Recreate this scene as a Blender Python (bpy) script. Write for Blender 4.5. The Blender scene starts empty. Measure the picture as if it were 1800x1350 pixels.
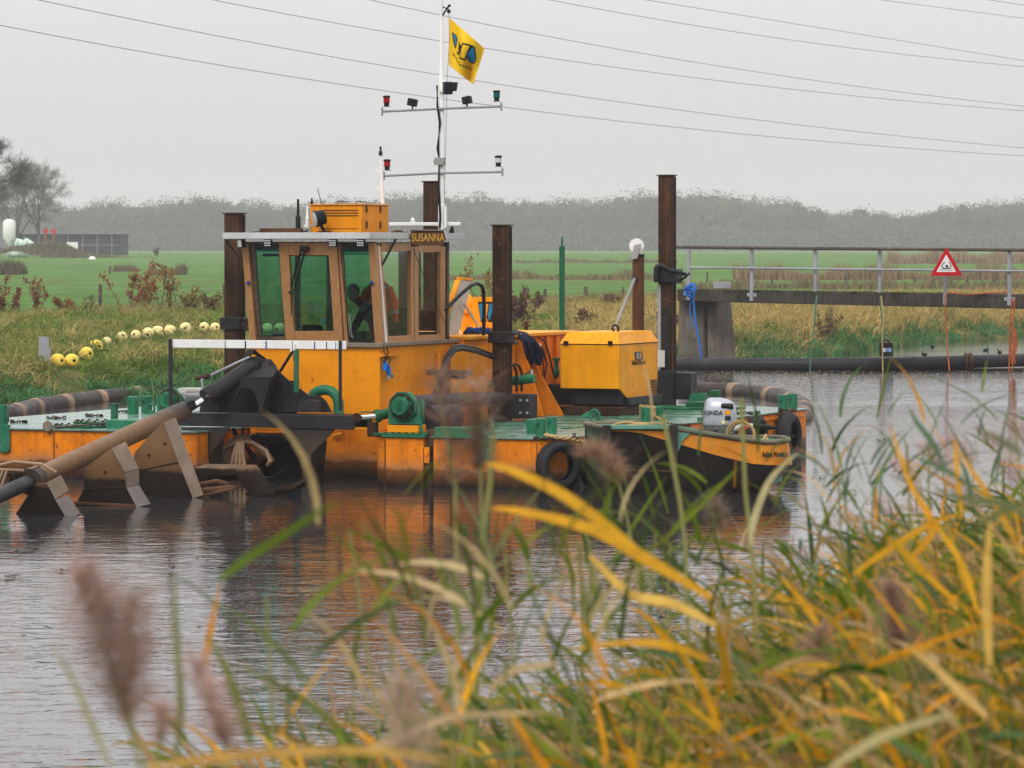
import bpy, bmesh, math, random
import numpy as np
from mathutils import Vector, Matrix
random.seed(7); rng = np.random.default_rng(7)
scene = bpy.context.scene; COL = scene.collection
# ------------------------------------------------------------------ camera
F = 7000.0; VH = 436.0; H = 3.0                  # focal length in photo pixels, horizon row, eye height
cam_d = bpy.data.cameras.new('camera'); cam = bpy.data.objects.new('camera', cam_d); COL.objects.link(cam)
cam.location = (0, 0, H); cam.rotation_euler = (math.radians(90), 0, 0)
cam_d.sensor_width = 36; cam_d.lens = 36*F/1800; cam_d.shift_y = (VH-675)/1800
cam_d.clip_start = .2; cam_d.clip_end = 6000
cam_d.dof.use_dof = True; cam_d.dof.focus_distance = 54; cam_d.dof.aperture_fstop = 11.5
scene.camera = cam
# ------------------------------------------------------------------ light
world = bpy.data.worlds.new('World'); scene.world = world; world.use_nodes = True
wn = world.node_tree.nodes; wl = world.node_tree.links; wn.clear()
SUN_EL, SUN_AZ = math.radians(48), math.radians(205)     # azimuth from +Y clockwise
sky = wn.new('ShaderNodeTexSky'); sky.sky_type = 'NISHITA'; sky.sun_disc = False
sky.sun_elevation = SUN_EL; sky.sun_rotation = SUN_AZ; sky.dust_density = 4; sky.air_density = 1.0
hs = wn.new('ShaderNodeHueSaturation'); hs.inputs['Saturation'].default_value = .10
mixc = wn.new('ShaderNodeMix'); mixc.data_type = 'RGBA'; mixc.inputs[0].default_value = .75
mixc.inputs[7].default_value = (10.1, 9.85, 10.05, 1)         # cloud deck
bg = wn.new('ShaderNodeBackground'); bg.inputs[1].default_value = .097
wo = wn.new('ShaderNodeOutputWorld')
wl.new(sky.outputs[0], hs.inputs['Color']); wl.new(hs.outputs[0], mixc.inputs[6])
# overcast sky: the cloud is brighter overhead than at the horizon
wg = wn.new('ShaderNodeTexCoord'); wsx = wn.new('ShaderNodeSeparateXYZ'); wl.new(wg.outputs['Generated'], wsx.inputs[0])
wr = wn.new('ShaderNodeMapRange'); wl.new(wsx.outputs[2], wr.inputs[0]); wr.inputs[1].default_value = 0; wr.inputs[2].default_value = 1; wr.inputs[3].default_value = .93; wr.inputs[4].default_value = 2.1
wm = wn.new('ShaderNodeVectorMath'); wm.operation = 'SCALE'; wl.new(mixc.outputs[2], wm.inputs[0]); wl.new(wr.outputs[0], wm.inputs['Scale'])
wr2 = wn.new('ShaderNodeMapRange'); wl.new(wsx.outputs[2], wr2.inputs[0]); wr2.inputs[1].default_value = 0; wr2.inputs[2].default_value = .065; wr2.inputs[3].default_value = .90; wr2.inputs[4].default_value = 1.0
wm2 = wn.new('ShaderNodeVectorMath'); wm2.operation = 'SCALE'; wl.new(wm.outputs[0], wm2.inputs[0]); wl.new(wr2.outputs[0], wm2.inputs['Scale'])
wl.new(wm2.outputs[0], bg.inputs[0]); wl.new(bg.outputs[0], wo.inputs[0])
sd = bpy.data.lights.new('sun', 'SUN'); sd.energy = 1.35; sd.angle = math.radians(25); sd.color = (1, .97, .93)
sun = bpy.data.objects.new('sun', sd); COL.objects.link(sun)
sv = Vector((math.sin(SUN_AZ)*math.cos(SUN_EL), math.cos(SUN_AZ)*math.cos(SUN_EL), math.sin(SUN_EL)))
sun.rotation_euler = sv.to_track_quat('Z', 'Y').to_euler()
scene.view_settings.view_transform = 'Standard'; scene.view_settings.look = 'None'
scene.view_settings.exposure = 0.0; scene.view_settings.gamma = 1
scene.render.engine = 'CYCLES'
cy = scene.cycles; cy.use_denoising = True; cy.max_bounces = 8; cy.transparent_max_bounces = 24
cy.diffuse_bounces = 3; cy.glossy_bounces = 3; cy.volume_bounces = 1; cy.caustics_reflective = False
cy.sample_clamp_indirect = 6; cy.use_adaptive_sampling = True; cy.adaptive_threshold = .015

# ------------------------------------------------------------------ measuring helpers
TH = math.radians(22); CT, ST = math.cos(TH), math.sin(TH)
_d0 = (H-.63)*F/(772-VH); ORG = ((960-900)/F*_d0, _d0)
def _inv(x, y): return (x*CT-y*ST, x*ST+y*CT)
_CL = _inv(-ORG[0], -ORG[1])
def S(u, v, x=None, y=None, z=None):
    """where the sight line through a photo point meets a plane of the dredger (its own axes)"""
    a = _inv((u-900)/F, 1); r = (a[0], a[1], -(v-VH)/F)
    if x is not None: t = (x-_CL[0])/r[0]
    elif y is not None: t = (y-_CL[1])/r[1]
    else: t = (z-H)/r[2]
    return Vector((_CL[0]+t*r[0], _CL[1]+t*r[1], H+t*r[2]))
def W(u, v, d): return Vector(((u-900)/F*d, d, H-(v-VH)/F*d))
def G(u, v, z=0.0):
    d = (H-z)*F/(v-VH); return Vector(((u-900)/F*d, d, z))
def toW(p):
    return Vector((p[0]*CT+p[1]*ST+ORG[0], -p[0]*ST+p[1]*CT+ORG[1], p[2]))

# ------------------------------------------------------------------ materials
MATS = {}
def new_mat(name):
    m = bpy.data.materials.new(name); m.use_nodes = True; m.node_tree.nodes.clear(); MATS[name] = m
    return m, m.node_tree.nodes, m.node_tree.links
def lin(r, g, b):
    f = lambda c: (c/255/12.92) if c/255 <= .04045 else ((c/255+.055)/1.055)**2.4
    return (f(r), f(g), f(b), 1)
def c4(c): return (c[0], c[1], c[2], 1)
def mixn(nt, a, b, fac, mode='MIX'):
    n = nt.nodes.new('ShaderNodeMix'); n.data_type = 'RGBA'; n.blend_type = mode
    for sock, v in ((n.inputs[0], fac), (n.inputs[6], a), (n.inputs[7], b)):
        if hasattr(v, 'is_linked'): nt.links.new(v, sock)
        else: sock.default_value = v if not isinstance(v, tuple) else c4(v)
    return n.outputs[2]
def noise(nt, vec, scale, detail=4, rough=.6, dist=0):
    n = nt.nodes.new('ShaderNodeTexNoise'); n.inputs['Scale'].default_value = scale
    n.inputs['Detail'].default_value = detail; n.inputs['Roughness'].default_value = rough
    n.inputs['Distortion'].default_value = dist
    if vec is not None: nt.links.new(vec, n.inputs['Vector'])
    return n.outputs['Fac']
def ramp(nt, fac, stops):
    n = nt.nodes.new('ShaderNodeValToRGB'); e = n.color_ramp.elements
    while len(e) > 1: e.remove(e[-1])
    for i, s in enumerate(stops):
        if i == 0: k = e[0]; k.position = s[0]
        else: k = e.new(s[0])
        c = s[1]; k.color = (c, c, c, 1) if isinstance(c, (int, float)) else (c if len(c) == 4 else (*c, 1))
    nt.links.new(fac, n.inputs[0]); return n
def mapping(nt, vec, scale, rot=(0, 0, 0)):
    n = nt.nodes.new('ShaderNodeMapping'); n.inputs['Scale'].default_value = scale; n.inputs['Rotation'].default_value = rot
    nt.links.new(vec, n.inputs[0]); return n.outputs[0]
def mathn(nt, op, a, b=0.0):
    n = nt.nodes.new('ShaderNodeMath'); n.operation = op
    for s, v in ((n.inputs[0], a), (n.inputs[1], b)):
        if hasattr(v, 'is_linked'): nt.links.new(v, s)
        else: s.default_value = v
    return n.outputs[0]
def finish(m, color, rough, metal=0, bump=None, bstr=.3, bdist=.01, spec=.5, coat=0):
    nt = m.node_tree; p = nt.nodes.new('ShaderNodeBsdfPrincipled'); o = nt.nodes.new('ShaderNodeOutputMaterial')
    for s, v in (('Base Color', color), ('Roughness', rough), ('Metallic', metal), ('Specular IOR Level', spec), ('Coat Weight', coat)):
        if hasattr(v, 'is_linked'): nt.links.new(v, p.inputs[s])
        else: p.inputs[s].default_value = v if not isinstance(v, tuple) else c4(v)
    if bump is not None:
        b = nt.nodes.new('ShaderNodeBump'); b.inputs['Strength'].default_value = bstr; b.inputs['Distance'].default_value = bdist
        nt.links.new(bump, b.inputs['Height']); nt.links.new(b.outputs[0], p.inputs['Normal'])
    nt.links.new(p.outputs[0], o.inputs[0]); return p
def paint(name, col, rough=.45, chips=.5, streaks=.35, tone=.12, rust=(.09, .03, .012), mud=None, metal=0, scale=1.0, tint2=None, spec=None):
    """painted or bare metal with uneven tone, chips, run marks and (mud) dirt bands by height above the water"""
    m, n, l = new_mat(name); nt = m.node_tree
    tc = n.new('ShaderNodeTexCoord').outputs['Object']
    big = noise(nt, tc, 1.7*scale, 5, .6)
    dark = tuple(c*(1-tone*1.6) for c in col[:3]); lite = tuple(min(1, c*(1+tone)) for c in col[:3])
    base = mixn(nt, dark, lite, ramp(nt, big, [(.3, 0.), (.7, 1.)]).outputs[0])
    if tint2 is not None:
        base = mixn(nt, base, tint2, ramp(nt, noise(nt, tc, 5*scale, 8, .7), [(.52, 0.), (.66, .75)]).outputs[0])
    if streaks:
        st = noise(nt, mapping(nt, tc, (14*scale, 14*scale, .9)), 1, 6, .65)
        k = ramp(nt, st, [(.51, 0.), (.66, streaks)]).outputs[0]
        base = mixn(nt, base, tuple(c*.5+r*.5 for c, r in zip(col[:3], rust)), k)
    if chips:
        ch = noise(nt, tc, 11*scale, 11, .74, .5)
        k = ramp(nt, ch, [(.66-.05*chips, 0.), (.69-.04*chips, .95)]).outputs[0]
        base = mixn(nt, base, rust, k)
    if mud:
        sx = n.new('ShaderNodeSeparateXYZ'); l.new(tc, sx.inputs[0])
        w1 = noise(nt, mapping(nt, tc, (3, 3, 1.5)), 1, 6, .7)
        z = mathn(nt, 'ADD', sx.outputs[2], mathn(nt, 'MULTIPLY', mathn(nt, 'SUBTRACT', w1, .5), .22))
        zz = mathn(nt, 'DIVIDE', z, 1.6)
        r = ramp(nt, zz, [(max(0, a/1.6), (*b, c)) for a, b, c in mud])
        spot = ramp(nt, noise(nt, tc, 16, 6, .7), [(.3, .82), (.7, 1.0)]).outputs[0]
        base = mixn(nt, base, mixn(nt, r.outputs[0], spot, 1.0, 'MULTIPLY'), r.outputs[1])
    rr = ramp(nt, noise(nt, tc, 6*scale, 5, .6), [(.3, max(.05, rough-.14)), (.7, min(1, rough+.18))]).outputs[0]
    lum = max(col[:3])
    finish(m, base, rr, metal, noise(nt, tc, 9*scale, 6, .65), .25, .012, spec=spec if spec is not None else (.10 if lum < .06 else .17))
    return m
ORANGE = (.78, .215, .002); YEL = (.80, .275, .001)
mudhull = [(0, (.012, .007, .005), 1), (.09, (.035, .018, .008), .95), (.20, (.11, .05, .018), .88), (.235, (.36, .17, .08), .75), (.33, (.5, .2, .05), .25), (.42, (.5, .2, .05), 0)]
mudlad = [(0, (.012, .008, .006), 1), (.30, (.02, .014, .01), 1), (.345, (.14, .075, .035), 1), (.62, (.20, .11, .05), 1), (.85, (.20, .12, .062), .9), (1.0, (.10, .08, .06), .35), (1.15, (.1, .08, .06), 0)]
M_hull = paint('orange_hull_paint', ORANGE, .42, 1.5, .6, .22, mud=mudhull, tint2=(.55, .15, .01))
M_wall = paint('yellow_wall_paint', YEL, .45, .6, .22, .11)
M_lid = paint('yellow_lid_paint', (.83, .325, .0015), .42, .7, .35, .1)
M_oside = paint('orange_side_paint', (.78, .22, .003), .45, .8, .6, .15)
M_green = paint('green_paint', (.018, .15, .075), .35, .45, .3, .2, tint2=(.05, .2, .13))
M_greend = paint('dark_green_paint', (.008, .10, .04), .35, .4, .2, .2)
M_deck = paint('worn_green_deck_paint', (.09, .19, .13), .25, .9, 0, .3, rust=(.04, .04, .028), tint2=(.19, .27, .21), spec=.5)
M_black = paint('black_steel', (.022, .022, .025), .42, .4, .2, .3, rust=(.07, .04, .022), tint2=(.034, .032, .031), spec=.16)
M_ladder = paint('muddy_steel', (.045, .043, .045), .45, .3, .1, .3, rust=(.10, .06, .03), mud=mudlad)
M_leg = paint('grey_muddy_steel', (.03, .03, .028), .5, .4, .3, .3, mud=[(0, (.02, .012, .008), 1), (.2, (.05, .03, .018), .9), (.3, (.12, .075, .04), .6), (.8, (.1, .07, .05), .0)])
M_rust = paint('rusty_spud_steel', (.045, .024, .014), .6, 1.3, .8, .4, rust=(.15, .065, .024), tint2=(.016, .010, .008))
M_rustl = paint('brown_steel', (.10, .045, .02), .55, .5, .4, .3, rust=(.05, .02, .01))
M_rail = paint('galvanised_steel', (.30, .31, .33), .5, .3, .2, .15, rust=(.15, .14, .12))
M_alu = paint('white_edge_trim', (.55, .56, .56), .4, .4, .3, .12, rust=(.2, .17, .13))
M_white = paint('white_paint', (.78, .78, .76), .4, .2, .15, .06, rust=(.25, .2, .16))
M_blackp = paint('black_plastic', (.014, .015, .016), .4, 0, 0, .2)
M_rubber = paint('rubber', (.028, .028, .030), .6, .2, 0, .25, rust=(.04, .03, .022))
M_blue = paint('blue_webbing', (.0, .16, .62), .5, 0, 0, .12)
M_bluec = paint('blue_cloth', (.01, .06, .25), .8, 0, 0, .2)
M_navy = paint('navy_cloth', (.012, .014, .035), .9, 0, 0, .3)
M_hivis = paint('orange_cloth', (.75, .07, .012), .8, 0, 0, .2)
M_grey = paint('grey_plastic', (.28, .29, .28), .5, .1, .1, .1)
M_red = paint('red_glass', (.35, .003, .008), .15, 0, 0, .05)
M_teal = paint('green_glass', (.0, .10, .10), .15, 0, 0, .05)
M_clear = paint('clear_lens', (.55, .56, .55), .15, 0, 0, .05)
M_chrome = paint('chrome', (.75, .76, .78), .12, 0, 0, .05, metal=1)
M_rope = paint('tan_rope', (.42, .28, .11), .8, .2, 0, .2)
M_ropeg = paint('green_rope', (.05, .14, .09), .8, 0, 0, .2)
M_ropeo = paint('orange_rope', (.42, .10, .03), .8, 0, 0, .2)
M_hose = paint('black_hose', (.018, .018, .02), .35, .2, 0, .3, rust=(.08, .06, .04))
M_hoset = paint('dirty_hose', (.34, .23, .14), .55, .5, 0, .3, rust=(.03, .025, .02))
M_buoy = paint('yellow_float', (.85, .60, .08), .45, .25, .1, .1, rust=(.25, .18, .06), scale=2)
M_buoyp = paint('faded_yellow_float', (.80, .68, .30), .5, .4, .1, .12, rust=(.3, .25, .12), scale=2)
M_wood_post = paint('weathered_post_wood', (.10, .08, .06), .8, .6, .6, .3, rust=(.05, .04, .03), scale=2)
M_beam = paint('dark_weathered_beam', (.050, .043, .034), .9, 1.6, .6, .4, rust=(.14, .12, .09), tint2=(.03, .036, .016), scale=1.4)
M_conc = paint('mossy_concrete', (.17, .145, .115), .85, 1.4, 1.0, .35, rust=(.045, .042, .03), tint2=(.17, .15, .125))
M_moss = paint('moss', (.03, .05, .012), .95, .6, 0, .4, rust=(.06, .05, .03), scale=3)
M_signr = paint('red_sign_paint', (.50, .0, .012), .4, 0, 0, .06)
M_signb = paint('sign_black', (.01, .012, .012), .5, 0, 0, .05)
M_skin = paint('skin', (.26, .14, .09), .6, 0, 0, .1)
M_cloth = paint('dark_cloth', (.011, .011, .013), .9, 0, 0, .3)
M_logob = paint('blue_logo_paint', (.01, .20, .42), .5, 0, 0, .08)
M_silver = paint('silver_cowl', (.40, .42, .46), .28, 0, 0, .05, metal=.25)
M_alug = paint('dark_grey_casting', (.10, .105, .10), .35, .1, 0, .15, metal=.4)
M_bale = paint('mint_wrap', (.50, .66, .56), .4, .1, 0, .12)
M_barn = paint('dark_cladding', (.035, .042, .055), .6, .1, .3, .2)
M_bark = paint('bark', (.055, .045, .038), .9, .4, 0, .3)
M_flag = paint('yellow_flag_cloth', (.80, .50, .012), .75, 0, 0, .08)
M_skiffg = paint('pale_green_paint', (.12, .30, .22), .4, .7, .3, .2, rust=(.06, .045, .03))
M_panel = paint('grey_white_panel', (.50, .49, .45), .5, .3, .3, .12, rust=(.3, .25, .2))

def wood(name, a, b, rough=.45):
    m, n, l = new_mat(name); nt = m.node_tree
    tc = n.new('ShaderNodeTexCoord').outputs['Object']
    g = noise(nt, mapping(nt, tc, (38, 38, 3.2)), 1, 7, .7, .6)
    base = mixn(nt, a, b, ramp(nt, g, [(.32, 0.), (.66, 1.)]).outputs[0])
    base = mixn(nt, base, (.05, .026, .012), ramp(nt, noise(nt, tc, 26, 6, .75), [(.60, 0.), (.68, .8)]).outputs[0])
    base = mixn(nt, base, (.45, .30, .17), ramp(nt, noise(nt, tc, 4, 6, .7), [(.5, 0.), (.75, .45)]).outputs[0])
    finish(m, base, rough, 0, g, .3, .004, coat=.15); return m
M_wood = wood('varnished_wood', (.52, .26, .10), (.34, .15, .05))
M_woodd = wood('dark_wood', (.10, .05, .025), (.05, .026, .014))
M_woodg = wood('grey_weathered_wood', (.22, .18, .13), (.14, .11, .08), .8)

def glass(name, tint, refl=1.0):
    m, n, l = new_mat(name)
    t = n.new('ShaderNodeBsdfTransparent'); t.inputs[0].default_value = c4(tint)
    g = n.new('ShaderNodeBsdfGlossy'); g.inputs['Roughness'].default_value = .02; g.inputs[0].default_value = (.9, .95, .95, 1)
    geo = n.new('ShaderNodeNewGeometry'); dt = n.new('ShaderNodeVectorMath'); dt.operation = 'DOT_PRODUCT'
    l.new(geo.outputs['Normal'], dt.inputs[0]); l.new(geo.outputs['Incoming'], dt.inputs[1])
    ab_ = mathn(m.node_tree, 'ABSOLUTE', dt.outputs['Value']); pw_ = mathn(m.node_tree, 'POWER', mathn(m.node_tree, 'SUBTRACT', 1.0, ab_), 5.0)
    fr = mathn(m.node_tree, 'ADD', mathn(m.node_tree, 'MULTIPLY', pw_, .92), .035)
    mx = n.new('ShaderNodeMixShader'); o = n.new('ShaderNodeOutputMaterial')
    l.new(fr, mx.inputs[0]); l.new(t.outputs[0], mx.inputs[1]); l.new(g.outputs[0], mx.inputs[2]); l.new(mx.outputs[0], o.inputs[0])
    return m
M_glasst = glass('tinted_window_glass', (.42, .68, .60))
M_glassc = glass('window_glass', (.93, .96, .95))
M_glassd = glass('visor_glass', (.10, .45, .43))

def leafmat(name, transl=.35, rough=.55, spots=False):
    m, n, l = new_mat(name); nt = m.node_tree
    at = n.new('ShaderNodeAttribute'); at.attribute_name = 'Col'
    tc = n.new('ShaderNodeTexCoord').outputs['Object']
    v = ramp(nt, noise(nt, tc, 14, 4, .6), [(.3, .72), (.7, 1.15)]).outputs[0]
    col = mixn(nt, at.outputs[0], v, 1.0, 'MULTIPLY')
    if spots: col = mixn(nt, col, (.16, .075, .03), ramp(nt, noise(nt, tc, 55, 6, .75), [(.56, 0.), (.66, .7)]).outputs[0])
    p = n.new('ShaderNodeBsdfPrincipled'); p.inputs['Roughness'].default_value = rough; p.inputs['Specular IOR Level'].default_value = .06 if spots else .03; l.new(col, p.inputs['Base Color'])
    t = n.new('ShaderNodeBsdfTranslucent'); l.new(col, t.inputs[0])
    mx = n.new('ShaderNodeMixShader'); mx.inputs[0].default_value = transl; o = n.new('ShaderNodeOutputMaterial')
    l.new(p.outputs[0], mx.inputs[1]); l.new(t.outputs[0], mx.inputs[2]); l.new(mx.outputs[0], o.inputs[0]); return m
M_leaf = leafmat('grass_blades', .3); M_reed = leafmat('reed_leaves', .45, .4, True); M_crown = leafmat('far_crowns', .1, .9)
M_plume = leafmat('reed_plume_down', .5, .9)

# ------------------------------------------------------------------ mesh building
class MB:
    def __init__(s): s.v = []; s.f = []; s.m = []
    def poly(s, pts, m=0):
        b = len(s.v); s.v += [Vector(p) for p in pts]; s.f.append(list(range(b, b+len(pts)))); s.m.append(m); return s
    def ext(s, pts, vec, m=0):
        pts = [Vector(p) for p in pts]; vec = Vector(vec); n = len(pts); b = len(s.v)
        s.v += pts + [p+vec for p in pts]
        nrm = Vector((0, 0, 0))
        for i in range(n): nrm += pts[i].cross(pts[(i+1) % n])
        a = list(range(b, b+n)); c = list(range(b+n, b+2*n))
        if nrm.dot(vec) > 0: s.f += [a[::-1], c]; side = [[a[i], a[(i+1) % n], c[(i+1) % n], c[i]] for i in range(n)]
        else: s.f += [a, c[::-1]]; side = [[a[(i+1) % n], a[i], c[i], c[(i+1) % n]] for i in range(n)]
        s.f += side; s.m += [m]*(n+2); return s
    def box(s, a, b, m=0):
        x0, x1 = sorted((a[0], b[0])); y0, y1 = sorted((a[1], b[1])); z0, z1 = sorted((a[2], b[2]))
        return s.ext([(x0, y0, z0), (x1, y0, z0), (x1, y1, z0), (x0, y1, z0)], (0, 0, z1-z0), m)
    def obox(s, c, ax, ay, az, m=0):
        """box from centre and three half axes"""
        c, ax, ay, az = map(Vector, (c, ax, ay, az))
        return s.ext([c-ax-ay-az, c+ax-ay-az, c+ax+ay-az, c-ax+ay-az], az*2, m)
    def tube(s, pts, r, n=10, m=0, caps=True, flat=1.0):
        pts = [Vector(p) for p in pts]; k = len(pts); rs = r if isinstance(r, (list, tuple)) else [r]*k
        T = [((pts[min(i+1, k-1)]-pts[max(i-1, 0)]).normalized() if (pts[min(i+1, k-1)]-pts[max(i-1, 0)]).length > 1e-9 else Vector((0, 0, 1))) for i in range(k)]
        up = Vector((0, 0, 1)) if abs(T[0].z) < .9 else Vector((1, 0, 0))
        N = (up-T[0]*up.dot(T[0])).normalized(); b = len(s.v)
        for i in range(k):
            N = (N-T[i]*N.dot(T[i])); N = N.normalized() if N.length > 1e-6 else T[i].orthogonal().normalized()
            B = T[i].cross(N)
            for j in range(n):
                a = 2*math.pi*j/n; s.v.append(pts[i]+N*math.cos(a)*rs[i]*flat+B*math.sin(a)*rs[i])
        for i in range(k-1):
            for j in range(n):
                s.f.append([b+i*n+j, b+i*n+(j+1) % n, b+(i+1)*n+(j+1) % n, b+(i+1)*n+j]); s.m.append(m)
        if caps:
            s.f.append([b+j for j in range(n)][::-1]); s.f.append([b+(k-1)*n+j for j in range(n)]); s.m += [m, m]
        return s
    def cyl(s, a, b, r, r2=None, n=16, m=0): return s.tube([a, b], [r, r if r2 is None else r2], n, m)
    def torus(s, c, ax, R, r, n=24, k=8, m=0, a0=0, a1=2*math.pi):
        ax = Vector(ax).normalized(); e = ax.orthogonal().normalized(); f = ax.cross(e); c = Vector(c)
        full = abs(a1-a0-2*math.pi) < 1e-6
        pts = [c+(e*math.cos(a0+(a1-a0)*i/n)+f*math.sin(a0+(a1-a0)*i/n))*R for i in range(n+1)]
        return s.tube(pts, r, k, m, caps=not full)
    def lathe(s, c, ax, prof, n=24, m=0):
        """prof: (distance along axis, radius)"""
        ax = Vector(ax).normalized(); e = ax.orthogonal().normalized(); f = ax.cross(e); c = Vector(c); b = len(s.v)
        for h, r in prof:
            for j in range(n):
                a = 2*math.pi*j/n; s.v.append(c+ax*h+(e*math.cos(a)+f*math.sin(a))*max(r, 1e-4))
        for i in range(len(prof)-1):
            for j in range(n):
                s.f.append([b+i*n+j, b+i*n+(j+1) % n, b+(i+1)*n+(j+1) % n, b+(i+1)*n+j]); s.m.append(m)
        s.f.append([b+j for j in range(n)][::-1]); s.f.append([b+(len(prof)-1)*n+j for j in range(n)]); s.m += [m, m]; return s
    def ball(s, c, r, n=16, m=0, sx=1, sy=1, sz=1):
        b = len(s.v); c = Vector(c); k = max(4, n//2)
        for i in range(k+1):
            t = math.pi*i/k
            for j in range(n):
                a = 2*math.pi*j/n; s.v.append(c+Vector((math.sin(t)*math.cos(a)*r*sx, math.sin(t)*math.sin(a)*r*sy, math.cos(t)*r*sz)))
        for i in range(k):
            for j in range(n):
                s.f.append([b+i*n+j, b+(i+1)*n+j, b+(i+1)*n+(j+1) % n, b+i*n+(j+1) % n]); s.m.append(m)
        return s
def part(name, mb, mats, parent=None, bevel=0.0, smooth=True, sharp=35, loc=None):
    me = bpy.data.meshes.new(name)
    org = Vector(loc) if loc is not None else Vector((0, 0, 0))
    me.from_pydata([tuple(p-org) for p in mb.v], [], mb.f)
    mats = mats if isinstance(mats, (list, tuple)) else [mats]
    for m in mats: me.materials.append(m)
    if len(mats) > 1: me.polygons.foreach_set('material_index', mb.m)
    bm = bmesh.new(); bm.from_mesh(me); bmesh.ops.remove_doubles(bm, verts=bm.verts, dist=1e-5)
    bmesh.ops.recalc_face_normals(bm, faces=bm.faces); bm.to_mesh(me); bm.free()
    if smooth:
        me.polygons.foreach_set('use_smooth', [True]*len(me.polygons)); me.set_sharp_from_angle(angle=math.radians(sharp))
    o = bpy.data.objects.new(name, me); COL.objects.link(o); o.location = org
    if parent is not None: o.parent = parent
    if bevel:
        b = o.modifiers.new('bevel', 'BEVEL'); b.width = bevel; b.segments = 2; b.limit_method = 'ANGLE'; b.angle_limit = math.radians(40)
    return o
def empty(name, loc=(0, 0, 0), rz=0.0):
    o = bpy.data.objects.new(name, None); COL.objects.link(o); o.location = loc; o.rotation_euler = (0, 0, rz); o.empty_display_size = .2
    return o
def tag(o, label=None, cat=None, group=None, kind=None):
    if label: o['label'] = label
    if cat: o['category'] = cat
    if group: o['group'] = group
    if kind: o['kind'] = kind
    return o
def copy_tree(o, parent=None):
    c = o.copy(); COL.objects.link(c)
    if parent is not None: c.parent = parent
    for ch in list(o.children): copy_tree(ch, c)
    return c
def strips(name, V, C, mat, parent=None):
    """V (N,K+1,2,3) blade ribbons; C (N,3) natural colours"""
    V = np.asarray(V, np.float32); N, K1 = V.shape[:2]; K = K1-1
    me = bpy.data.meshes.new(name); nv = N*K1*2
    me.vertices.add(nv); me.vertices.foreach_set('co', V.reshape(-1))
    base = (np.arange(N)[:, None]*K1*2)+np.arange(K)[None, :]*2
    q = np.stack([base, base+1, base+3, base+2], -1).reshape(-1)
    nf = N*K; me.loops.add(nf*4); me.loops.foreach_set('vertex_index', q.astype(np.int32))
    me.polygons.add(nf); me.polygons.foreach_set('loop_start', (np.arange(nf)*4).astype(np.int32))
    me.update(calc_edges=True)
    ca = me.color_attributes.new('Col', 'FLOAT_COLOR', 'POINT')
    cc = np.ones((N, K1*2, 4), np.float32); cc[:, :, :3] = np.asarray(C)[:, None, :]
    ca.data.foreach_set('color', cc.reshape(-1)); me.materials.append(mat)
    me.polygons.foreach_set('use_smooth', np.ones(nf, bool))
    o = bpy.data.objects.new(name, me); COL.objects.link(o)
    if parent is not None: o.parent = parent
    return o
def blades(P, az, th0, bend, L, Wd, K=3, roll=None, prof=None):
    P = np.asarray(P, float); N = len(P); d = np.stack([np.cos(az), np.sin(az), np.zeros(N)], -1)
    zv = np.array([0, 0, 1.]); s = np.stack([-np.sin(az), np.cos(az), np.zeros(N)], -1)
    roll = np.zeros(N) if roll is None else roll
    out = np.zeros((N, K+1, 2, 3)); p = P.copy()
    for k in range(K+1):
        t = k/K; th = th0+bend*t
        tan = np.sin(th)[:, None]*d+np.cos(th)[:, None]*zv
        nn = np.cos(th)[:, None]*d-np.sin(th)[:, None]*zv
        sd_ = s*np.cos(roll)[:, None]+nn*np.sin(roll)[:, None]
        w = (prof(t) if prof else max(.04, 1-t**1.6))*Wd/2
        out[:, k, 0] = p-sd_*w[:, None]; out[:, k, 1] = p+sd_*w[:, None]
        p = p+tan*(L/K)[:, None]
    return out
def text(body, size, mat, parent, loc, rot, name='lettering', depth=.002, sx=1.0, sy=1.0):
    cu = bpy.data.curves.new(name, 'FONT'); cu.body = body; cu.size = size; cu.extrude = depth
    cu.align_x = 'CENTER'; cu.align_y = 'CENTER'; cu.materials.append(mat)
    o = bpy.data.objects.new(name, cu); COL.objects.link(o); o.location = loc; o.rotation_euler = rot; o.scale = (sx, sy, 1)
    if parent is not None: o.parent = parent
    me = bpy.data.meshes.new_from_object(o.evaluated_get(bpy.context.evaluated_depsgraph_get())); me.materials.clear(); me.materials.append(mat)
    q = bpy.data.objects.new(name, me); COL.objects.link(q); q.location = loc; q.rotation_euler = rot; q.scale = (sx, sy, 1)
    if parent is not None: q.parent = parent
    bpy.data.objects.remove(o); return q
M_deckw = paint('wet_green_deck_paint', (.12, .23, .18), .16, .35, 0, .15, rust=(.06, .05, .03), tint2=(.20, .28, .25), spec=.5)
M_gold = paint('gold_letter_paint', (.62, .34, .04), .5, .2, 0, .1)
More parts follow.
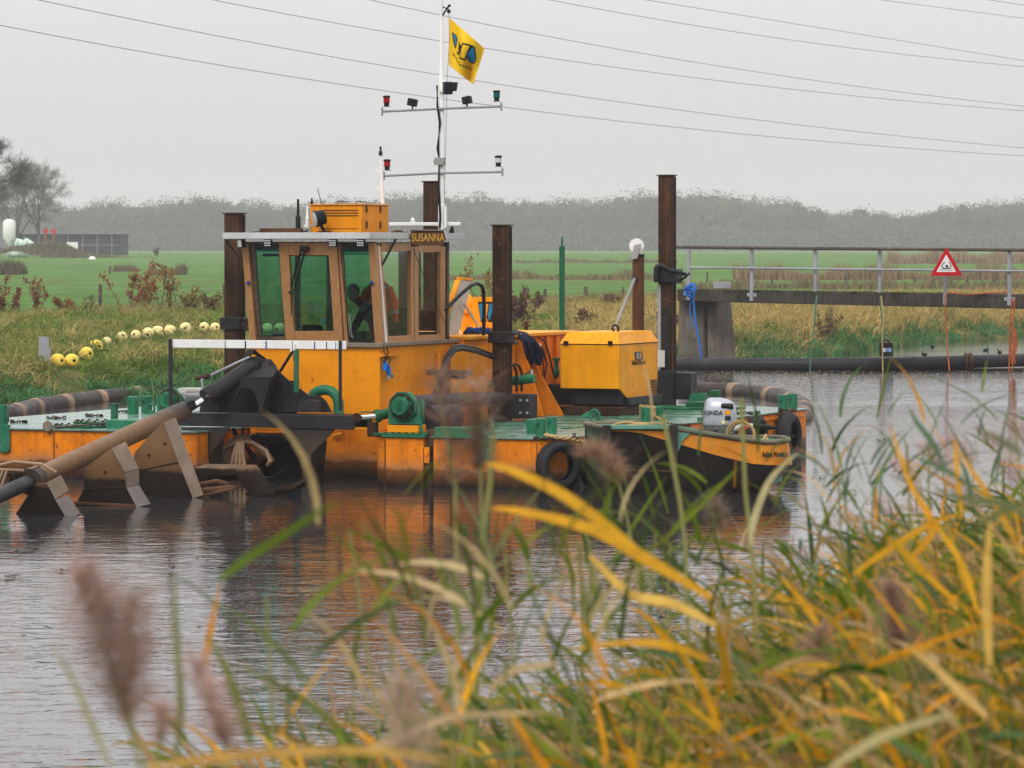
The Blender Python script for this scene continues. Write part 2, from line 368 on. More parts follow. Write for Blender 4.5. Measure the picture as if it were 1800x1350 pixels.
# ================================================================== setting: ground, water
CD = np.array([.456, .89]); NN = np.array([-.89, .456]); P0 = np.array([-9.7, 75.0]); CW = 39.2
def sdist(x, y):
    q = np.clip((x-8)/6, 0, 1)*(y > 60); return (x-P0[0])*NN[0]+(y-P0[1])*NN[1]-3.4*q*q*(3-2*q)
def vnoise(x, y, s, seed=0):
    a = np.sin(x/s*1.3+seed)*np.cos(y/s*1.7+seed*2)+.5*np.sin(x/s*2.9+y/s*2.1+seed*3)+.35*np.cos(x/s*4.3-y/s*5.1+seed)
    return a/1.85
def sm(t): t = np.clip(t, 0, 1); return t*t*(3-2*t)
def gz(x, y):
    s = sdist(x, y); wob = vnoise(x, y, 3.1, 1)*.5
    far = -1.1+1.1*sm((s+wob+1.5)/1.5)+.55*sm((s+wob)/2.0)+.35*sm((s-1)/14)+1.1*sm((np.hypot(x, y)-220)/450)
    near = -1.1+1.9*sm((-CW-s+1.2)/2.5)
    z = np.where(s > -CW/2, far, near)
    return z+vnoise(x, y, 1.7, 4)*.05*sm(z+.6)
def ground():
    ys = np.concatenate([np.arange(-60, 60, 3), np.arange(60, 170, 1.0), np.arange(170, 400, 5), np.arange(400, 2600, 60)])
    xs = np.concatenate([np.arange(-1500, -60, 60), np.arange(-60, 60, 1.0), np.arange(60, 1501, 60)])
    X, Y = np.meshgrid(xs, ys); Z = gz(X, Y); nx, ny = len(xs), len(ys)
    me = bpy.data.meshes.new('ground')
    idx = np.arange(nx*ny).reshape(ny, nx)
    q = np.stack([idx[:-1, :-1], idx[:-1, 1:], idx[1:, 1:], idx[1:, :-1]], -1).reshape(-1, 4)
    me.from_pydata(np.stack([X, Y, Z], -1).reshape(-1, 3).tolist(), [], q.tolist())
    me.polygons.foreach_set('use_smooth', [True]*len(me.polygons))
    m, n, l = new_mat('grass_ground'); nt = m.node_tree
    geo = n.new('ShaderNodeNewGeometry').outputs['Position']
    sx = n.new('ShaderNodeSeparateXYZ'); l.new(geo, sx.inputs[0])
    fld = mixn(nt, (.062, .14, .024), (.10, .185, .04), ramp(nt, noise(nt, mapping(nt, geo, (.03, .012, 0)), 1, 6, .65), [(.35, 0.), (.65, 1.)]).outputs[0])
    fld = mixn(nt, fld, (.12, .19, .06), ramp(nt, noise(nt, mapping(nt, geo, (.25, .06, 0)), 1, 6, .7), [(.45, 0.), (.75, .7)]).outputs[0])
    yw = mathn(nt, 'DIVIDE', sx.outputs[1], 1000)
    bands = ramp(nt, yw, [(0, (.09, .17, .035)), (.23, (.08, .18, .035)), (.262, (.16, .15, .07)), (.275, (.075, .19, .035)), (.36, (.085, .20, .045)), (.43, (.13, .2, .08)), (.45, (.10, .21, .05)), (.58, (.11, .22, .06)), (.66, (.17, .20, .10)), (.70, (.12, .22, .07)), (1, (.12, .22, .08))]).outputs[0]
    fld = mixn(nt, fld, bands, .35)
    bank = mixn(nt, (.07, .085, .022), (.15, .125, .05), ramp(nt, noise(nt, geo, .7, 8, .7), [(.35, 0.), (.65, 1.)]).outputs[0])
    # rough strip beside the canal
    dn = n.new('ShaderNodeVectorMath'); dn.operation = 'DOT_PRODUCT'; l.new(geo, dn.inputs[0]); dn.inputs[1].default_value = (NN[0], NN[1], 0)
    sd_ = mathn(nt, 'SUBTRACT', dn.outputs['Value'], float(P0@NN))
    sdn = mathn(nt, 'ADD', sd_, mathn(nt, 'MULTIPLY', noise(nt, geo, .15, 4), 6))
    k = ramp(nt, mathn(nt, 'DIVIDE', sdn, 60), [(.48, 0.), (.54, 1.)]).outputs[0]
    col = mixn(nt, bank, fld, k)
    finish(m, mixn(nt, col, ramp(nt, noise(nt, mapping(nt, geo, (1, .25, 1)), .35, 9, .75), [(.3, .62), (.7, 1.25)]).outputs[0], 1.0, 'MULTIPLY'), .95, 0, noise(nt, geo, 2.5, 8, .75), .8, .12, spec=.05)
    me.materials.append(m)
    o = bpy.data.objects.new('ground', me); COL.objects.link(o); tag(o, kind='structure')
ground()
def water():
    me = bpy.data.meshes.new('water')
    me.from_pydata([(-160, -40, 0), (260, -40, 0), (260, 420, 0), (-160, 420, 0)], [], [(0, 1, 2, 3)])
    m, n, l = new_mat('canal_water'); nt = m.node_tree
    geo = n.new('ShaderNodeNewGeometry').outputs['Position']
    a = noise(nt, mapping(nt, geo, (2.3, 3.6, 1), (0, 0, .12)), 1, 3, .55, 1.0)
    b = noise(nt, mapping(nt, geo, (.8, 1.3, 1), (0, 0, -.25)), 1, 2, .5, .8)
    c = noise(nt, mapping(nt, geo, (8, 12, 1), (0, 0, .05)), 1, 2, .5)
    calm = ramp(nt, noise(nt, mapping(nt, geo, (.10, .16, 1)), 1, 3), [(.35, .45), (.65, 1.)]).outputs[0]
    h = mathn(nt, 'ADD', mathn(nt, 'MULTIPLY', a, .55), mathn(nt, 'ADD', mathn(nt, 'MULTIPLY', b, .55), mathn(nt, 'MULTIPLY', c, .13)))
    sy = n.new('ShaderNodeSeparateXYZ'); l.new(geo, sy.inputs[0])
    yy = mathn(nt, 'DIVIDE', mathn(nt, 'ADD', sy.outputs[1], mathn(nt, 'MULTIPLY', mathn(nt, 'SUBTRACT', noise(nt, mapping(nt, geo, (.12, .25, 1)), 1, 3), .5), 14)), 100)
    wind = ramp(nt, yy, [(.0, 1.5), (.34, 1.5), (.41, .55), (.52, .55), (.66, .9), (1., .8)]).outputs[0]
    h = mathn(nt, 'MULTIPLY', mathn(nt, 'MULTIPLY', h, calm), wind)
    p = finish(m, (.026, .027, .028), .03, 0, h, 1.0, .022, spec=.5); p.inputs['IOR'].default_value = 2.0
    me.materials.append(m)
    o = bpy.data.objects.new('water', me); COL.objects.link(o); tag(o, kind='structure')
water()

# ================================================================== rough grass of the far bank
def float_lane(x, y):
    u = 900+F*x/y; dl = np.interp(u, [80, 130, 170, 215, 280, 330, 400, 500], [81, 83.5, 88, 94, 98.5, 101, 102.3, 103])
    return (u > 84) & (u < 505) & (y < dl+.5) & (y > dl-6)
def bank_grass():
    Pn = []; 
    n = 9000
    y = rng.uniform(68, 172, n*4); x = rng.uniform(-1, 1, n*4)*(.145*y+1.5)
    s = sdist(x, y); ok = (s > -.35) & (s < 27+3*vnoise(x, y, 6, 2)+4*(x > 3))
    # fewer with distance (they shrink), more at the water's edge
    ok &= rng.random(n*4) < np.clip((95/y)**1.6, .25, 1)
    x, y, s = x[ok], y[ok], s[ok]
    N = len(x); tone = vnoise(x, y, 2.6, 7)*.5+.5+rng.normal(0, .16, N)
    right = np.clip((x+1.0)/5, 0, 1)
    wet = np.clip(1-s/1.4, 0, 1)*(rng.random(N) < .7)
    green = np.array([.095, .185, .025]); lime = np.array([.19, .26, .045]); tan = np.array([.40, .30, .12]); gold = np.array([.50, .36, .12]); brown = np.array([.22, .14, .075]); blueg = np.array([.06, .17, .06])
    tone = tone-.14*(x < -2)*(s < 20); C = np.where((tone < .45)[:, None], green, np.where((tone < .72)[:, None], lime, tan))
    r = rng.random(N)
    gold_zone = (right > .55) & (s > .8) & (s < 15)
    C = np.where((gold_zone & (r < .72))[:, None], gold*(.6+.6*rng.random((N, 1))), C)
    C = np.where((gold_zone & (r > .72) & (r < .85))[:, None], tan, C)
    brn = (s > 15) & (r < .55) & (x > -3); C = np.where(brn[:, None], brown*1.1, C)
    C = np.where(((s > 20) & (x <= -3) & (r < .45))[:, None], brown, C)
    C = np.where((wet > .25)[:, None], blueg*(.7+.8*rng.random((N, 1))), C)
    hgt = (.20+.20*rng.random(N)+.12*(tone > .72))*(1-.35*((x < -4) & (s < 14) & (rng.random(N) < .8)))+.16*wet+gold_zone*.28
    hgt = hgt*np.where(float_lane(x, y), .45, 1)
    B = 15
    bx = np.repeat(x, B)+rng.normal(0, .16, N*B); by = np.repeat(y, B)+rng.normal(0, .16, N*B)
    bz = gz(bx, by)-.04
    L = np.repeat(hgt, B)*rng.uniform(.65, 1.35, N*B)
    caz = np.repeat(rng.uniform(0, 6.28, N), B)+rng.normal(0, 1.0, N*B)
    V = blades(np.stack([bx, by, bz], -1), caz, np.abs(rng.normal(.3, .35, N*B)), rng.uniform(.8, 2.5, N*B), L, rng.uniform(.018, .04, N*B), 3, rng.uniform(-1, 1, N*B))
    CC = np.repeat(C, B, 0)*rng.uniform(.65, 1.35, (N*B, 1))
    tag(strips('bank_grass', V, CC, M_leaf), 'rough green, tan and golden grass covering the far bank', 'grass', kind='stuff')
    # tussocks: fewer, larger, drooping clumps
    n = 5200; y = rng.uniform(70, 150, n); x = rng.uniform(-1, 1, n)*(.145*y+1); s = sdist(x, y); ok = (s > -.2) & (s < 24) & (rng.random(n) < np.clip((90/y)**1.5, .2, 1)*np.where(x > 1, .8, 1)) & ~(float_lane(x, y) & (rng.random(n) < .93)); x, y, s = x[ok], y[ok], s[ok]; N = len(x); B = 46
    r = rng.random(N)*np.where(x < -1, .78, 1); C = np.where((r < .34)[:, None], np.array([.13, .20, .035]), np.where((r < .55)[:, None], np.array([.27, .26, .07]), np.where((r < .85)[:, None], np.array([.42, .33, .13]), np.array([.26, .17, .08]))))
    C = np.where(((s < .9) & (r < .75))[:, None], np.array([.07, .19, .06])*(.7+.7*rng.random((N, 1))), C)
    bx = np.repeat(x, B)+rng.normal(0, .11, N*B); by = np.repeat(y, B)+rng.normal(0, .11, N*B); sc = np.repeat(rng.uniform(.6, 1.25, N), B)
    V = blades(np.stack([bx, by, gz(bx, by)-.03], -1), rng.uniform(0, 6.28, N*B), np.abs(rng.normal(.25, .25, N*B)), rng.uniform(.9, 2.6, N*B), sc*rng.uniform(.35, .65, N*B), rng.uniform(.014, .030, N*B), 4, rng.uniform(-1, 1, N*B))
    tag(strips('tussock_grass', V, np.repeat(C, B, 0)*rng.uniform(.6, 1.4, (N*B, 1)), M_leaf), 'large drooping grass tussocks on the far bank', 'grass', kind='stuff')
    # a thin scrubby strip of dead stalks along the ditches far out in the field
    for (d0, u0, u1, hh, dens, col) in ((262, 760, 1190, .9, 4.0, (.22, .17, .09)), (262, 1290, 1800, 1.5, 5, (.27, .18, .10)), (420, 1560, 1860, 2.2, 9, (.34, .24, .15)), (430, 905, 1190, .8, 4, (.2, .18, .10)), (205, 1200, 1800, .9, 4, (.19, .15, .08)), (300, 262, 325, 1.2, 9, (.15, .11, .07)), (300, -60, 40, 1.5, 9, (.12, .10, .06)), (330, 200, 245, .8, 5, (.16, .12, .07))):
        xa, xb = (u0-900)/F*d0, (u1-900)/F*d0; n = int((xb-xa)*dens*26)
        px = rng.uniform(xa, xb, n); py = d0+rng.normal(0, 1.6, n)
        amp = (.45+.55*np.clip(vnoise(px, py*0, 1.6, d0)+.5, 0, 1))
        V = blades(np.stack([px, py, gz(px, py)-.05], -1), rng.uniform(0, 6.28, n), np.abs(rng.normal(.1, .2, n)), rng.uniform(.2, .9, n), hh*amp*rng.uniform(.5, 1, n), np.full(n, .075), 2, rng.uniform(-1, 1, n))
        tag(strips('ditch_scrub', V, np.array(col)*rng.uniform(.6, 1.4, (n, 1)), M_leaf), None, None, kind='stuff')
    k = 0
    names = ['dry brown scrub along the first ditch behind the dredger deck', 'brown scrub strip behind the footbridge railing', 'pale tan reed bed far out behind the triangular sign', 'faint scrub line far out behind the green pole', 'dark dead stalks along the field edge under the footbridge', 'dark brown heap of weeds in the field left of the cabin', 'dark scrub at the left edge of the green field', 'small scrub patch in the field left of the cabin']
    for o in COL.objects:
        if o.name.startswith('ditch_scrub'): tag(o, names[k], 'scrub'); k += 1
bank_grass()

# ================================================================== floating leaves and scum
def debris():
    P = []; C = []
    for _ in range(2600):
        u = random.uniform(1170, 1810); v = random.gauss(660, 5) if u > 1250 else random.gauss(664, 8)
        if v < 653: continue
        P.append(G(u, v)); C.append(random.choice([(.30, .25, .17), (.2, .14, .08), (.12, .10, .06), (.4, .36, .28)]))
    for _ in range(160):
        u = random.uniform(0, 1800); v = random.uniform(880, 1150); P.append(G(u, v)); C.append(random.choice([(.03, .025, .018), (.06, .05, .02)]))
    for (cu, cv, n, ru, rv) in ((35, 970, 26, 22, 3), (110, 1004, 16, 11, 3), (15, 1016, 22, 20, 3), (640, 966, 30, 30, 4), (1545, 776, 18, 14, 2), (1430, 840, 16, 18, 2), (1475, 865, 20, 24, 2), (1340, 700, 30, 60, 3), (1640, 665, 40, 60, 5)):
        for _ in range(n): P.append(G(random.gauss(cu, ru/2), random.gauss(cv, rv/2))); C.append(random.choice([(.02, .018, .014), (.07, .08, .02), (.05, .035, .02)]))
    n = len(P); P = np.array([tuple(p) for p in P]); P[:, 2] = .012
    V = blades(P, rng.uniform(0, 6.28, n), np.full(n, 1.5)+rng.normal(0, .05, n), rng.normal(0, .25, n), rng.uniform(.04, .13, n), rng.uniform(.02, .05, n), 2, None, lambda t: [.3, 1, .2][int(round(t*2))])
    tag(strips('floating_leaves', V, np.array(C), M_leaf), 'dead leaves and scum floating on the canal by the pipe', 'leaves', kind='stuff')
debris()

# ================================================================== far wood
def profile(u):
    pts = [(-300, 352), (0, 356), (130, 356), (200, 352), (280, 350), (340, 342), (380, 344), (430, 352), (520, 354), (600, 348), (680, 342), (740, 338), (820, 342), (900, 346), (990, 350), (1050, 341), (1100, 337), (1180, 338), (1250, 332), (1300, 338), (1350, 347), (1400, 358), (1480, 368), (1540, 366), (1590, 374), (1640, 366), (1680, 354), (1730, 352), (1800, 351), (2100, 346)]
    return float(np.interp(u, [p[0] for p in pts], [p[1] for p in pts]))
def far_wood():
    Vs = []; Cs = []
    for row, d in enumerate((1380, 1430, 1490, 1560)):
        u = -420
        while u < 2220:
            u += random.uniform(18, 42)
            top = profile(u)+5.5*math.sin(u/21+row)+4*math.sin(u/8.3+2*row)+random.uniform(0, 4)+(16 if row == 0 else 0)*(.5+.5*math.sin(u/33))
            X = (u-900)/F*d; zg = float(gz(np.array([X]), np.array([float(d)]))[0]); zt = H+(VH-top)/F*d
            h = zt-zg; r = h*random.uniform(.26, .42); n = 2000
            q = rng.normal(0, 1, (n, 3)); q /= np.linalg.norm(q, axis=1)[:, None]; q *= (rng.random((n, 1))**.45)
            lump = 1+.09*np.sin(q[:, :1]*5+u)+.07*np.cos(q[:, 2:]*6+u*2)
            q *= lump; q[:, 2] -= .28*(rng.random(n) < .25)
            P = np.stack([X+q[:, 0]*r*1.25, d+random.uniform(-8, 8)+q[:, 1]*r, zg+h*.48+q[:, 2]*h*.52], -1)
            V = blades(P, rng.uniform(0, 6.28, n), rng.uniform(0, 3.1, n), rng.uniform(-.5, .5, n), rng.uniform(.35, .85, n), rng.uniform(.3, .7, n), 1, rng.uniform(-1.5, 1.5, n))
            base = random.choice([(.085, .08, .07), (.08, .08, .065), (.105, .09, .07), (.075, .075, .07), (.12, .10, .065)])
            nb = 170; q2 = rng.normal(0, 1, (nb, 3)); q2 /= np.linalg.norm(q2, axis=1)[:, None]; q2 *= rng.random((nb, 1))**.4*.80
            Vb = blades(np.stack([X+q2[:, 0]*r*1.25, d+q2[:, 1]*r, zg+h*.46+q2[:, 2]*h*.50-1.2], -1), rng.uniform(0, 6.28, nb), rng.uniform(-.3, .3, nb), rng.uniform(-.3, .3, nb), rng.uniform(1.8, 2.8, nb), rng.uniform(2.0, 3.2, nb), 1, rng.uniform(-.4, .4, nb), lambda t: 1.0)
            Vs.append(Vb); Cs.append(np.array(base)*rng.uniform(.92, 1.06, (nb, 1)))
            Vs.append(V); Cs.append(np.array(base)*rng.uniform(.9, 1.1, (n, 1)))
    n = 30000; u = rng.uniform(-420, 2220, n); d = rng.uniform(1340, 1375, n); X = (u-900)/F*d; Z = gz(X, d)+rng.uniform(-.5, 6.5, n)
    Vs.append(blades(np.stack([X, d, Z], -1), rng.uniform(0, 6.28, n), rng.uniform(0, 1.5, n), rng.uniform(-.5, .5, n), rng.uniform(1, 2.2, n), rng.uniform(.6, 1.2, n), 1, rng.uniform(-1, 1, n))); Cs.append(np.array((.08, .078, .068))*rng.uniform(.8, 1.15, (n, 1)))
    tag(strips('far_wood', np.concatenate(Vs), np.concatenate(Cs), M_crown), 'hazy autumn wood along the whole horizon', 'wood', kind='stuff')
far_wood()

# ================================================================== bare trees
def bare_tree(base, height, spread, seed, label, twig=(.09, .07, .055), lean=0, twn=1.0, first=.25, levels=6):
    rnd = random.Random(seed); mb = MB(); tips = []
    t = empty('bare_tree', base); tag(t, label, 'tree')
    def grow(p, d, L, r, lv):
        pts = [p]; dd = d.copy()
        for i in range(3):
            dd = (dd+Vector((rnd.uniform(-.16, .16), rnd.uniform(-.16, .16), rnd.uniform(-.05, .10)))).normalized(); pts.append(pts[-1]+dd*L/3)
        mb.tube(pts, [r, r*.85, r*.72, r*.6], 6 if lv < 3 else 3, caps=False)
        if lv >= levels-2: tips.extend(pts[1:])
        if lv == levels: return
        for i in range(rnd.choice((2, 3, 3)) if lv else 4):
            a = rnd.uniform(.3, .85)*spread; b = rnd.uniform(0, 6.28); e = dd.orthogonal().normalized(); f = dd.cross(e)
            nd = (dd*math.cos(a)+(e*math.cos(b)+f*math.sin(b))*math.sin(a)); nd.z = max(nd.z, -.15); nd.normalize()
            grow(pts[rnd.choice((2, 3, 3))], nd, L*rnd.uniform(.66, .88), r*.58, lv+1)
    grow(Vector((0, 0, 0)), Vector((lean, 0, 1)).normalized(), height*first, height*.018, 0)
    part('trunk', mb, M_bark, t, sharp=80)
    n = int(len(tips)*5*twn); idx = rng.integers(0, len(tips), n); P = np.array([tuple(q) for q in tips])[idx]+rng.normal(0, height*.012, (n, 3))
    V = blades(P, rng.uniform(0, 6.28, n), rng.uniform(.1, 1.6, n), rng.uniform(-.5, .6, n), height*rng.uniform(.02, .05, n), np.full(n, height*.0018), 2, rng.uniform(-1.5, 1.5, n))
    strips('crown', V, np.array(twig)*rng.uniform(.6, 1.5, (n, 1)), M_leaf, t)
    return t
def gbase(u, d):
    X = (u-900)/F*d; return (X, d, float(gz(np.array([X]), np.array([float(d)]))[0])-.1)
bare_tree(gbase(70, 640), 18.5, 1.0, 3, 'wide bare tree rising behind the long dark barn', first=.24, twn=.6)
bare_tree(gbase(28, 700), 18, .8, 5, 'slim hazy bare tree just left of the barn', first=.26, twn=.6)
bare_tree(gbase(-30, 760), 14.0, .9, 8, 'pale bare tree behind the white silo', first=.26)
bare_tree(gbase(-58, 380), 18.5, .95, 11, 'dark bare tree reaching in from the left edge of the picture', twig=(.06, .045, .035), first=.22, twn=1.3)

# ================================================================== barn, silo, bales, mound
def barn():
    d = 600; t = empty('barn', gbase(140, d)); tag(t, 'long low dark grey barn behind the green field at the left', 'barn')
    x0, x1 = (32-140)/F*d, (212-140)/F*d; zt = H+(VH-413)/F*d-t.location.z; zm = H+(VH-431)/F*d-t.location.z
    mb = MB().box((x0, 0, -.3), (x1, 12, zt)); part('wall', mb, M_barn, t)
    rf = MB().ext([(x0-.2, -.3, zt), (x1+.2, -.3, zt), (x1+.2, 12.3, zt), (x0-.2, 12.3, zt)], (0, 0, .12)); part('roof', rf, M_barn, t)
    s = MB(); s.box((x0, -.06, zm-.04), (x1, -.01, zm+.04))
    for k in range(7): xx = x0+(x1-x0)*(k+.4)/7; s.box((xx-.05, -.08, 0), (xx+.05, -.012, zt))
    part('cladding_trim', s, M_grey, t)
    px = (127-140)/F*d; part('door', MB().box((px-1.7*.5, -.12, .2), (px+1.7*.5, -.02, .2+2.3*.8)), M_white, t)
    for u in (80, 94):
        p = empty('red_post', gbase(u, 560)); tag(p, 'red post with lamp in front of the barn, %s' % ('left one' if u == 80 else 'right one'), 'post', 'red posts before the barn')
        part('pole', MB().cyl((0, 0, 0), (0, 0, 3.6), .10, n=8), M_ropeo, p); part('head', MB().box((-.3, -.3, 3.3), (.3, .3, 3.9)), M_signr, p)
    t2 = empty('pickup_load', gbase(162, 480)); tag(t2, 'small white covered heap in front of the barn', 'tarp')
    part('cover', MB().ball((0, 0, .2), .45, 12, sz=.7, sy=.8), M_white, t2)
barn()
def silo():
    d = 560; t = empty('feed_silo', gbase(16, d)); tag(t, 'white feed silo at the left edge of the farmyard', 'silo')
    r = 11/F*d; z0 = 1.5; z1 = H+(VH-385)/F*d-t.location.z
    part('tank', MB().lathe((0, 0, 0), (0, 0, 1), [(z0, .12), (z0+1.2, r), (z1-.5, r), (z1-.15, r*.75), (z1, .1)], 20), M_white, t)
    for a in range(4): part('leg', MB().cyl((r*.8*math.cos(a*1.57+.7), r*.8*math.sin(a*1.57+.7), -.3), (r*.8*math.cos(a*1.57+.7), r*.8*math.sin(a*1.57+.7), z0+1.5), .07, n=6), M_rail, t)
silo()
proto = None
for i, (u, z, rx) in enumerate(((30, .0, 0), (42, .0, .1), (32, 1.2, .3), (45, 1.25, .5), (57, .6, .7), (68, .0, .9), (20, .0, .2))):
    b = gbase(u, 540-i*2)
    if proto is None:
        proto = empty('wrapped_bale', b); part('wrap', MB().lathe((-.6, 0, .62), (1, 0, 0), [(0, .5), (.06, .6), (1.14, .6), (1.2, .5)], 20), M_bale, proto); part('band', MB().lathe((-.15, 0, .62), (1, 0, 0), [(0, .605), (.3, .605)], 20), M_white, proto); o = proto
    else: o = copy_tree(proto)
    o.location = (b[0], b[1], b[2]+z+.1); o.rotation_euler = (0, rx, rx)
    tag(o, ['mint wrapped bale at the bottom left of the heap', 'mint wrapped bale at the bottom middle of the heap', 'mint wrapped bale on top left of the heap', 'topmost mint wrapped bale of the heap', 'tilted mint wrapped bale on the right slope of the heap', 'lowest mint wrapped bale at the right end of the heap', 'mint wrapped bale under the silo'][i], 'bale', 'wrapped bales in the farmyard')
def mound():
    d = 520; nV = 9000; cx = (95-900)/F*d
    x = rng.normal(0, 1, nV)*3.3; y = rng.normal(0, 1, nV)*2.5
    hgt = 1.75*np.exp(-(x/3.4)**2-(y/3)**2)+1.0*np.exp(-((x+5)/3)**2)
    X = cx+x; Y = d+y; Z = gz(X, Y)+hgt
    V = blades(np.stack([X, Y, Z-.1], -1), rng.uniform(0, 6.28, nV), rng.uniform(0, .9, nV), rng.uniform(.2, 1, nV), rng.uniform(.25, .7, nV), np.full(nV, .14), 2, rng.uniform(-1, 1, nV))
    t = strips('overgrown_mound', V, np.array([.17, .15, .085])*rng.uniform(.6, 1.4, (nV, 1)), M_leaf); tag(t, 'overgrown brown soil mound below the bales at the left', 'mound')
mound()

# ================================================================== post and wire fences
def fence(posts, label, wires=True, zz=.9):
    t = empty('wire_fence', (0, 0, 0)); tag(t, label, 'fence')
    tops = []
    for (u, vt, vb) in posts:
        d = None
        dd = 60.0
        for _ in range(60):
            X = (u-900)/F*dd; z = float(gz(np.array([X]), np.array([dd]))[0]); dd = .5*dd+.5*min(900., (H-z)*F/(vb-VH))
        d = dd; X = (u-900)/F*d; z = float(gz(np.array([X]), np.array([d]))[0]); h = (vb-vt)/F*d; r = .055+.02*random.random()
        lx = random.uniform(-.05, .05)
        part('fence_post', MB().tube([(X, d, z-.3), (X+lx*.5, d, z+h*.5), (X+lx, d, z+h)], [r, r*.98, r*.9], 8), M_wood_post, t); tops.append((X, d, z, h))
    if wires:
        tops.sort(); w = MB()
        for a, b in zip(tops[:-1], tops[1:]):
            for k in (.45, .85):
                p, q = Vector((a[0], a[1], a[2]+a[3]*k)), Vector((b[0], b[1], b[2]+b[3]*k)); m = (p+q)/2-Vector((0, 0, .05)); w.tube([p, m, q], .006, 4, caps=False)
        part('wire', w, M_rail, t)
    return t
fence([(-60, 508, 560), (31, 505, 555), (175, 500, 547), (395, 500, 545)], 'weathered post and wire fence along the left field edge')
fence([(958, 508, 537), (1030, 504, 529), (1095, 504, 524), (1160, 503, 520)], 'post and wire fence in the field behind the dredger deck')
fence([(1243, 478, 496), (1357, 484, 500), (1486, 485, 502), (1608, 486, 503), (1700, 486, 503), (1748, 487, 505)], 'far post fence seen under the footbridge railing', False)
fence([(193, 468, 482), (273, 464, 474)], 'two distant posts in the green field at the left', False)

# ================================================================== weeds with brown leaves
def weed(u, v, h, label, seed, col=(.26, .12, .06), nst=5, dense=1.0, yel=.1):
    rnd = random.Random(seed); b = None; dd = 100.
    for _ in range(60):
        X = (u-900)/F*dd; z = float(gz(np.array([X]), np.array([dd]))[0]); dd = .5*dd+.5*min(900., (H-z)*F/(v-VH))
    X = (u-900)/F*dd; z = float(gz(np.array([X]), np.array([dd]))[0]); hm = h/F*dd
    t = empty('dry_shrub', (X, dd, z)); tag(t, label, 'shrub'); st = MB(); P = []
    for i in range(nst):
        p = Vector((rnd.uniform(-.15, .15)*hm, rnd.uniform(-.1, .1)*hm, -.05)); d = Vector((rnd.uniform(-.35, .35), rnd.uniform(-.3, .3), 1)).normalized(); pts = [p]; L = hm*rnd.uniform(.55, 1.0)
        for k in range(6):
            d = (d+Vector((rnd.uniform(-.18, .18), rnd.uniform(-.18, .18), 0))).normalized(); pts.append(pts[-1]+d*L/6)
            if k > 1 and rnd.random() < .7:
                e = (d+Vector((rnd.uniform(-1, 1), rnd.uniform(-1, 1), .2))).normalized(); q = pts[-1]+e*L*.22; st.tube([pts[-1], q], .006, 4, caps=False); P += [pts[-1].lerp(q, a) for a in (.4, .7, 1)]
            P.append(pts[-1])
        st.tube(pts, [.012*(1-.1*k) for k in range(7)], 4, caps=False)
    part('stem', st, M_bark, t, sharp=80)
    n = int(len(P)*9*dense); P = np.array([tuple(q) for q in P])[rng.integers(0, len(P), n)]+rng.normal(0, .03+.012*hm, (n, 3))
    V = blades(P, rng.uniform(0, 6.28, n), rng.uniform(.3, 2.4, n), rng.uniform(-.6, .9, n), rng.uniform(.05, .12, n), rng.uniform(.03, .07, n), 2, rng.uniform(-1.5, 1.5, n), lambda q: [.3, 1, .15][int(round(q*2))])
    C = np.where(rng.random((n, 1)) < yel, np.array([.35, .27, .05]), np.array(col))*rng.uniform(.6, 1.4, (n, 1))
    strips('foliage', V, C, M_leaf, t)
WG = 'dry shrubs along the bank'
for k, a in enumerate([(10, 556, 62, 'russet leaved shrub at the far left edge of the bank', (.25, .10, .06), 6, 1.2), (66, 556, 62, 'russet shrub between the two left fence posts', (.26, .11, .06), 5, .8), (118, 558, 34, 'low reddish brown tuft beside the second fence post', (.22, .09, .05), 9, 1.2), (150, 560, 56, 'thin tall bare weed just left of the second fence post', (.16, .13, .06), 3, .3),
        (228, 552, 88, 'tall russet shrub right of the second fence post', (.30, .12, .06), 6, 1.0), (255, 550, 60, 'bushy orange brown shrub in the middle of the left bank', (.30, .14, .05), 5, 1.0), (296, 550, 86, 'tallest yellow tipped shrub on the left bank', (.30, .15, .06), 6, 1.1), (335, 556, 58, 'yellow green shrub just left of the front spud', (.22, .19, .06), 6, .8), (372, 560, 50, 'grassy dry shrub beside the rusty front spud', (.20, .15, .07), 9, .8),
        (275, 449, 13, 'small dark heap of branches far out in the field left of the cabin', (.09, .075, .06), 10, 3.0), (838, 572, 128, 'tall yellow leaved sapling behind the yellow logo board', (.26, .13, .06), 4, 1.0), (915, 580, 70, 'wide brown thicket right of the second spud', (.16, .09, .07), 10, 1.6), (1032, 585, 38, 'small brown shrub behind the engine box', (.14, .075, .05), 8, 1.6), (1180, 590, 42, 'brown shrub left of the bridge pier', (.14, .09, .05), 8, 1.2), (1455, 592, 60, 'dry stalks under the middle of the footbridge', (.22, .15, .08), 6, .6),
        (945, 545, 24, 'low brown bush by the first fence post behind the deck', (.17, .10, .07), 9, 1.5), (1075, 548, 28, 'low brown bush by the second fence post behind the deck', (.17, .10, .07), 9, 1.5)]):
    weed(a[0], a[1], a[2], a[3], 20+k, a[4], a[5], a[6], .25 if 'yellow' in a[3] else .08)
for o in COL.objects:
    if o.name.startswith('dry_shrub'): o['group'] = WG

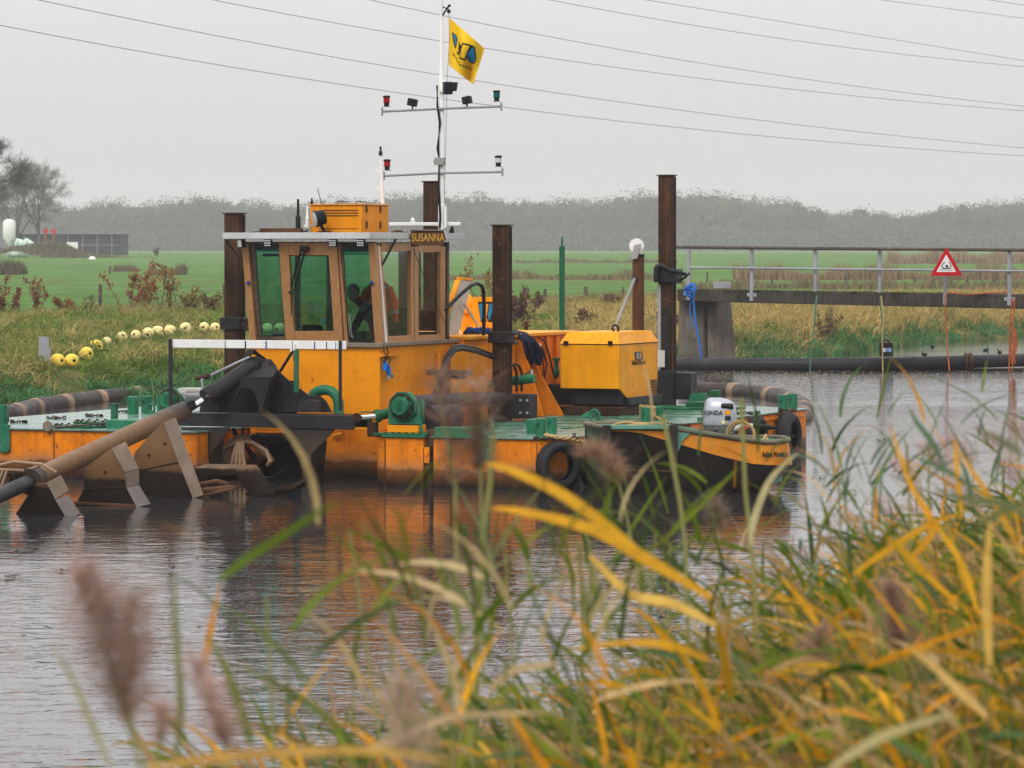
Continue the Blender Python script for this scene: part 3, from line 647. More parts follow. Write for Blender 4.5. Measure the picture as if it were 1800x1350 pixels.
# ================================================================== power cables
def cable(pts, label):
    us = [p[0] for p in pts]; vs = [p[1] for p in pts]; q = []
    pf = np.polyfit(us, vs, 2 if len([u for u in us if u < 1400]) > 1 else 1)
    for u in np.linspace(-500, 2300, 29):
        d = 150+max(u, -400)/1800*110; q.append(W(u, float(np.polyval(pf, u)), d))
    tag(part('power_cable', MB().tube(q, .016, 5, caps=False), M_cable, None, sharp=80), label, 'cable', 'power cables across the sky')
M_cable = paint('aluminium_cable', (.16, .16, .17), .6, 0, 0, .05)
for a in [([(0, 45), (700, 161), (1100, 215), (1440, 250), (1800, 273)], 'lowest power cable crossing the sky'), ([(65, 0), (700, 118), (1100, 181), (1440, 226), (1800, 259)], 'second lowest power cable, just above the lowest'),
          ([(370, 0), (700, 58), (1100, 121), (1440, 164), (1800, 194)], 'third power cable from below, passing behind the flag base'), ([(645, 0), (700, 10), (1100, 87), (1440, 145), (1800, 186)], 'fourth power cable from below, entering above the cabin'),
          ([(962, 0), (1100, 23), (1440, 78), (1800, 117)], 'fifth power cable from below, entering right of the flag'), ([(1148, 0), (1440, 52), (1800, 105)], 'sixth power cable from below, entering above the rear spud'),
          ([(1550, 0), (1680, 17), (1800, 32)], 'faint short cable near the top right corner'), ([(1738, 0), (1770, 4), (1800, 9)], 'topmost cable cutting the top right corner')]:
    cable(*a)

# ================================================================== footbridge
def bridge():
    t = empty('footbridge', tuple(G(1225, 640))); t.location.z = 0; tag(t, 'old concrete footbridge with grey railing over the canal', 'footbridge')
    L0 = Vector(t.location)
    A, B = W(1190, 508, 102), W(1860, 519, 95)          # top of the beam
    def loc(p): return Vector(p)-L0
    ax = (B-A); axn = ax.normalized(); bk = Vector((-axn.y, axn.x, 0)).normalized()
    hb = 22/F*99
    q = [A, B, B-Vector((0, 0, hb*1.12)), A-Vector((0, 0, hb))]
    part('beam', MB().ext([loc(p) for p in q], bk*.9), M_beam, t, .02)
    mo = MB()
    nm = 240; P = []
    for i in range(nm):
        a = random.random(); p = loc(A.lerp(B, a))+bk*random.random()*.5+Vector((0, 0, -.01)); r = random.uniform(.03, .09)
        mo.ball(p, r, 6, sz=.35)
    part('moss', mo, M_moss, t)
    posts = [(1213, 1), (1324, 0), (1436, 0), (1549, 0), (1664, 0), (1777, 0), (1892, 0)]
    def at(u, v, off=-.06):
        a = (u-1190)/670.0; d = 102+(95-102)*a; return loc(W(u, v, d))-bk*(-off) 
    vt = lambda u: 434+(u-1190)*5/600; vm = lambda u: 470+(u-1190)*6.5/600; vb = lambda u: 511+(u-1190)*10/600
    for (u, k) in posts:
        vb_ = vb(u)+12
        part('rail_post', MB().obox((at(u, vt(u)).lerp(at(u, vb_), .5)), axn*.045, bk*.03, Vector((0, 0, (at(u, vt(u)).z-at(u, vb_).z)/2))), M_rail, t, .006)
        part('bracket', MB().obox(at(u, vb(u)+5, -.04), axn*.15, bk*.03, (0, 0, .045)).obox(at(u, vb(u)+9, -.075), axn*.05, bk*.02, (0, 0, .10)), M_rail, t, .006)
    part('top_rail', MB().tube([at(1189, 434.5), at(1900, vt(1900)+.5)], .04, 8), M_wood_post, t)
    part('middle_rail', MB().tube([at(1215, vm(1215)), at(1900, vm(1900))], .028, 8), M_rail, t)
    # pier: two leaning concrete legs
    c = loc(W(1225, 640, 103.2)); c.z = -1
    zt = loc(A).z-hb
    for (ub0, ub1, ut0, ut1) in ((1191, 1235, 1193, 1236), (1244, 1271, 1243, 1258)):
        d = 102.2
        p = [loc(W(ub0, 655, d)), loc(W(ub1, 655, d)), loc(W(ut1, 0, d)), loc(W(ut0, 0, d))]
        p[0].z = p[1].z = -.6; p[2].z = p[3].z = zt
        part('pier', MB().ext(p, bk*.7), M_conc, t, .03)
    part('junction_box', MB().box(loc(W(1255, 507, 103.5)), loc(W(1285, 496, 103.5))+Vector((0, .25, 0))), M_rail, t, .01)
    return at
bat = bridge()
def sign():
    d = 96.6; c = W(1664, 470, d); t = empty('warning_sign', tuple(c)); tag(t, 'red bordered triangular warning sign with a drowning swimmer on the railing', 'sign')
    k = d/F; n = Vector((0, -1, 0))
    T = lambda u, v, y: Vector(((u-1664)*k, y, (470-v)*k))
    part('board', MB().ext([T(1635.5, 484.5, 0), T(1692, 484.5, 0), T(1663.5, 434.5, 0)], (0, .02, 0)), M_signr, t, .004)
    part('white_field', MB().ext([T(1646, 478, -.003), T(1680.5, 478, -.003), T(1663.2, 447.5, -.003)], (0, .002, 0)), M_white, t)
    s = MB(); fx = lambda x, y: T(1630+x/22.5, 430+y/22.5, -.007)
    s.lathe(fx(775, 855), (0, -1, 0), [(0, .034), (.002, .034)], 16)
    def stroke(pts, w=.010): s.tube([fx(*p) for p in pts], w, 6, flat=1)
    stroke([(690, 690), (640, 740), (560, 845), (650, 930), (720, 945), (770, 900)]); stroke([(850, 680), (890, 740), (950, 835), (870, 930), (790, 945)])
    stroke([(530, 955), (980, 955)], .004); stroke([(460, 1005), (560, 1000), (640, 1015), (740, 1000), (860, 1015), (1030, 1000)], .004)
    part('swimmer_symbol', s, M_signb, t)
sign()
# ropes that hang from the bridge
def sag(p, q, k, n=10):
    return [p.lerp(q, i/n)-Vector((0, 0, 4*k*(i/n)*(1-i/n))) for i in range(n+1)]
L0b = Vector((G(1225, 640).x, G(1225, 640).y, 0))
def rope(name, pts, r, mat, label, cat='rope', grp=None):
    return tag(part(name, MB().tube(pts, r, 6), mat, None, sharp=80), label, cat, grp)
rope('hanging_rope', sag(W(1436, 520, 98), W(1424, 648, 97.2), -.05)+[W(1423, 656, 97.2)], .022, M_ropeg, 'green rope hanging from the third railing post into the water', grp='ropes under the footbridge')
rope('hanging_rope', [W(1549, 520, 97.4), W(1553, 560, 97.2), W(1551, 600, 97.2), W(1552, 652, 97.2)], .018, M_rope, 'tan rope hanging from the bridge in front of the black container', grp='ropes under the footbridge')
rope('hanging_rope', [W(1547, 520, 97.4), W(1549, 545, 97.3), W(1556, 600, 97.2)], .02, M_ropeg, 'short green rope tied beside the tan rope', grp='ropes under the footbridge')
rope('hanging_rope', [W(1660, 525, 96.6), W(1664, 580, 96.5), W(1666, 620, 96.4), W(1669, 652, 96.3)], .018, M_ropeo, 'thin orange rope hanging below the triangular sign', grp='ropes under the footbridge')
rm = MB()
for k in range(9):
    u0 = 1782+random.uniform(-3, 3); rm.tube([W(u0, 524, 95.6), W(u0-random.uniform(-3, 6), 570, 95.6), W(u0-random.uniform(-6, 8), 600+random.uniform(-6, 6), 95.6), W(u0-random.uniform(-4, 8), 652+random.uniform(-4, 4), 95.6)] if k < 3 else [W(u0, 578, 95.6), W(u0-random.uniform(-6, 9), 606, 95.6), W(u0-random.uniform(-6, 6), 640, 95.6)], .017, 5)
tag(part('rope_tangle', rm, M_ropeo, None, sharp=80), 'orange rope tangle hanging at the right end of the bridge', 'rope')
rope('rail_rope', [W(1777, 514, 96), W(1740, 515, 96.2), W(1700, 518, 96.4), W(1666, 514, 96.6), W(1660, 524, 96.6)], .018, M_ropeo, 'orange rope strung along the bridge beam at the right')
st = MB()
for dx, pts in ((0, [(1212, 500), (1218, 520), (1222, 560), (1232, 620), (1236, 648)]), (0, [(1208, 505), (1214, 530), (1212, 545), (1218, 570), (1214, 578)])):
    p3 = [W(u+dx, v, 100.9) for u, v in pts]; st.tube(p3, .07 if pts[0][0] == 1212 else .035, 6, flat=.35)
for k in range(7): st.torus(W(1213+random.uniform(-4, 4), 510+random.uniform(-7, 9), 100.8), (random.uniform(-1, 1), 1, random.uniform(-1, 1)), .09, .022, 12, 5)
tag(part('ratchet_strap', st, M_blue, None, sharp=80), 'bright blue lashing strap hanging over the bridge pier', 'strap')

# ================================================================== pipes on the water
def pipe():
    t = empty('floating_pipe', (0, 0, 0)); tag(t, 'long black plastic pipe floating beneath the footbridge', 'pipe')
    ctl = [(1100, 641, 99.5), (1190, 641, 99), (1300, 641, 98.4), (1420, 641, 98), (1520, 640.5, 97.8), (1620, 638, 98.6), (1700, 636, 99.2), (1800, 633, 100.2), (1950, 628, 102)]
    part('pipe', MB().tube([W(u, v, d) for u, v, d in ctl], .165, 20), M_pipe, t, sharp=80)
    j = MB()
    for u in (1698, 1706): p = W(u, 636, 99.2); j.cyl(p-Vector((.035, 0, 0)), p+Vector((.035, 0, 0)), .235, n=20)
    part('flange', j, M_rustl, t)
M_pipe = paint('black_pipe_plastic', (.028, .027, .03), .35, .3, 0, .25, rust=(.10, .08, .065))
pipe()
def container():
    d = 97.5; b = W(1558, 627, d); t = empty('black_container', tuple(b)); tag(t, 'black plastic container with a pale sticker standing on the floating pipe', 'container')
    k = d/F; w = 11.5*k; h = 25*k
    part('body', MB().box((-w, -.12, 0), (w, .16, h)), M_blackp, t, .02)
    part('handle', MB().tube([(-.06, 0, h), (-.05, 0, h+.05), (.06, 0, h+.05), (.08, 0, h)], .018, 6), M_blackp, t)
    part('sticker', MB().box((-w*.75, -.125, h*.35), (-.02, -.121, h*.62), 0).box((-.02, -.125, h*.35), (w*.7, -.121, h*.62), 1), [M_white, M_sky], t)
M_sky = paint('pale_blue_label', (.20, .33, .60), .5, 0, 0, .05)
container()
def hose():
    t = empty('floating_hose', (0, 0, 0)); tag(t, 'thick brown floating discharge hose curving around behind the dredger', 'hose')
    ctl = [(-160, 745, 0), (-60, 735, 0), (15, 728, 0), (60, 716, 0), (120, 707, 0), (190, 698, 0), (270, 690, 0), (360, 684, 0), (460, 678, 0), (600, 672, 0), (800, 669, 0), (1000, 669, 0), (1150, 676, 0), (1220, 684, 0), (1300, 688, 0), (1370, 697, 0), (1405, 710, 0), (1412, 728, 0), (1380, 745, 0)]
    P = []
    for u, v, _ in ctl: p = G(u, v+4, .02); p.z = .06; P.append(p)
    P2 = []
    for i in range(len(P)-1):
        a, b, c, e = P[max(i-1, 0)], P[i], P[i+1], P[min(i+2, len(P)-1)]
        for k in range(8):
            x = k/8; P2.append(.5*((2*b)+(-a+c)*x+(2*a-5*b+4*c-e)*x*x+(-a+3*b-3*c+e)*x**3))
    P2.append(P[-1])
    part('hose_body', MB().tube(P2, .165, 18), M_hoseb, t, sharp=80)
    # pale worn flanges
    acc = 0
    bands = 0
    for i in range(1, len(P2)-2):
        acc += (P2[i]-P2[i-1]).length
        if acc > 2.1:
            acc = 0; a, b = P2[i], P2[i+1]; dd = (b-a).normalized(); ex = .42
            part('worn_band', MB().tube([a-dd*ex/2, a-dd*ex/2*.8, a+dd*ex/2*.8, a+dd*ex/2], [.165, .174, .174, .165], 18), M_band, t, sharp=80)
M_hoseb = paint('brown_black_rubber', (.045, .034, .028), .45, .9, 0, .4, rust=(.13, .085, .055), tint2=(.09, .06, .045))
M_band = paint('bare_tan_rubber', (.30, .20, .12), .6, 2.2, 0, .35, rust=(.07, .05, .038), tint2=(.16, .11, .075))
hose()

# ================================================================== buoy line, posts on the left bank
def buoys():
    ctl = [(101, 634, 12.5), (126, 634, 12.5), (151, 622, 12.5), (169, 609, 12), (187, 600, 8), (214, 593, 10), (239, 589, 9), (260, 586, 10.5), (277, 583, 10.5), (299, 581, 10), (326, 577, 10.5), (359, 575, 9), (378, 576, 9), (470, 577, 9), (491, 577, 9)]
    prev = None; cords = []
    dproto = None
    for i, (u, v, r) in enumerate(ctl):
        dd = 100.
        for _ in range(60):
            X = (u-900)/F*dd; z = float(gz(np.array([X]), np.array([dd]))[0])+.15; dd = .5*dd+.5*(H-z)*F/(v-VH)
        R = r/F*dd; c = W(u, v, dd)
        o = empty('float_ball', tuple(c), random.uniform(-.6, .6)); o.scale = (R/.17,)*3
        ang = [(.4, .1), (.3, .2), (.7, .5), (.9, .6)][i] if i < 4 else (random.uniform(0, 3), random.uniform(-.5, .5))
        if dproto is None:
            prof = [(-.15, .035), (-.158, .07), (-.14, .12), (-.08, .158), (0, .17), (.08, .158), (.14, .12), (.158, .07), (.15, .035)]
            pb = part('ball', MB().lathe((0, 0, 0), (.35, -1, .05), prof, 24), M_buoy, o, sharp=80); pe = part('eyelet', MB().cyl(Vector((.35, -1, .05)).normalized()*.165, Vector((.35, -1, .05)).normalized()*-.165, .036, n=12), M_blackp, o)
            dproto = (pb, pe)
        else:
            for q in dproto: cc = q.copy(); COL.objects.link(cc); cc.parent = o
        if i > 3:
            bb = [ch for ch in o.children if ch.name.startswith('ball')][0]; bb.data = dproto[0].data.copy() if i == 4 else pale_data; pale_data = bb.data
            if i == 4: bb.data.materials[0] = M_buoyp
            o.rotation_euler = (random.uniform(-.4, .4), random.uniform(-.4, .4), random.uniform(0, 3))
        lab = ['large yellow float beside the grey steel post, nearest of the line', 'second yellow float from the grey post, hole facing the canal', 'third yellow float from the grey post', 'fourth yellow float, partly behind grass', 'small pale float sunk in the grass after the fourth', 'bright yellow float behind a tall tuft, sixth of the line', 'seventh float of the line, half hidden', 'eighth float of the line, pale and round', 'ninth float of the line, faded white yellow', 'tenth float of the line, low in the grass', 'eleventh float of the line with a dark spot', 'twelfth float, standing apart before the spud', 'float just left of the rusty front spud', 'float seen through the left cabin window', 'last float seen through the cabin window glass'][i]
        tag(o, lab, 'float', 'line of yellow floats on the bank')
        cords.append(c)
    tag(part('float_line', MB().tube(cords, .014, 5), M_rope, None, sharp=80), 'thin cord joining the yellow floats on the bank', 'cord')
buoys()
def gpost():
    dd = 85.
    for _ in range(60):
        X = (88-900)/F*dd; z = float(gz(np.array([X]), np.array([dd]))[0]); dd = .5*dd+.5*(H-z)*F/(648-VH)
    t = empty('steel_post', tuple(W(78, 648, dd))); tag(t, 'grey steel sheet post standing in the grass beside the floats', 'post')
    k = dd/F; h = 57*k
    part('sheet', MB().ext([(-10*k, 0, -.1), (8*k, -.04, -.1), (8*k, -.04, h-.02), (-10*k, 0, h)], (0, .03, 0)), M_rail, t, .004)
    part('small_post', MB().box((8*k, -.06, -.1), (11*k, -.02, h*.62)), M_rail, t)
gpost()
def duck(u, v, lab, s=.62):
    b = G(u, v); t = empty('coot', (b.x, b.y, 0), random.uniform(0, 6)); tag(t, lab, 'bird', 'dark water birds beyond the pipe')
    mb = MB(); mb.tube([(-.17*s, 0, .06*s), (-.12*s, 0, .05*s), (0, 0, .05*s), (.09*s, 0, .06*s), (.12*s, 0, .12*s), (.13*s, 0, .18*s), (.16*s, 0, .20*s), (.185*s, 0, .195*s)], [.008*s, .05*s, .085*s, .06*s, .03*s, .028*s, .032*s, .012*s], 10)
    part('body', mb, M_blackp, t, sharp=80); part('beak', MB().cyl((.185*s, 0, .195*s), (.22*s, 0, .19*s), .012*s, .004*s, 6), M_white, t)
duck(1639, 611, 'dark water bird left of the others beyond the pipe'); duck(1733, 617, 'dark water bird in the middle beyond the pipe'); duck(1757, 621, 'dark water bird nearest the rope tangle'); duck(1625, 625, 'dark water bird close behind the pipe under the sign')
# ================================================================== the dredger (built in its own axes: x right, y aft, z up from the water)
DR = empty('dredger', (ORG[0], ORG[1], 0), -TH); tag(DR, 'orange and yellow workboat dredger with wooden wheelhouse, green deck and rusty spuds', 'dredger')
ZD = .63
def V3(x, y, z): return Vector((x, y, z))
# ---- right pontoon: coupled in two pieces with a slot
hp = part('hull', MB().ext([(-2.42, .30, -.5), (-2.18, 0, -.5), (-1.66, 0, -.5), (-1.64, .28, -.5), (-1.64, 1.2, -.5), (-2.42, 1.2, -.5)], (0, 0, .5+ZD-.012)), M_hull, DR, .012)
x0 = -1.54
part('hull', MB().ext([(x0, .26, -.5), (x0+.02, 0, -.5), (-.10, 0, -.5), (.15, .34, -.5), (.16, 10.04, -.5), (-2.5, 10.3, -.5), (-2.5, 1.22, -.5), (x0, 1.22, -.5)], (0, 0, .5+ZD-.012)), M_hull, DR, .012)
part('deck', MB().ext([(-2.45, .27, ZD-.010), (-2.2, -.035, ZD-.010), (-1.63, -.035, ZD-.010), (-1.63, 1.18, ZD-.010), (-2.45, 1.18, ZD-.010)], (0, 0, .022)), M_green, DR, .004)
part('deck', MB().ext([(x0-.03, .24, ZD-.010), (x0-.0, -.035, ZD-.010), (-.09, -.035, ZD-.010), (.185, .33, ZD-.010), (.195, 10.07, ZD-.010), (-4.9, 11.6, ZD-.010), (-4.9, 4.2, ZD-.010), (-2.5, 4.2, ZD-.010), (-2.5, 1.22, ZD-.010), (x0-.03, 1.22, ZD-.010)], (0, 0, .022)), M_deck, DR, .004)
# seams, weld lines and coupling post in the slot
sm_ = MB()
for x in (-2.18+.001, -1.28, -.12):
    sm_.box((x-.006, -.006, -.3), (x+.006, .002, ZD-.05))
for y in (1.6, 3.2, 4.8, 6.4, 8.0): sm_.box((.157, y, -.3), (.166, y+.014, ZD-.03))
for x in (-6.9, -5.9, -7.9): sm_.box((x-.006, -.006, -.3), (x+.006, .002, ZD-.05))
part('weld_seams', sm_, M_rust, DR)
part('coupling_post', MB().box((-1.632, .06, -.5), (-1.55, .16, ZD+.09)).box((-1.64, -.01, .22), (-1.56, .05, .52)), M_rust, DR, .008)
part('coupling_hook', MB().box((-1.635, -.03, .30), (-1.565, -.012, .50)), M_hull, DR, .004)
# rubbing strips and chips of dented steel
part('rub_strip', MB().box((.15, .5, ZD-.10), (.185, 9.9, ZD-.05)), M_hull, DR, .006)
# ---- left pontoon
part('hull', MB().ext([(-9.15, .0, -.5), (-4.83, 0, -.5), (-4.80, 8.9, -.5), (-9.1, 8.9, -.5)], (0, 0, .5+ZD-.012)), M_hull, DR, .012)
part('deck', MB().ext([(-9.2, -.035, ZD-.010), (-4.8, -.035, ZD-.010), (-4.77, 8.9, ZD-.010), (-9.14, 8.9, ZD-.010)], (0, 0, .022)), M_deckw, DR, .004) if 'M_deckw' in globals() else None
# ---- main hull under the wheelhouse, with the dark well opening
xl, xr, yc = -4.80, -2.92, 1.5
wl0, wl1 = S(447, 800, y=yc).x, S(533, 800, y=yc).x; wt = S(480, 762, y=yc).z
part('hull', MB().box((xl, yc, -.5), (wl0, 4.2, ZD-.02)).box((wl1, yc, -.5), (-2.44, 4.2, ZD-.02)).box((wl0, yc, wt), (wl1, 4.2, ZD-.02)).box((wl0, 3.0, -.5), (wl1, 4.2, wt)), M_hull, DR, .01)
part('hull', MB().box((-4.82, 4.2, -.5), (-2.5, 11.4, ZD-.02)), M_hull, DR, .01)
part('well_steel', MB().box((wl0+.02, 1.9, -.3), (wl1-.02, 2.02, wt-.08)).obox((-3.8, 1.75, .2), (.3, 0, .2), (0, .03, 0), (-.02, 0, .03)), M_black, DR, .01)
# ---- wheelhouse
wh = part('wheelhouse_wall', MB().box((xl, yc, ZD-.015), (xr, 4.02, 1.71)), M_wall, DR, .008)
tr = MB()
tr.box((xl-.05, yc-.05, 1.705), (xr+.05, yc+.08, 1.765)); tr.box((xr-.06, yc+.085, 1.715), (xr+.055, 4.08, 1.765)); tr.box((xl-.05, yc+.085, 1.715), (xl+.06, 4.08, 1.765)); tr.box((xl+.065, 3.98, 1.715), (xr-.065, 4.08, 1.765))
part('sill', tr, M_woodg, DR, .006)
# slanted front plane: bottom at yc, leans out towards the top
top_y = S(649, 418, x=xr).y; LEAN = (top_y-yc)/(S(649, 418, x=xr).z-1.765)
def FP(u, v):
    """point on the slanted window plane"""
    z = 2.4
    for _ in range(12): p = S(u, v, y=yc+LEAN*(z-1.765)); z = p.z
    return p
nf = Vector((0, -1, -LEAN)).normalized()*-1          # inward
if nf.y < 0: nf = -nf
def cr(x, y): return (380+x/3.75, 340+y/3.75)           # enlarged-crop coordinates to photo points
def FPc(x, y): return FP(*cr(x, y))
def fpoly(pts, th=.05, off=0.0): 
    q = [FPc(*p)-nf*(-off) for p in pts]; return q, nf*th
w = part('window_frame', (lambda a: MB().ext(*a))(fpoly([(166, 325), (208, 325), (264, 985), (220, 985)], .09)), M_wood, DR, .006)
def fbar(mb, pts, th=.05, off=0.0, m=0): q, n_ = fpoly(pts, th, off); mb.ext(q, n_, m); return mb
part('window_frame', fbar(MB(), [(1000, 325), (1050, 325), (1098, 1003), (1046, 1003)], .10), M_wood, DR, .006)
dk = MB(); fbar(dk, [(208, 325), (246, 325), (292, 985), (264, 985)], .03, .05); fbar(dk, [(792, 325), (824, 325), (866, 990), (832, 990)], .04, .04); fbar(dk, [(398, 325), (412, 325), (464, 985), (446, 985)], .03, .04)
fbar(dk, [(284, 940), (448, 940), (452, 985), (290, 985)], .04, .03); fbar(dk, [(140, 318), (1060, 318), (1060, 330), (140, 330)], .12, .0)
part('frame_shadow_gap', dk, M_woodd, DR, .004)
# centre sash: four members
cs = MB(); fbar(cs, [(412, 325), (474, 325), (520, 985), (462, 985)], .07, -.01); fbar(cs, [(737, 325), (795, 325), (838, 985), (782, 985)], .07, -.01)
sash = part('window_sash', cs, M_wood, DR, .005)
cs = MB(); fbar(cs, [(474, 325), (737, 325), (742, 408), (480, 408)], .07, -.006); part('window_sash', cs, M_wood, DR, .005); cs = MB(); fbar(cs, [(516, 908), (779, 908), (783, 980), (520, 985)], .07, -.006)
part('window_sash', cs, M_wood, DR, .005)
cs = MB(); fbar(cs, [(797, 325), (808, 325), (866, 990), (842, 990)], .06, .02); fbar(cs, [(864, 985), (1046, 992), (1047, 1010), (864, 1004)], .06, .02)
part('window_frame', cs, M_wood, DR, .004)
def pane(pts, mat, off=.045):
    q, n_ = fpoly(pts, .006, off); return part('window_pane', MB().ext(q, n_), mat, DR)
pane([(246, 380), (400, 380), (448, 940), (286, 940)], M_glasst); pane([(240, 330), (398, 330), (400, 380), (246, 380)], M_glassd)
pane([(480, 408), (742, 408), (779, 908), (516, 908)], M_glasst); pane([(824, 400), (1006, 400), (1046, 992), (864, 985)], M_glasst); pane([(820, 330), (1002, 330), (1006, 400), (824, 400)], M_glassd)
# blind roll, wipers, catches, cable clips
part('blind_roll', (lambda q: MB().tube([q[0], q[1]], .02, 8))([FPc(290, 395)+nf*.09, FPc(402, 395)+nf*.09]), M_blackp, DR)
wp = MB(); a, b = FPc(590, 365)-nf*.05, FPc(505, 660)-nf*.05
wp.tube([FPc(575, 370)-nf*.06, FPc(520, 560)-nf*.05, FPc(500, 640)-nf*.04], [.016, .012, .008], 6); wp.tube([FPc(600, 372)-nf*.06, FPc(560, 520)-nf*.05, FPc(512, 665)-nf*.04], [.016, .010, .007], 6)
wp.obox(FPc(592, 368)-nf*.05, (.055, 0, 0), nf*.03, (0, 0, .025)); wp.tube([FPc(498, 560)-nf*.03, FPc(500, 800)-nf*.02], .007, 5); wp.tube([FPc(488, 655)-nf*.05, FPc(515, 670)-nf*.05], .014, 6)
part('wiper', wp, M_blackp, DR)
ct = MB()
for x, y in ((216, 592), (1030, 592)): ct.ball(FPc(x, y)-nf*.02, .028, 8)
part('window_catch', ct, M_bluec, DR)
# side windows on the starboard wall
def SX(x, y, dx=0.0): p = S(*cr(x, y), x=xr); p.x += dx; return p
def sbar(mb, pts, th=-.05, dx=0.0, m=0): mb.ext([SX(px, py, dx) for px, py in pts], (th, 0, 0), m); return mb
sw = MB(); sbar(sw, [(1052, 325), (1066, 325), (1122, 1000), (1108, 1003)], -.04, .02); part('corner_strip', sw, M_white, DR, .003)
sw = MB(); sbar(sw, [(1068, 350), (1092, 350), (1136, 942), (1120, 1000)], -.06, .0); sbar(sw, [(1286, 350), (1304, 350), (1304, 990), (1284, 990)], -.06, .0); sbar(sw, [(1092, 325), (1284, 325), (1282, 380), (1094, 384)], -.06, .001); sbar(sw, [(1137, 942), (1283, 936), (1283, 988), (1124, 998)], -.06, .001)
part('side_window_frame', sw, M_woodv if 'M_woodv' in globals() else M_wood, DR, .004)
sw = MB(); sbar(sw, [(1308, 350), (1334, 350), (1334, 988), (1310, 990)], -.06, .0); sbar(sw, [(1482, 350), (1512, 350), (1510, 984), (1478, 985)], -.06, .0); sbar(sw, [(1335, 325), (1480, 325), (1480, 386), (1335, 390)], -.06, .001); sbar(sw, [(1335, 935), (1476, 930), (1477, 984), (1335, 987)], -.06, .001)
part('side_window_frame', sw, M_wood, DR, .004)
part('window_pane', sbar(MB(), [(1094, 384), (1284, 380), (1283, 936), (1136, 942)], -.006, -.03), M_glassc, DR)
part('window_pane', sbar(MB(), [(1335, 390), (1481, 386), (1476, 930), (1335, 935)], -.006, -.03), M_glassc, DR)
yb = 4.0
# port side and rear: corner posts with open glazing so one looks through
bk = MB(); zt_ = 3.08
for (xa, xb) in ((xl, xl+.07), (-3.72, -3.64), (-3.18, -2.99)): bk.box((xa, yb-.07, 1.765), (xb, yb, zt_))
bk.box((xl+.07, yb-.065, 2.95), (-2.99, yb-.005, zt_)); bk.box((xl+.072, yb-.065, 1.765), (-2.99, yb-.005, 1.86))
for ya in (2.9,): bk.box((xl, ya, 1.765), (xl+.06, ya+.07, zt_))
bk.box((xl+.002, yc-.3, 2.98), (xl+.058, yb-.07, zt_)); bk.box((xl+.002, yc+.1, 1.766), (xl+.058, yb-.07, 1.84))
part('rear_window_frame', bk, M_woodd, DR, .004)
part('rear_panel', MB().box((-3.64, yb-.055, 1.87), (-3.40, yb-.02, 2.949)).box((-3.40, yb-.055, 1.87), (-3.18, yb-.02, 2.15)), M_woodd, DR)
part('window_pane', MB().box((xl+.07, yb-.04, 1.86), (-3.72, yb-.035, 2.95)), M_glassc, DR)
part('window_pane', MB().box((xl+.025, yc+.12, 1.84), (xl+.03, 2.9, 2.98)).box((xl+.025, 2.97, 1.84), (xl+.03, yb-.07, 2.98)), M_glassc, DR)
# fittings inside
part('console', MB().box((-4.6, 1.75, 1.715), (-3.62, 2.1, 1.87)).obox((-4.1, 1.95, 1.9), (.14, 0, 0), (0, .03, .06), (0, .05, -.03)), M_blackp, DR, .01)
part('mug', MB().cyl(S(568, 566, y=1.9)-V3(0, 0, .05), S(568, 566, y=1.9)+V3(0, 0, .05), .03), M_white, DR)
part('loose_papers', MB().box((-4.5, 1.6, 1.872), (-4.2, 1.74, 1.876)).box((-4.1, 1.62, 1.872), (-3.8, 1.74, 1.88)), M_white, DR)
cb = MB()
for k in range(2): cb.tube([S(608+k*6, 500, y=1.45), S(612+k*3, 560, y=1.45), S(616+k*3, 592, y=1.45), S(622, 594, y=1.45)], .004, 4)
part('hanging_cable', cb, M_grey, DR)
# roof
rz = 3.12; ry0 = S(648, 413, z=3.17).y if False else top_y-.14
rA = S(393, 412, y=ry0); rB = S(646, 414, y=ry0)
xL, xR = rA.x, rB.x+.03; ry1 = S(815, 427, x=xR).y
part('roof', MB().box((xL, ry0, rz+.012), (xR, ry1, rz+.075)), M_black, DR, .006)
part('roof_edge', MB().box((xL-.01, ry0-.012, rz), (xR+.012, ry0-.001, rz+.082)).box((xR+.001, ry0, rz), (xR+.012, ry1, rz+.082)).box((xL-.012, ry0, rz), (xL-.001, ry1, rz+.082)).box((xL, ry1+.001, rz), (xR, ry1+.012, rz+.082)), M_alu, DR, .003)
part('roof_trim_board', MB().box((xL+.4, ry0+.25, rz+.08), (xL+1.0, ry0+.33, rz+.14)), M_rustl, DR, .004)
part('roof_strut', MB().tube([S(*cr(62, 308), y=ry0+.06), FPc(170, 445)], .012, 6), M_black, DR)
part('roof_strut', MB().tube([S(*cr(1185, 300), x=xR-.02), SX(1088, 468, .02)], .016, 6).tube([S(*cr(1095, 268), x=xR), S(*cr(1190, 275), x=xR)], .012, 6), M_black, DR)
for (x, y) in ((343, 335), (772, 337), (955, 337)):
    p = S(*cr(x, y), y=ry0+.03)
    lp = part('work_lamp', MB().box((p.x-.052, ry0+.005, rz-.105), (p.x+.052, ry0+.06, rz-.005)), M_blackp, DR, .006)
    g = MB()
    for i in range(4):
        for j in range(3): g.lathe((p.x-.036+i*.024, ry0+.004, rz-.085+j*.03), (0, -1, 0), [(0, .010), (.003, .010), (.006, .005)], 8)
    part('led_lens', g, M_clear, lp)
p = S(*cr(165, 332), y=ry0+.03); lp = part('work_lamp', MB().obox((p.x, ry0+.05, rz-.06), (.045, -.03, 0), (.015, .03, 0), (-.01, 0, .055)), M_blackp, DR, .006)
part('led_lens', MB().obox((p.x-.02, ry0+.022, rz-.06), (.036, -.024, 0), (.004, .006, 0), (-.008, 0, .045)), M_clear, lp)
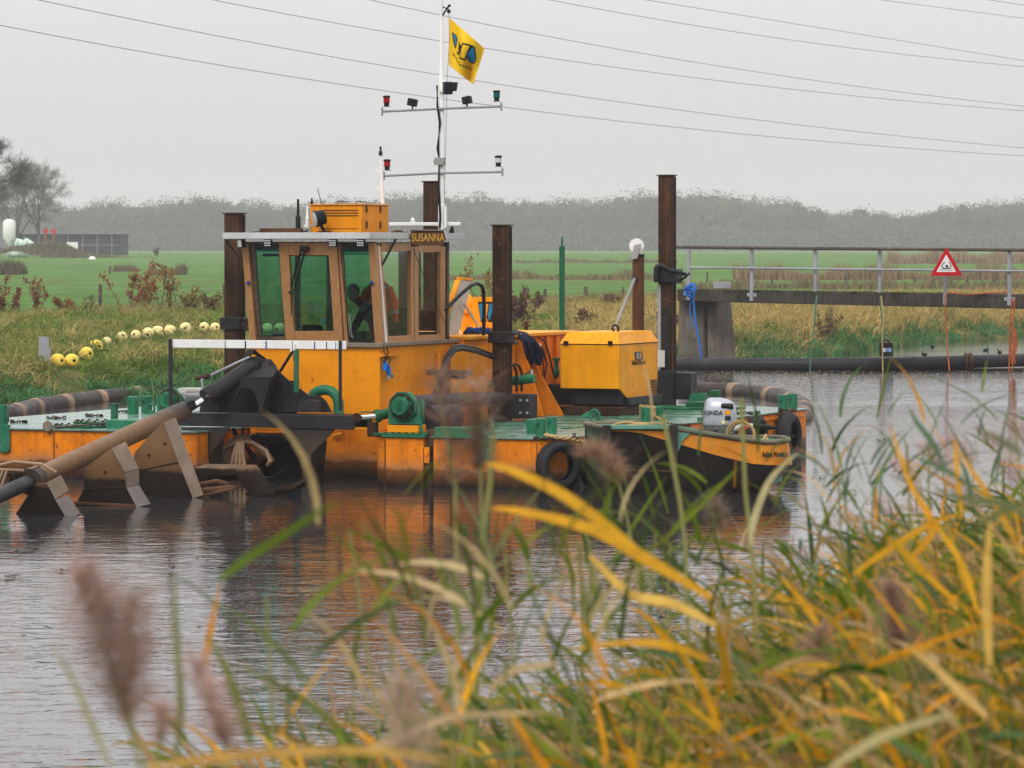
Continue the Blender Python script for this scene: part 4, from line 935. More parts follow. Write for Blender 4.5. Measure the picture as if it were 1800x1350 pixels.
# ac box on the roof
ay0 = S(545, 405, y=ry0+.5).y; aL = S(545, 400, y=ay0).x; aR = S(636, 400, y=ay0).x; ay1 = S(683, 400, x=aR).y; az1 = S(600, 361, y=ay0).z
ab = part('air_unit_box', MB().box((aL, ay0, rz+.076), (aR, ay1, az1)), M_wall, DR, .012)
part('lid', MB().box((aL-.015, ay0-.015, az1+.001), (aR+.015, ay1+.015, az1+.018)), M_wall, ab, .004)
sl = MB()
for k in range(3): sl.box((aL+.14, ay0-.006, az1-.07-.035*k), (aR-.05, ay0-.001, az1-.058-.035*k))
sl.box((aL+.12, ay0-.004, rz+.13), (aR-.05, ay0-.001, rz+.137))
part('vent_slots', sl, M_rustl, ab)
hg = MB()
for yy in (ay0+.12, ay1-.3):
    for zz in (.06, .27): hg.box((aR+.001, yy, rz+.076+zz), (aR+.012, yy+.05, rz+.076+zz+.10))
part('latches', hg, M_rustl, ab, .003)
hd = MB(); 
for xx in (aL+.35, aR-.12): hd.tube([(xx, ay0+.1, az1+.018), (xx, ay0+.1, az1+.05), (xx+.14, ay0+.1, az1+.05), (xx+.14, ay0+.1, az1+.018)], .006, 5)
part('lift_handle', hd, M_rustl, ab)
# searchlight
c = S(563, 383, y=ay0-.22); ax = Vector((-.72, -.62, -.22)).normalized()
sl = part('searchlight', MB().lathe(c-ax*.075, ax, [(0, .05), (.015, .09), (.12, .105), (.125, .112), (.15, .112)], 20), M_blackp, DR)
part('lens', MB().lathe(c+ax*.07, ax, [(0, .098), (.012, .098), (.02, .07)], 20), M_clear, sl)
part('bracket', MB().tube([c-V3(0, 0, .08), c+V3(.03, .05, -.17), (c.x+.04, c.y+.05, rz+.08)], .022, 8).box((c.x-.04, c.y-.0, rz+.083), (c.x+.11, c.y+.1, rz+.10)), M_blackp, sl)
# roof clutter: aerials, horn, small lamps, cables
for (u, v0, v1, r, mt, nm) in ((524, 350, 408, .028, M_blackp, 'aerial'), (540, 362, 400, .02, M_white, 'aerial'), (548, 348, 362, .018, M_blackp, 'aerial')):
    y_ = ry0+.45 if u < 545 else ay0+.2
    a, b = S(u, v0, y=y_), S(u, v1, y=y_); part(nm, MB().tube([b, b.lerp(a, .45), b.lerp(a, .5), a], [r*1.3, r*1.3, r*.75, r*.6], 8), mt, DR)
part('aerial', MB().tube([S(565, 358, y=ay0+.3), S(558, 331, y=ay0+.3)], .005, 5), M_blackp, DR)
part('aerial_bracket', MB().box(S(534, 394, y=ry0+.5), S(552, 399, y=ry0+.5)+V3(0, .05, 0)), M_white, DR)
cb = MB(); cb.tube([S(*cr(x, y), y=ry0+.3) for x, y in ((190, 262), (300, 250), (430, 248), (470, 238), (520, 250), (560, 262), (610, 235))], .007, 5)
cb.tube([S(*cr(x, y), y=ry0+.35) for x, y in ((430, 255), (500, 245), (545, 262), (600, 250), (615, 262))], .006, 5)
part('roof_cable', cb, M_hose, DR)
cb = MB(); cb.tube([S(*cr(x, y), x=xR-.05) for x, y in ((1150, 262), (1175, 250), (1215, 248), (1240, 262), (1262, 258))], .018, 6); cb.tube([S(*cr(x, y), x=xR-.03) for x, y in ((1160, 268), (1200, 262), (1180, 290), (1170, 262))], .014, 6)
part('lashing', cb, M_rustl, DR)
# whistle pole on the box, radar bar, mast
my = 3.6
a, b = S(673, 358, y=ay1-.15), S(669, 272, y=ay1-.15)
wpole = part('whistle_pole', MB().tube([a, b], [.026, .02], 10), M_white, DR)
part('whistle', MB().tube([b-V3(0, 0, .01), b+V3(0, 0, .04), b+V3(0, 0, .05), b+V3(0, 0, .11)], [.026, .026, .013, .016], 10), M_black, wpole)
for v in (300, 330): q = S(671, v, y=ay1-.15); part('cleat', MB().ext([q, q+V3(-.1, 0, .012), q+V3(-.1, 0, .0), q+V3(0, 0, -.015)], (0, .015, 0)), M_white, wpole)
part('radar_bar', MB().box(S(683, 391, y=my), S(808, 397, y=my)+V3(0, .06, 0)), M_white, DR, .008)
q = S(724, 391, y=my); part('gps_dome', MB().lathe(q+V3(0, .03, -.01), (0, 0, 1), [(0, .03), (.05, .03), (.07, .012), (.08, .006)], 12), M_white, DR)
mb_, mt_ = S(777, 402, y=my), S(776, -12, y=my); mb_.z = rz+.07
mast = part('mast', MB().tube([mb_, mb_.lerp(mt_, .12), mb_.lerp(mt_, .125), mb_.lerp(mt_, .66), mb_.lerp(mt_, .665), mt_], [.052, .052, .038, .036, .026, .024], 14), M_white, DR)
part('aerial', MB().tube([S(783, 400, y=my-.05), S(783, 363, y=my-.05)], .02, 10), M_white, DR)
part('aerial', MB().tube([S(793, 414, y=my+.3), S(795, 398, y=my+.3)], [.05, .02], 8), M_blackp, DR)
# stays / halyards and mast wiring
part('halyard', MB().tube([S(789, 22, y=my-.1), S(790, 70, y=my-.1), S(786, 140, y=my-.06), S(783, 280, y=my-.04), S(780, 395, y=my-.04)], .0045, 4), M_grey, mast)
cb = MB()
for k in range(3): cb.tube([S(769-k*.8, 150, y=my-.05), S(768+k, 186, y=my-.06), S(772+k*1.2, 215, y=my-.06), S(771-k*1.5, 262, y=my-.06), S(772, 280, y=my-.07), S(770+k, 330, y=my-.06), S(773+k, 380, y=my-.06), S(772+k, 402, y=my-.05)], .008, 5)
part('mast_wiring', cb, M_hose, mast)
part('junction_box', MB().box(S(763, 277, y=my-.09), S(780, 290, y=my-.09)+V3(0, .06, 0)).cyl(S(762, 284, y=my-.06), S(782, 284, y=my-.06), .018), M_grey, mast, .006)
for (v0, v1, vm_, ul, ur) in ((196, 187, 191, 673, 880), (309, 302, 304, 676, 882)):
    L_, R_, C_ = S(ul, v0, y=my-.05), S(ur, v1, y=my-.05), S(776, vm_, y=my-.05)
    part('cross_arm', MB().tube([L_, C_], .017, 8).tube([C_, R_], .017, 8).box(L_-V3(.02, .012, .06), L_+V3(.0, .012, .05)).box(R_-V3(.0, .012, .06), R_+V3(.02, .012, .05)), M_rail, mast, .0)
def navlamp(u, v, mat):
    p = S(u, v, y=my-.05); l = part('navigation_lamp', MB().lathe(p, (0, 0, 1), [(0, .034), (.045, .036), (.05, .048), (.052, .048)], 16).lathe(p+V3(0, 0, .118), (0, 0, 1), [(0, .05), (.022, .05), (.03, .03)], 16), M_blackp, mast)
    part('lamp_glass', MB().lathe(p+V3(0, 0, .0525), (0, 0, 1), [(0, .043), (.065, .043)], 16), mat, mast)
    part('lamp_plate', MB().box((p.x-.05, p.y-.04, p.z-.008), (p.x+.05, p.y+.04, p.z-.001)), M_rail, mast)
for a in ((679.5, 187, M_red), (873, 178, M_teal), (680.5, 299, M_red), (876, 292.5, M_clear)): navlamp(*a)
for (u, v, s_) in ((725, 180, -1), (821, 176, 1)):
    p = S(u, v, y=my-.06); part('flood_lamp', MB().obox(p, (.055, .01, .012*s_), (0, .05, 0), (-.01*s_, 0, .05)).cyl(p-V3(0, 0, .05), p-V3(0, 0, .09), .012), M_blackp, mast, .012)
p = S(787, 155, y=my-.12); part('flood_lamp', MB().obox(p, (.045, .04, .0), (-.03, .04, 0), (0, 0, .085)).obox(p+V3(.07, .03, .02), (.05, 0, 0), (0, .03, 0), (.01, 0, .06)), M_blackp, mast, .01)
part('lamp_bracket', MB().box(S(771, 158, y=my-.06), S(796, 162, y=my-.06)+V3(0, .02, 0)).tube([S(771, 145, y=my), S(785, 143, y=my-.05)], .012, 6), M_white, mast)
part('gaff', MB().tube([S(778, 27, y=my), S(789, 10, y=my-.1)], .012, 6).tube([S(778, 12, y=my), S(790, 17, y=my-.1)], .009, 6).ball(S(789, 20, y=my-.1), .03, 8).ball(S(790, 10, y=my-.1), .022, 8), M_black, mast)
# flag on the halyard
def flag():
    c00, c10, c11, c01 = (789, 31), (852, 86), (832, 148), (789, 114); n1, n2 = 26, 22
    def fp(s, t, off=0.0):
        # s along the fly, t down the hoist; a sagging, wind-blown sheet
        u = (1-s)*(1-t)*c00[0]+s*(1-t)*c10[0]+s*t*c11[0]+(1-s)*t*c01[0]; v = (1-s)*(1-t)*c00[1]+s*(1-t)*c10[1]+s*t*c11[1]+(1-s)*t*c01[1]
        u += 3.0*math.sin(math.pi*s)*(t-.5)*1.2; v += 4*math.sin(math.pi*s)*(1-2*t)*-.6
        y = my-.1+.10*math.sin(7.5*s+2.2*t)*s**.7+.05*math.sin(15*s-4*t)*s-.05*math.sin(5*t)*s
        return S(u, v, y=y-off)
    def st(s, t):
        u = (1-s)*(1-t)*c00[0]+s*(1-t)*c10[0]+s*t*c11[0]+(1-s)*t*c01[0]; v = (1-s)*(1-t)*c00[1]+s*(1-t)*c10[1]+s*t*c11[1]+(1-s)*t*c01[1]
        return ((u-775)*9.65, (v-20)*9.65)
    def inside(p, poly):
        x, y = p; c = False; n = len(poly)
        for i in range(n):
            x1, y1 = poly[i]; x2, y2 = poly[(i+1) % n]
            if (y1 > y) != (y2 > y) and x < (x2-x1)*(y-y1)/(y2-y1)+x1: c = not c
        return c
    L = [([(205, 385), (255, 410), (280, 490), (250, 600), (235, 500)], 1), ([(548, 620), (565, 640), (582, 800), (565, 865), (505, 850), (442, 770), (450, 720)], 1), ([(385, 570), (495, 605), (440, 700), (395, 800), (325, 770), (350, 640)], 2),
         ([(187, 350), (270, 410), (296, 490), (250, 640), (225, 590), (200, 440)], 0), ([(375, 540), (560, 590), (585, 620), (600, 800), (570, 890), (500, 870), (430, 790), (400, 838), (310, 790), (345, 590)], 0), ([(315, 510), (345, 590), (325, 700), (300, 745), (262, 690), (300, 690)], 0)]
    for x, y, k in ((196, 690, 1), (222, 715, 1), (246, 745, 0), (266, 800, 1), (298, 845, 1), (322, 858, 0), (346, 870, 0), (370, 880, 1), (398, 888, 0), (424, 896, 1), (450, 906, 0), (478, 918, 1), (504, 938, 0)):
        hh = 62 if k else 40; L.append(([(x, y+62-hh), (x+9, y+64-hh), (x+13, y+60), (x+4, y+60)], 0)); L.append(([(x+6, y+30), (x+21, y+34), (x+21, y+60), (x+14, y+60), (x+14, y+42), (x+6, y+40)], 0))
    n1, n2 = 150, 120; mb = MB(); g = [[fp(i/n1, j/n2) for j in range(n2+1)] for i in range(n1+1)]
    for i in range(n1+1): mb.v += g[i]
    for i in range(n1):
        for j in range(n2):
            p = st((i+.5)/n1, (j+.5)/n2); m_ = 0
            if 180 < p[0] < 620 and 340 < p[1] < 1010:
                for poly, mt in L:
                    if inside(p, poly): m_ = (3, 1, 2)[mt] if mt == 0 else (1 if mt == 1 else 2); break
            mb.f.append([i*(n2+1)+j, (i+1)*(n2+1)+j, (i+1)*(n2+1)+j+1, i*(n2+1)+j+1]); mb.m.append(m_)
    f = part('flag', mb, [M_flag, M_logob, M_flag, M_blackp], mast, sharp=180)
    sol = f.modifiers.new('cloth', 'SOLIDIFY'); sol.thickness = .003
    part('flag_cord', MB().tube([S(830, 140, y=my-.05), S(833, 136, y=my-.05), S(834, 146, y=my-.05), S(830, 148, y=my-.05)], .004, 4), M_rope, mast)
flag()
# name board turned towards the bow quarter
nc = S(752, 418, x=xR+.24)
bw, bh = 31/135, 13/135; nd = Vector((.9272, .3746, 0)); nd = Vector((CT, -ST, 0)).normalized(); nd = Vector((math.cos(.42), math.sin(.42), 0)); nn = Vector((math.sin(.42), -math.cos(.42), 0))
def NB(a, b, o=0.0): return nc+nd*a*bw+V3(0, 0, 1)*b*bh+nn*o
part('name_board', MB().ext([NB(-1, -.55), NB(-.9, -1), NB(.92, -1.05), NB(.95, -.6), NB(1.05, -.2), NB(.98, .4), NB(.92, .95), NB(-.98, 1.05), NB(-.98, .55), NB(-1.06, .1)], -nn*.03), M_rustl, DR, .005)
part('name_board_cap', MB().obox(NB(0, 1.06, 0), nd*bw*.99, nn*.03, V3(0, 0, .008)), M_woodg, DR)
text('SUSANNA', .145, M_gold if 'M_gold' in globals() else M_lid, DR, NB(.01, 0, .002), (math.pi/2, 0, .42), depth=.004, sx=.66, sy=1.05)

# ---- deckhouse behind the wheelhouse
dx = -2.80; y0_, y1_ = 4.05, S(985, 590, x=dx).y+.6; zt = S(800, 596, x=dx).z-.02
part('deckhouse_wall', MB().box((-4.8, y0_, ZD-.015), (dx, y1_, zt)), M_oside, DR, .01)
part('deckhouse_top', MB().box((-4.85, y0_-.01, zt+.001), (dx+.07, y1_, zt+.05)), M_lid, DR, .008)
rb = MB()
for u in (898, 925, 958, 975):
    p = S(u, 650, x=dx); rb.box((dx+.001, p.y-.04, ZD+.02), (dx+.06, p.y+.04, zt-.01))
rb.ext([(dx, S(925, 640, x=dx).y, zt-.2), (dx, S(925, 640, x=dx).y+.05, zt-.2), (dx+.55, S(925, 640, x=dx).y+.05, ZD+.01), (dx, S(925, 640, x=dx).y+.05, ZD+.01)], (0, .03, 0))
part('wall_stiffener', rb, M_oside, DR, .005)
qd = MB(); pa = S(900, 620, x=dx+.02); qd.ext([(dx, pa.y+.1, zt-.02), (dx+.12, pa.y+.1, zt-.05), (dx+.45, pa.y+.1, ZD+.02), (dx, pa.y+.1, ZD+.02)], (0, .04, 0))
part('gusset_plate', qd, M_oside, DR, .004)
part('wall_panel', MB().box((dx+.001, S(792, 640, x=dx).y, zt-.75), (dx+.012, S(855, 640, x=dx).y, zt-.08)), M_wall, DR, .003)
part('handle_bar', MB().tube([S(771, 662, x=xr+.04), S(771, 625, x=xr+.04), S(768, 620, x=xr+.02)], .018, 8), M_wall, DR)
dr_ = MB()
for u, v in ((700, 653), (716, 651), (701, 664), (715, 663), (747, 650)): p = S(u, v, x=xr+.004); dr_.lathe(p, (1, 0, 0), [(0, .008), (.004, .008)], 8)
part('bolt_heads', dr_, M_rust, DR)
part('wall_shelf', MB().box(S(666, 623, x=xr+.002), S(698, 625, x=xr+.002)+V3(.05, 0, 0)), M_wall, DR)
# blue plugs on leads
pb = MB()
for (u, v) in ((677, 642), (683, 650)): p = S(u, v, x=xr+.06); pb.tube([p+V3(0, 0, .06), p, p-V3(0, 0, .07)], [.018, .032, .028], 10)
part('blue_plug', pb, M_blue, DR)
part('plug_end', MB().tube([S(683, 660, x=xr+.06), S(682, 668, x=xr+.06)], [.026, .02], 8).tube([S(689, 657, x=xr+.07), S(690, 664, x=xr+.07)], [.026, .02], 8), M_grey, DR)
cb = MB(); cb.tube([S(674, 602, x=xr+.03), S(675, 618, x=xr+.05), S(686, 632, x=xr+.06), S(681, 648, x=xr+.06)], .009, 6); cb.tube([S(677, 602, x=xr+.03), S(683, 622, x=xr+.05), S(676, 638, x=xr+.06)], .009, 6); cb.tube([S(676, 627, x=xr+.05), S(680, 632, x=xr+.05), S(675, 636, x=xr+.06)], .016, 6)
part('power_lead', cb, M_hose, DR)
part('thin_cable', MB().tube([S(727, 438, x=xr+.04), S(752, 505, x=xr+.04), S(783, 570, x=xr+.08), S(786, 592, x=dx+.05), S(792, 612, x=dx+.05)], .005, 4), M_hose, DR)
# open hatch leaning, tank, logo board
hx = -3.35
A_ = [S(u, v, x=hx) for u, v in ((783, 598), (802, 590), (827, 494), (806, 492))]
hb = part('hatch_cover', MB().ext(A_, (.03, 0, 0)), M_panel, DR, .004)
hb2 = MB(); hb2.obox((A_[2]+A_[3])/2+V3(.0, 0, .02), (A_[2]-A_[3])/2, (.04, 0, 0), (0, 0, .018)); hb2.obox((A_[3]+S(783, 560, x=hx))/2+V3(0, -.02, 0), (A_[3]-S(783, 560, x=hx))/2, (.04, 0, 0), (0, .018, 0))
part('hatch_rim', hb2, M_lid, DR, .004)
part('hatch_stay', MB().obox((S(815, 532, x=hx+.1)+S(846, 582, x=hx+.1))/2, (S(846, 582, x=hx+.1)-S(815, 532, x=hx+.1))/2, (.01, 0, 0), (0, .02, .012)), M_panel, DR, .003)
tk = S(821, 585, x=-3.9); R_ = 11/120
part('tank', MB().lathe((tk.x, tk.y, zt+.04), (0, 0, 1), [(0, R_*.95), (.28, R_*.95), (.285, R_*1.5), (.33, R_*1.5), (.335, R_*1.0), (.42, R_), (.50, R_*.8), (.55, R_*.45), (.56, .01)], 20), M_lid, DR)
lb0, lb1 = S(831, 588, y=tk.y-.4), S(866, 522, y=tk.y-.4); ly = tk.y-.4
lbm = MB().box((lb0.x, ly, zt+.03), (lb1.x+.15, ly+.03, lb1.z)); part('logo_board', lbm, M_lid, DR, .004)
def lz(x, y): return (820+x/16.88, 510+y/16.88)
def LB(x, y, o): p = S(*lz(x, y), y=ly-o); return p
lg = MB()
lg.ext([LB(340, 345, .004), LB(860, 345, .004), LB(830, 640, .004), LB(790, 950, .004), LB(650, 950, .004), LB(615, 820, .004), LB(575, 950, .004), LB(425, 950, .004)], (0, .003, 0), 0)
for pts, m_ in (([(365, 405), (530, 405), (500, 650), (440, 900), (425, 890)], 1), ([(540, 410), (655, 410), (575, 890), (535, 880)], 2), ([(690, 405), (800, 405), (760, 650), (685, 880), (655, 880), (630, 720)], 1)): lg.ext([LB(*p, .008) for p in pts], (0, .003, 0), m_)
part('logo', lg, [M_blackp, M_logob, M_lid], DR)
text('Wilson M', .075, M_blackp, DR, LB(560, 1170, .006), (math.pi/2, 0, 0), sx=.75)
part('handrail_hose', MB().tube([S(u, v, x=dx+.02) for u, v in ((784, 545), (795, 532), (812, 515), (828, 502), (838, 498), (846, 502), (850, 512), (851, 540), (850, 592))], .026, 10), M_hose, DR)
p = S(925, 578, x=-3.6); part('valve', MB().lathe((p.x, p.y, zt+.05), (0, 0, 1), [(0, .03), (.05, .03), (.055, .08), (.075, .08), (.08, .03), (.11, .03), (.112, .07), (.125, .07)], 14), M_rustl, DR)
cb = MB(); cb.tube([S(u, v, x=dx+.07) for u, v in ((946, 594), (958, 600), (966, 625), (972, 655), (976, 665))], .012, 6); cb.tube([S(u, v, x=dx+.1) for u, v in ((952, 610), (962, 640), (955, 670), (953, 690))], .012, 6); cb.tube([S(u, v, x=dx+.1) for u, v in ((949, 612), (956, 645), (950, 680))], .009, 6)
part('wall_cable', cb, M_hose, DR)
part('wall_plate', MB().box(S(943, 604, x=dx+.065), S(951, 611, x=dx+.065)+V3(.004, 0, 0)), M_white, DR)
p = S(978, 655, x=dx+.35); part('green_valve', MB().ball(p, .08, 12, sx=.5).cyl(p, p+V3(0, 0, .17), .03).box(p+V3(-.04, -.04, .17), p+V3(.04, .04, .21)), M_greend, DR)
# ---- big black hoses looping on the deckhouse side
cb = MB()
for k, (dx_, dv) in enumerate(((0, 0), (3, 5))):
    cb.tube([S(u+dx_, v+dv, x=dx+.30+.05*k) for u, v in ((755, 705), (770, 680), (776, 655), (784, 628), (796, 611), (810, 608), (835, 613), (862, 623))], .03, 10)
cb.tube([S(u, v, x=dx+.4) for u, v in ((772, 690), (778, 672), (790, 661), (805, 664), (820, 662))], .022, 8)
for k in range(2): cb.tube([S(u+k*9, v, x=dx+.5) for u, v in ((896, 640), (903, 642), (908, 655), (908, 688))], .02, 8)
part('hydraulic_hose', cb, M_hose, DR)
# ---- engine box
c0 = S(1088, 732, z=ZD+.01); ex_, ey_ = c0.x, c0.y
ef = S(985, 640, y=ey_).x; eb = S(1155, 640, x=ex_).y
zb = S(1087, 684, y=ey_).z; zl = S(1087, 605, y=ey_).z; ztp = S(1060, 584, y=ey_+.12).z; zb2 = S(1095, 702, x=ex_).z
eb_ = part('engine_box', MB().ext([(ef, ey_, zb), (ex_, ey_, zb), (ex_, ey_, zl-.006), (ef, ey_, zl-.006)], (0, .03, 0)).ext([(ex_-.03, ey_+.03, zb), (ex_-.03, ey_+.35, zb2), (ex_-.03, eb, zb2), (ex_-.03, eb, zl-.006), (ex_-.03, ey_+.03, zl-.006)], (.03, 0, 0)).box((ef, eb, zb), (ex_, eb+.03, zl-.006)).box((ef, ey_+.03, zb), (ef+.03, eb, zl-.006)), M_lid, DR, .008)
part('lid', MB().poly([(ef-.01, ey_-.01, zl), (ex_+.01, ey_-.01, zl), (ex_-.06, ey_+.13, ztp), (ef+.06, ey_+.13, ztp)]).poly([(ex_+.01, ey_-.01, zl), (ex_+.01, eb+.04, zl), (ex_-.06, eb-.09, ztp), (ex_-.06, ey_+.13, ztp)]).poly([(ex_+.01, eb+.04, zl), (ef-.01, eb+.04, zl), (ef+.06, eb-.09, ztp), (ex_-.06, eb-.09, ztp)]).poly([(ef-.01, eb+.04, zl), (ef-.01, ey_-.01, zl), (ef+.06, ey_+.13, ztp), (ef+.06, eb-.09, ztp)]).poly([(ef+.06, ey_+.13, ztp), (ex_-.06, ey_+.13, ztp), (ex_-.06, eb-.09, ztp), (ef+.06, eb-.09, ztp)]).poly([(ef-.01, ey_-.01, zl), (ef-.01, eb+.04, zl), (ex_+.01, eb+.04, zl), (ex_+.01, ey_-.01, zl)]), M_lid, eb_, .003, sharp=12)
part('lid_seam', MB().box((ef-.004, ey_-.004, zl-.012), (ex_+.004, eb+.034, zl-.003)), M_blackp, eb_)
for u in (995, 1073): p = S(u, 603, y=ey_-.012); part('latch', MB().box((p.x-.035, ey_-.03, p.z-.03), (p.x+.035, ey_-.011, p.z+.03)), M_blackp, eb_, .004)
lv = MB()
for k in range(12): p = S(1149, 668+k*2.6, x=ex_+.002); lv.box((ex_+.001, p.y-.16, p.z-.006), (ex_+.006, p.y+.16, p.z+.006))
part('louvre', lv, M_rust, eb_)
def EB(x, y, o=.003): return S(1090+x/27, 600+y/27, x=ex_+o)
lg = MB()
lg.ext([EB(*p) for p in ((700, 505), (1050, 485), (1105, 870), (1030, 890), (960, 890), (890, 890), (830, 905), (750, 905))], (.002, 0, 0), 0)
for pts, m_ in (([(720, 545), (790, 540), (800, 850), (775, 860)], 1), ([(820, 540), (870, 540), (840, 860), (810, 860)], 2), ([(880, 540), (925, 540), (905, 850), (865, 850)], 1), ([(960, 535), (1015, 535), (965, 850), (925, 850)], 2), ([(1030, 535), (1070, 850), (1020, 850), (1015, 700)], 1)): lg.ext([EB(*p, .006) for p in pts], (.002, 0, 0), m_)
part('logo', lg, [M_blackp, M_logob, M_lid], eb_)
text('Wilson Master', .10, M_rust, DR, EB(890, 1010, .006), (math.pi/2, 0, math.pi/2), name='logo_caption', sx=.95, sy=1)
part('box_base', MB().box((ef+.12, ey_+.12, ZD+.16), (ex_-.03, eb-.1, zb+.1)), M_black, DR, .01)
part('base_frame', MB().box((ef+.05, ey_+.02, ZD+.015), (ex_+.0, eb, ZD+.14)).box((ef-1.3, ey_+.5, ZD+.015), (ef+.04, ey_+.62, ZD+.12)), M_rust, DR, .008)
part('drip_tray', MB().box((ex_-.05, ey_+.3, ZD+.15), (ex_+.04, eb+.1, zb2+.02)), M_black, DR, .006)
tb = S(960, 705, y=ey_+.6); part('steel_tub', MB().ext([(ef-.55, ey_+.65, ZD+.13), (ef-.02, ey_+.65, ZD+.13), (ef+.0, ey_+.65, ZD+.42), (ef-.62, ey_+.65, ZD+.42)], (0, .5, 0)), M_black, DR, .008)
part('lid_ring', MB().torus(S(1082, 578, x=ex_-.3), (.4, 1, .2), .055, .016, 16, 6), M_blackp, DR)
# ---- exhaust, white disc, stay, green pole
xp = S(1122, 582, y=eb+.2); xt = S(1122, 448, y=eb+.2); rr_ = 10.5/F*(toW(xp).y)
exh = part('exhaust_pipe', MB().cyl((xp.x, xp.y, ZD+.1), xt, rr_, n=20), M_rustl, DR)
part('rim', MB().cyl(xt-V3(0, 0, .03), xt+V3(0, 0, .012), rr_*1.06, n=20), M_black, exh)
part('clamp', MB().ball(S(1116, 489, y=eb+.08), .045, 8), M_black, exh)
q = S(1119, 432, y=eb+.1); part('white_disc', MB().lathe(q, (.375, -.93, 0), [(-.01, 12.5/116), (.01, 12.5/116)], 28), M_white, DR, .002)
a, b = S(1121, 430, y=eb+.06), S(1115, 455, y=eb+.06); part('disc_bracket', MB().obox((a+b)/2, (.052, 0, .01), (0, .012, 0), (b-a)/2*1.05), M_rail, DR, .004)
part('stay_tube', MB().tube([S(1116, 489, y=eb+.05), S(1080, 578, y=eb-.2)], .022, 8), M_rail, DR)
g0, g1 = S(988, 585, y=11.2), S(988, 433, y=11.2); part('green_pole', MB().box((g0.x-.035, g0.y-.035, ZD), (g0.x+.035, g0.y+.035, g1.z)).cyl(g1, g1+V3(0, 0, .14), .015, n=8), M_greend, DR, .004)
# ---- spuds
def spud(u, vt, y, w_, band=None, x=None, bracket=True, zlow=-.5):
    p = S(u, vt, y=y) if x is None else S(u, vt, x=x)
    t = part('spud', MB().box((p.x-w_/2, p.y, zlow), (p.x+w_/2, p.y+w_, p.z)), M_rust, DR, .012)
    part('cap_plate', MB().box((p.x-w_/2-.02, p.y-.02, p.z+.001), (p.x+w_/2+.02, p.y+w_+.02, p.z+.018)), M_rust, t)
    # u-profile lip and holes on the starboard face
    h = MB()
    for k in range(2): h.lathe((p.x+w_/2-.004, p.y+w_*.5, p.z-.12-.75*k), (1, 0, 0), [(0, .035), (.006, .035)], 12)
    part('pin_hole', h, M_blackp, t)
    part('edge_lip', MB().box((p.x+w_/2+.001, p.y+.002, max(zlow, .4)), (p.x+w_/2+.012, p.y+.035, p.z-.01)).box((p.x+w_/2+.001, p.y+w_-.037, max(zlow, .4)), (p.x+w_/2+.012, p.y+w_-.004, p.z-.01)), M_rust, t, .003)
    if band is not None:
        z0, z1 = S(u, band[1], y=p.y).z, S(u, band[0], y=p.y).z; e = .045
        part('collar', MB().ext([(p.x-w_/2-e, p.y-e, z0), (p.x+w_/2+e, p.y-e, z0), (p.x+w_/2+e, p.y-.002, z0), (p.x-w_/2-e, p.y-.002, z0)], (0, 0, z1-z0)).box((p.x+w_/2+.014, p.y, z0), (p.x+w_/2+e, p.y+w_+e, z1)).box((p.x-w_/2-e, p.y, z0), (p.x-w_/2-.001, p.y+w_+e, z1)).box((p.x+w_/2+.05, p.y+.02, z0-.02), (p.x+w_/2+.11, p.y+w_, z0+.03)).box((p.x+w_/2+.05, p.y+.02, z1-.05), (p.x+w_/2+.11, p.y+w_, z1-.005)), M_black, t, .01)
    return p
pA = spud(406, 376, 3.3, .215, (558, 579))
pB = spud(877, 397, 4.4, .205, (583, 603))
pC = spud(754, 320, 11.0, .205)
pD = spud(1168, 309, 9.85, .205, None)
# clamp on the rear starboard spud
z_ = S(1165, 482, y=pD.y).z; cl = MB()
cl.box((pD.x-.15, pD.y-.07, z_-.12), (pD.x+.15, pD.y-.005, z_+.10)); cl.box((pD.x+.12, pD.y-.05, z_-.14), (pD.x+.20, pD.y+.25, z_+.08)); cl.tube([(pD.x-.1, pD.y-.1, z_+.12), (pD.x, pD.y-.12, z_+.13), (pD.x+.12, pD.y-.1, z_+.06), (pD.x+.32, pD.y+.05, z_+.0)], .03, 8); cl.tube([(pD.x+.2, pD.y+.1, z_-.1), (pD.x+.3, pD.y+.1, z_-.04), (pD.x+.36, pD.y+.1, z_+.02)], .02, 6); cl.cyl((pD.x-.08, pD.y-.12, z_-.1), (pD.x-.08, pD.y-.12, z_+.12), .04, n=12)
part('spud_clamp', cl, M_black, DR, .01)
part('bracket_plate', MB().box((pD.x-.16, pD.y-.06, ZD+.02), (pD.x+.16, pD.y-.002, ZD+.55)).box((pD.x+.12, pD.y, ZD+.12), (pD.x+.42, pD.y+.28, ZD+.52)), M_black, DR, .012)
part('spud_wear_strip', MB().box((pD.x-.105, pD.y-.014, ZD+.5), (pD.x-.055, pD.y-.001, z_-.15)), M_rail, DR)
part('white_tag', MB().box((pD.x-.09, pD.y-.08, ZD+.60), (pD.x+.03, pD.y-.062, ZD+.85)), M_panel, DR)
part('dark_clamp_strip', MB().box((pD.x-.02, pD.y-.012, ZD+.5), (pD.x+.07, pD.y-.001, ZD+1.5)), M_black, DR)
bt = S(915, 704, y=4.3); part('spud_bracket', MB().box((pB.x-.15, pB.y-.05, .5), (pB.x+.14, pB.y-.004, .95)).box((pB.x+.125, pB.y-.08, ZD+.05), (pB.x+.48, pB.y+.22, ZD+.38)), M_black, DR, .01)
lg_ = MB()
for k in range(4): lg_.lathe((pB.x+.40+(.05 if k % 2 else -.05), pB.y-.081, ZD+.13+.17*(k//2)), (0, -1, 0), [(0, .018), (.012, .018)], 8)
part('bolt_heads', lg_, M_rail, DR)
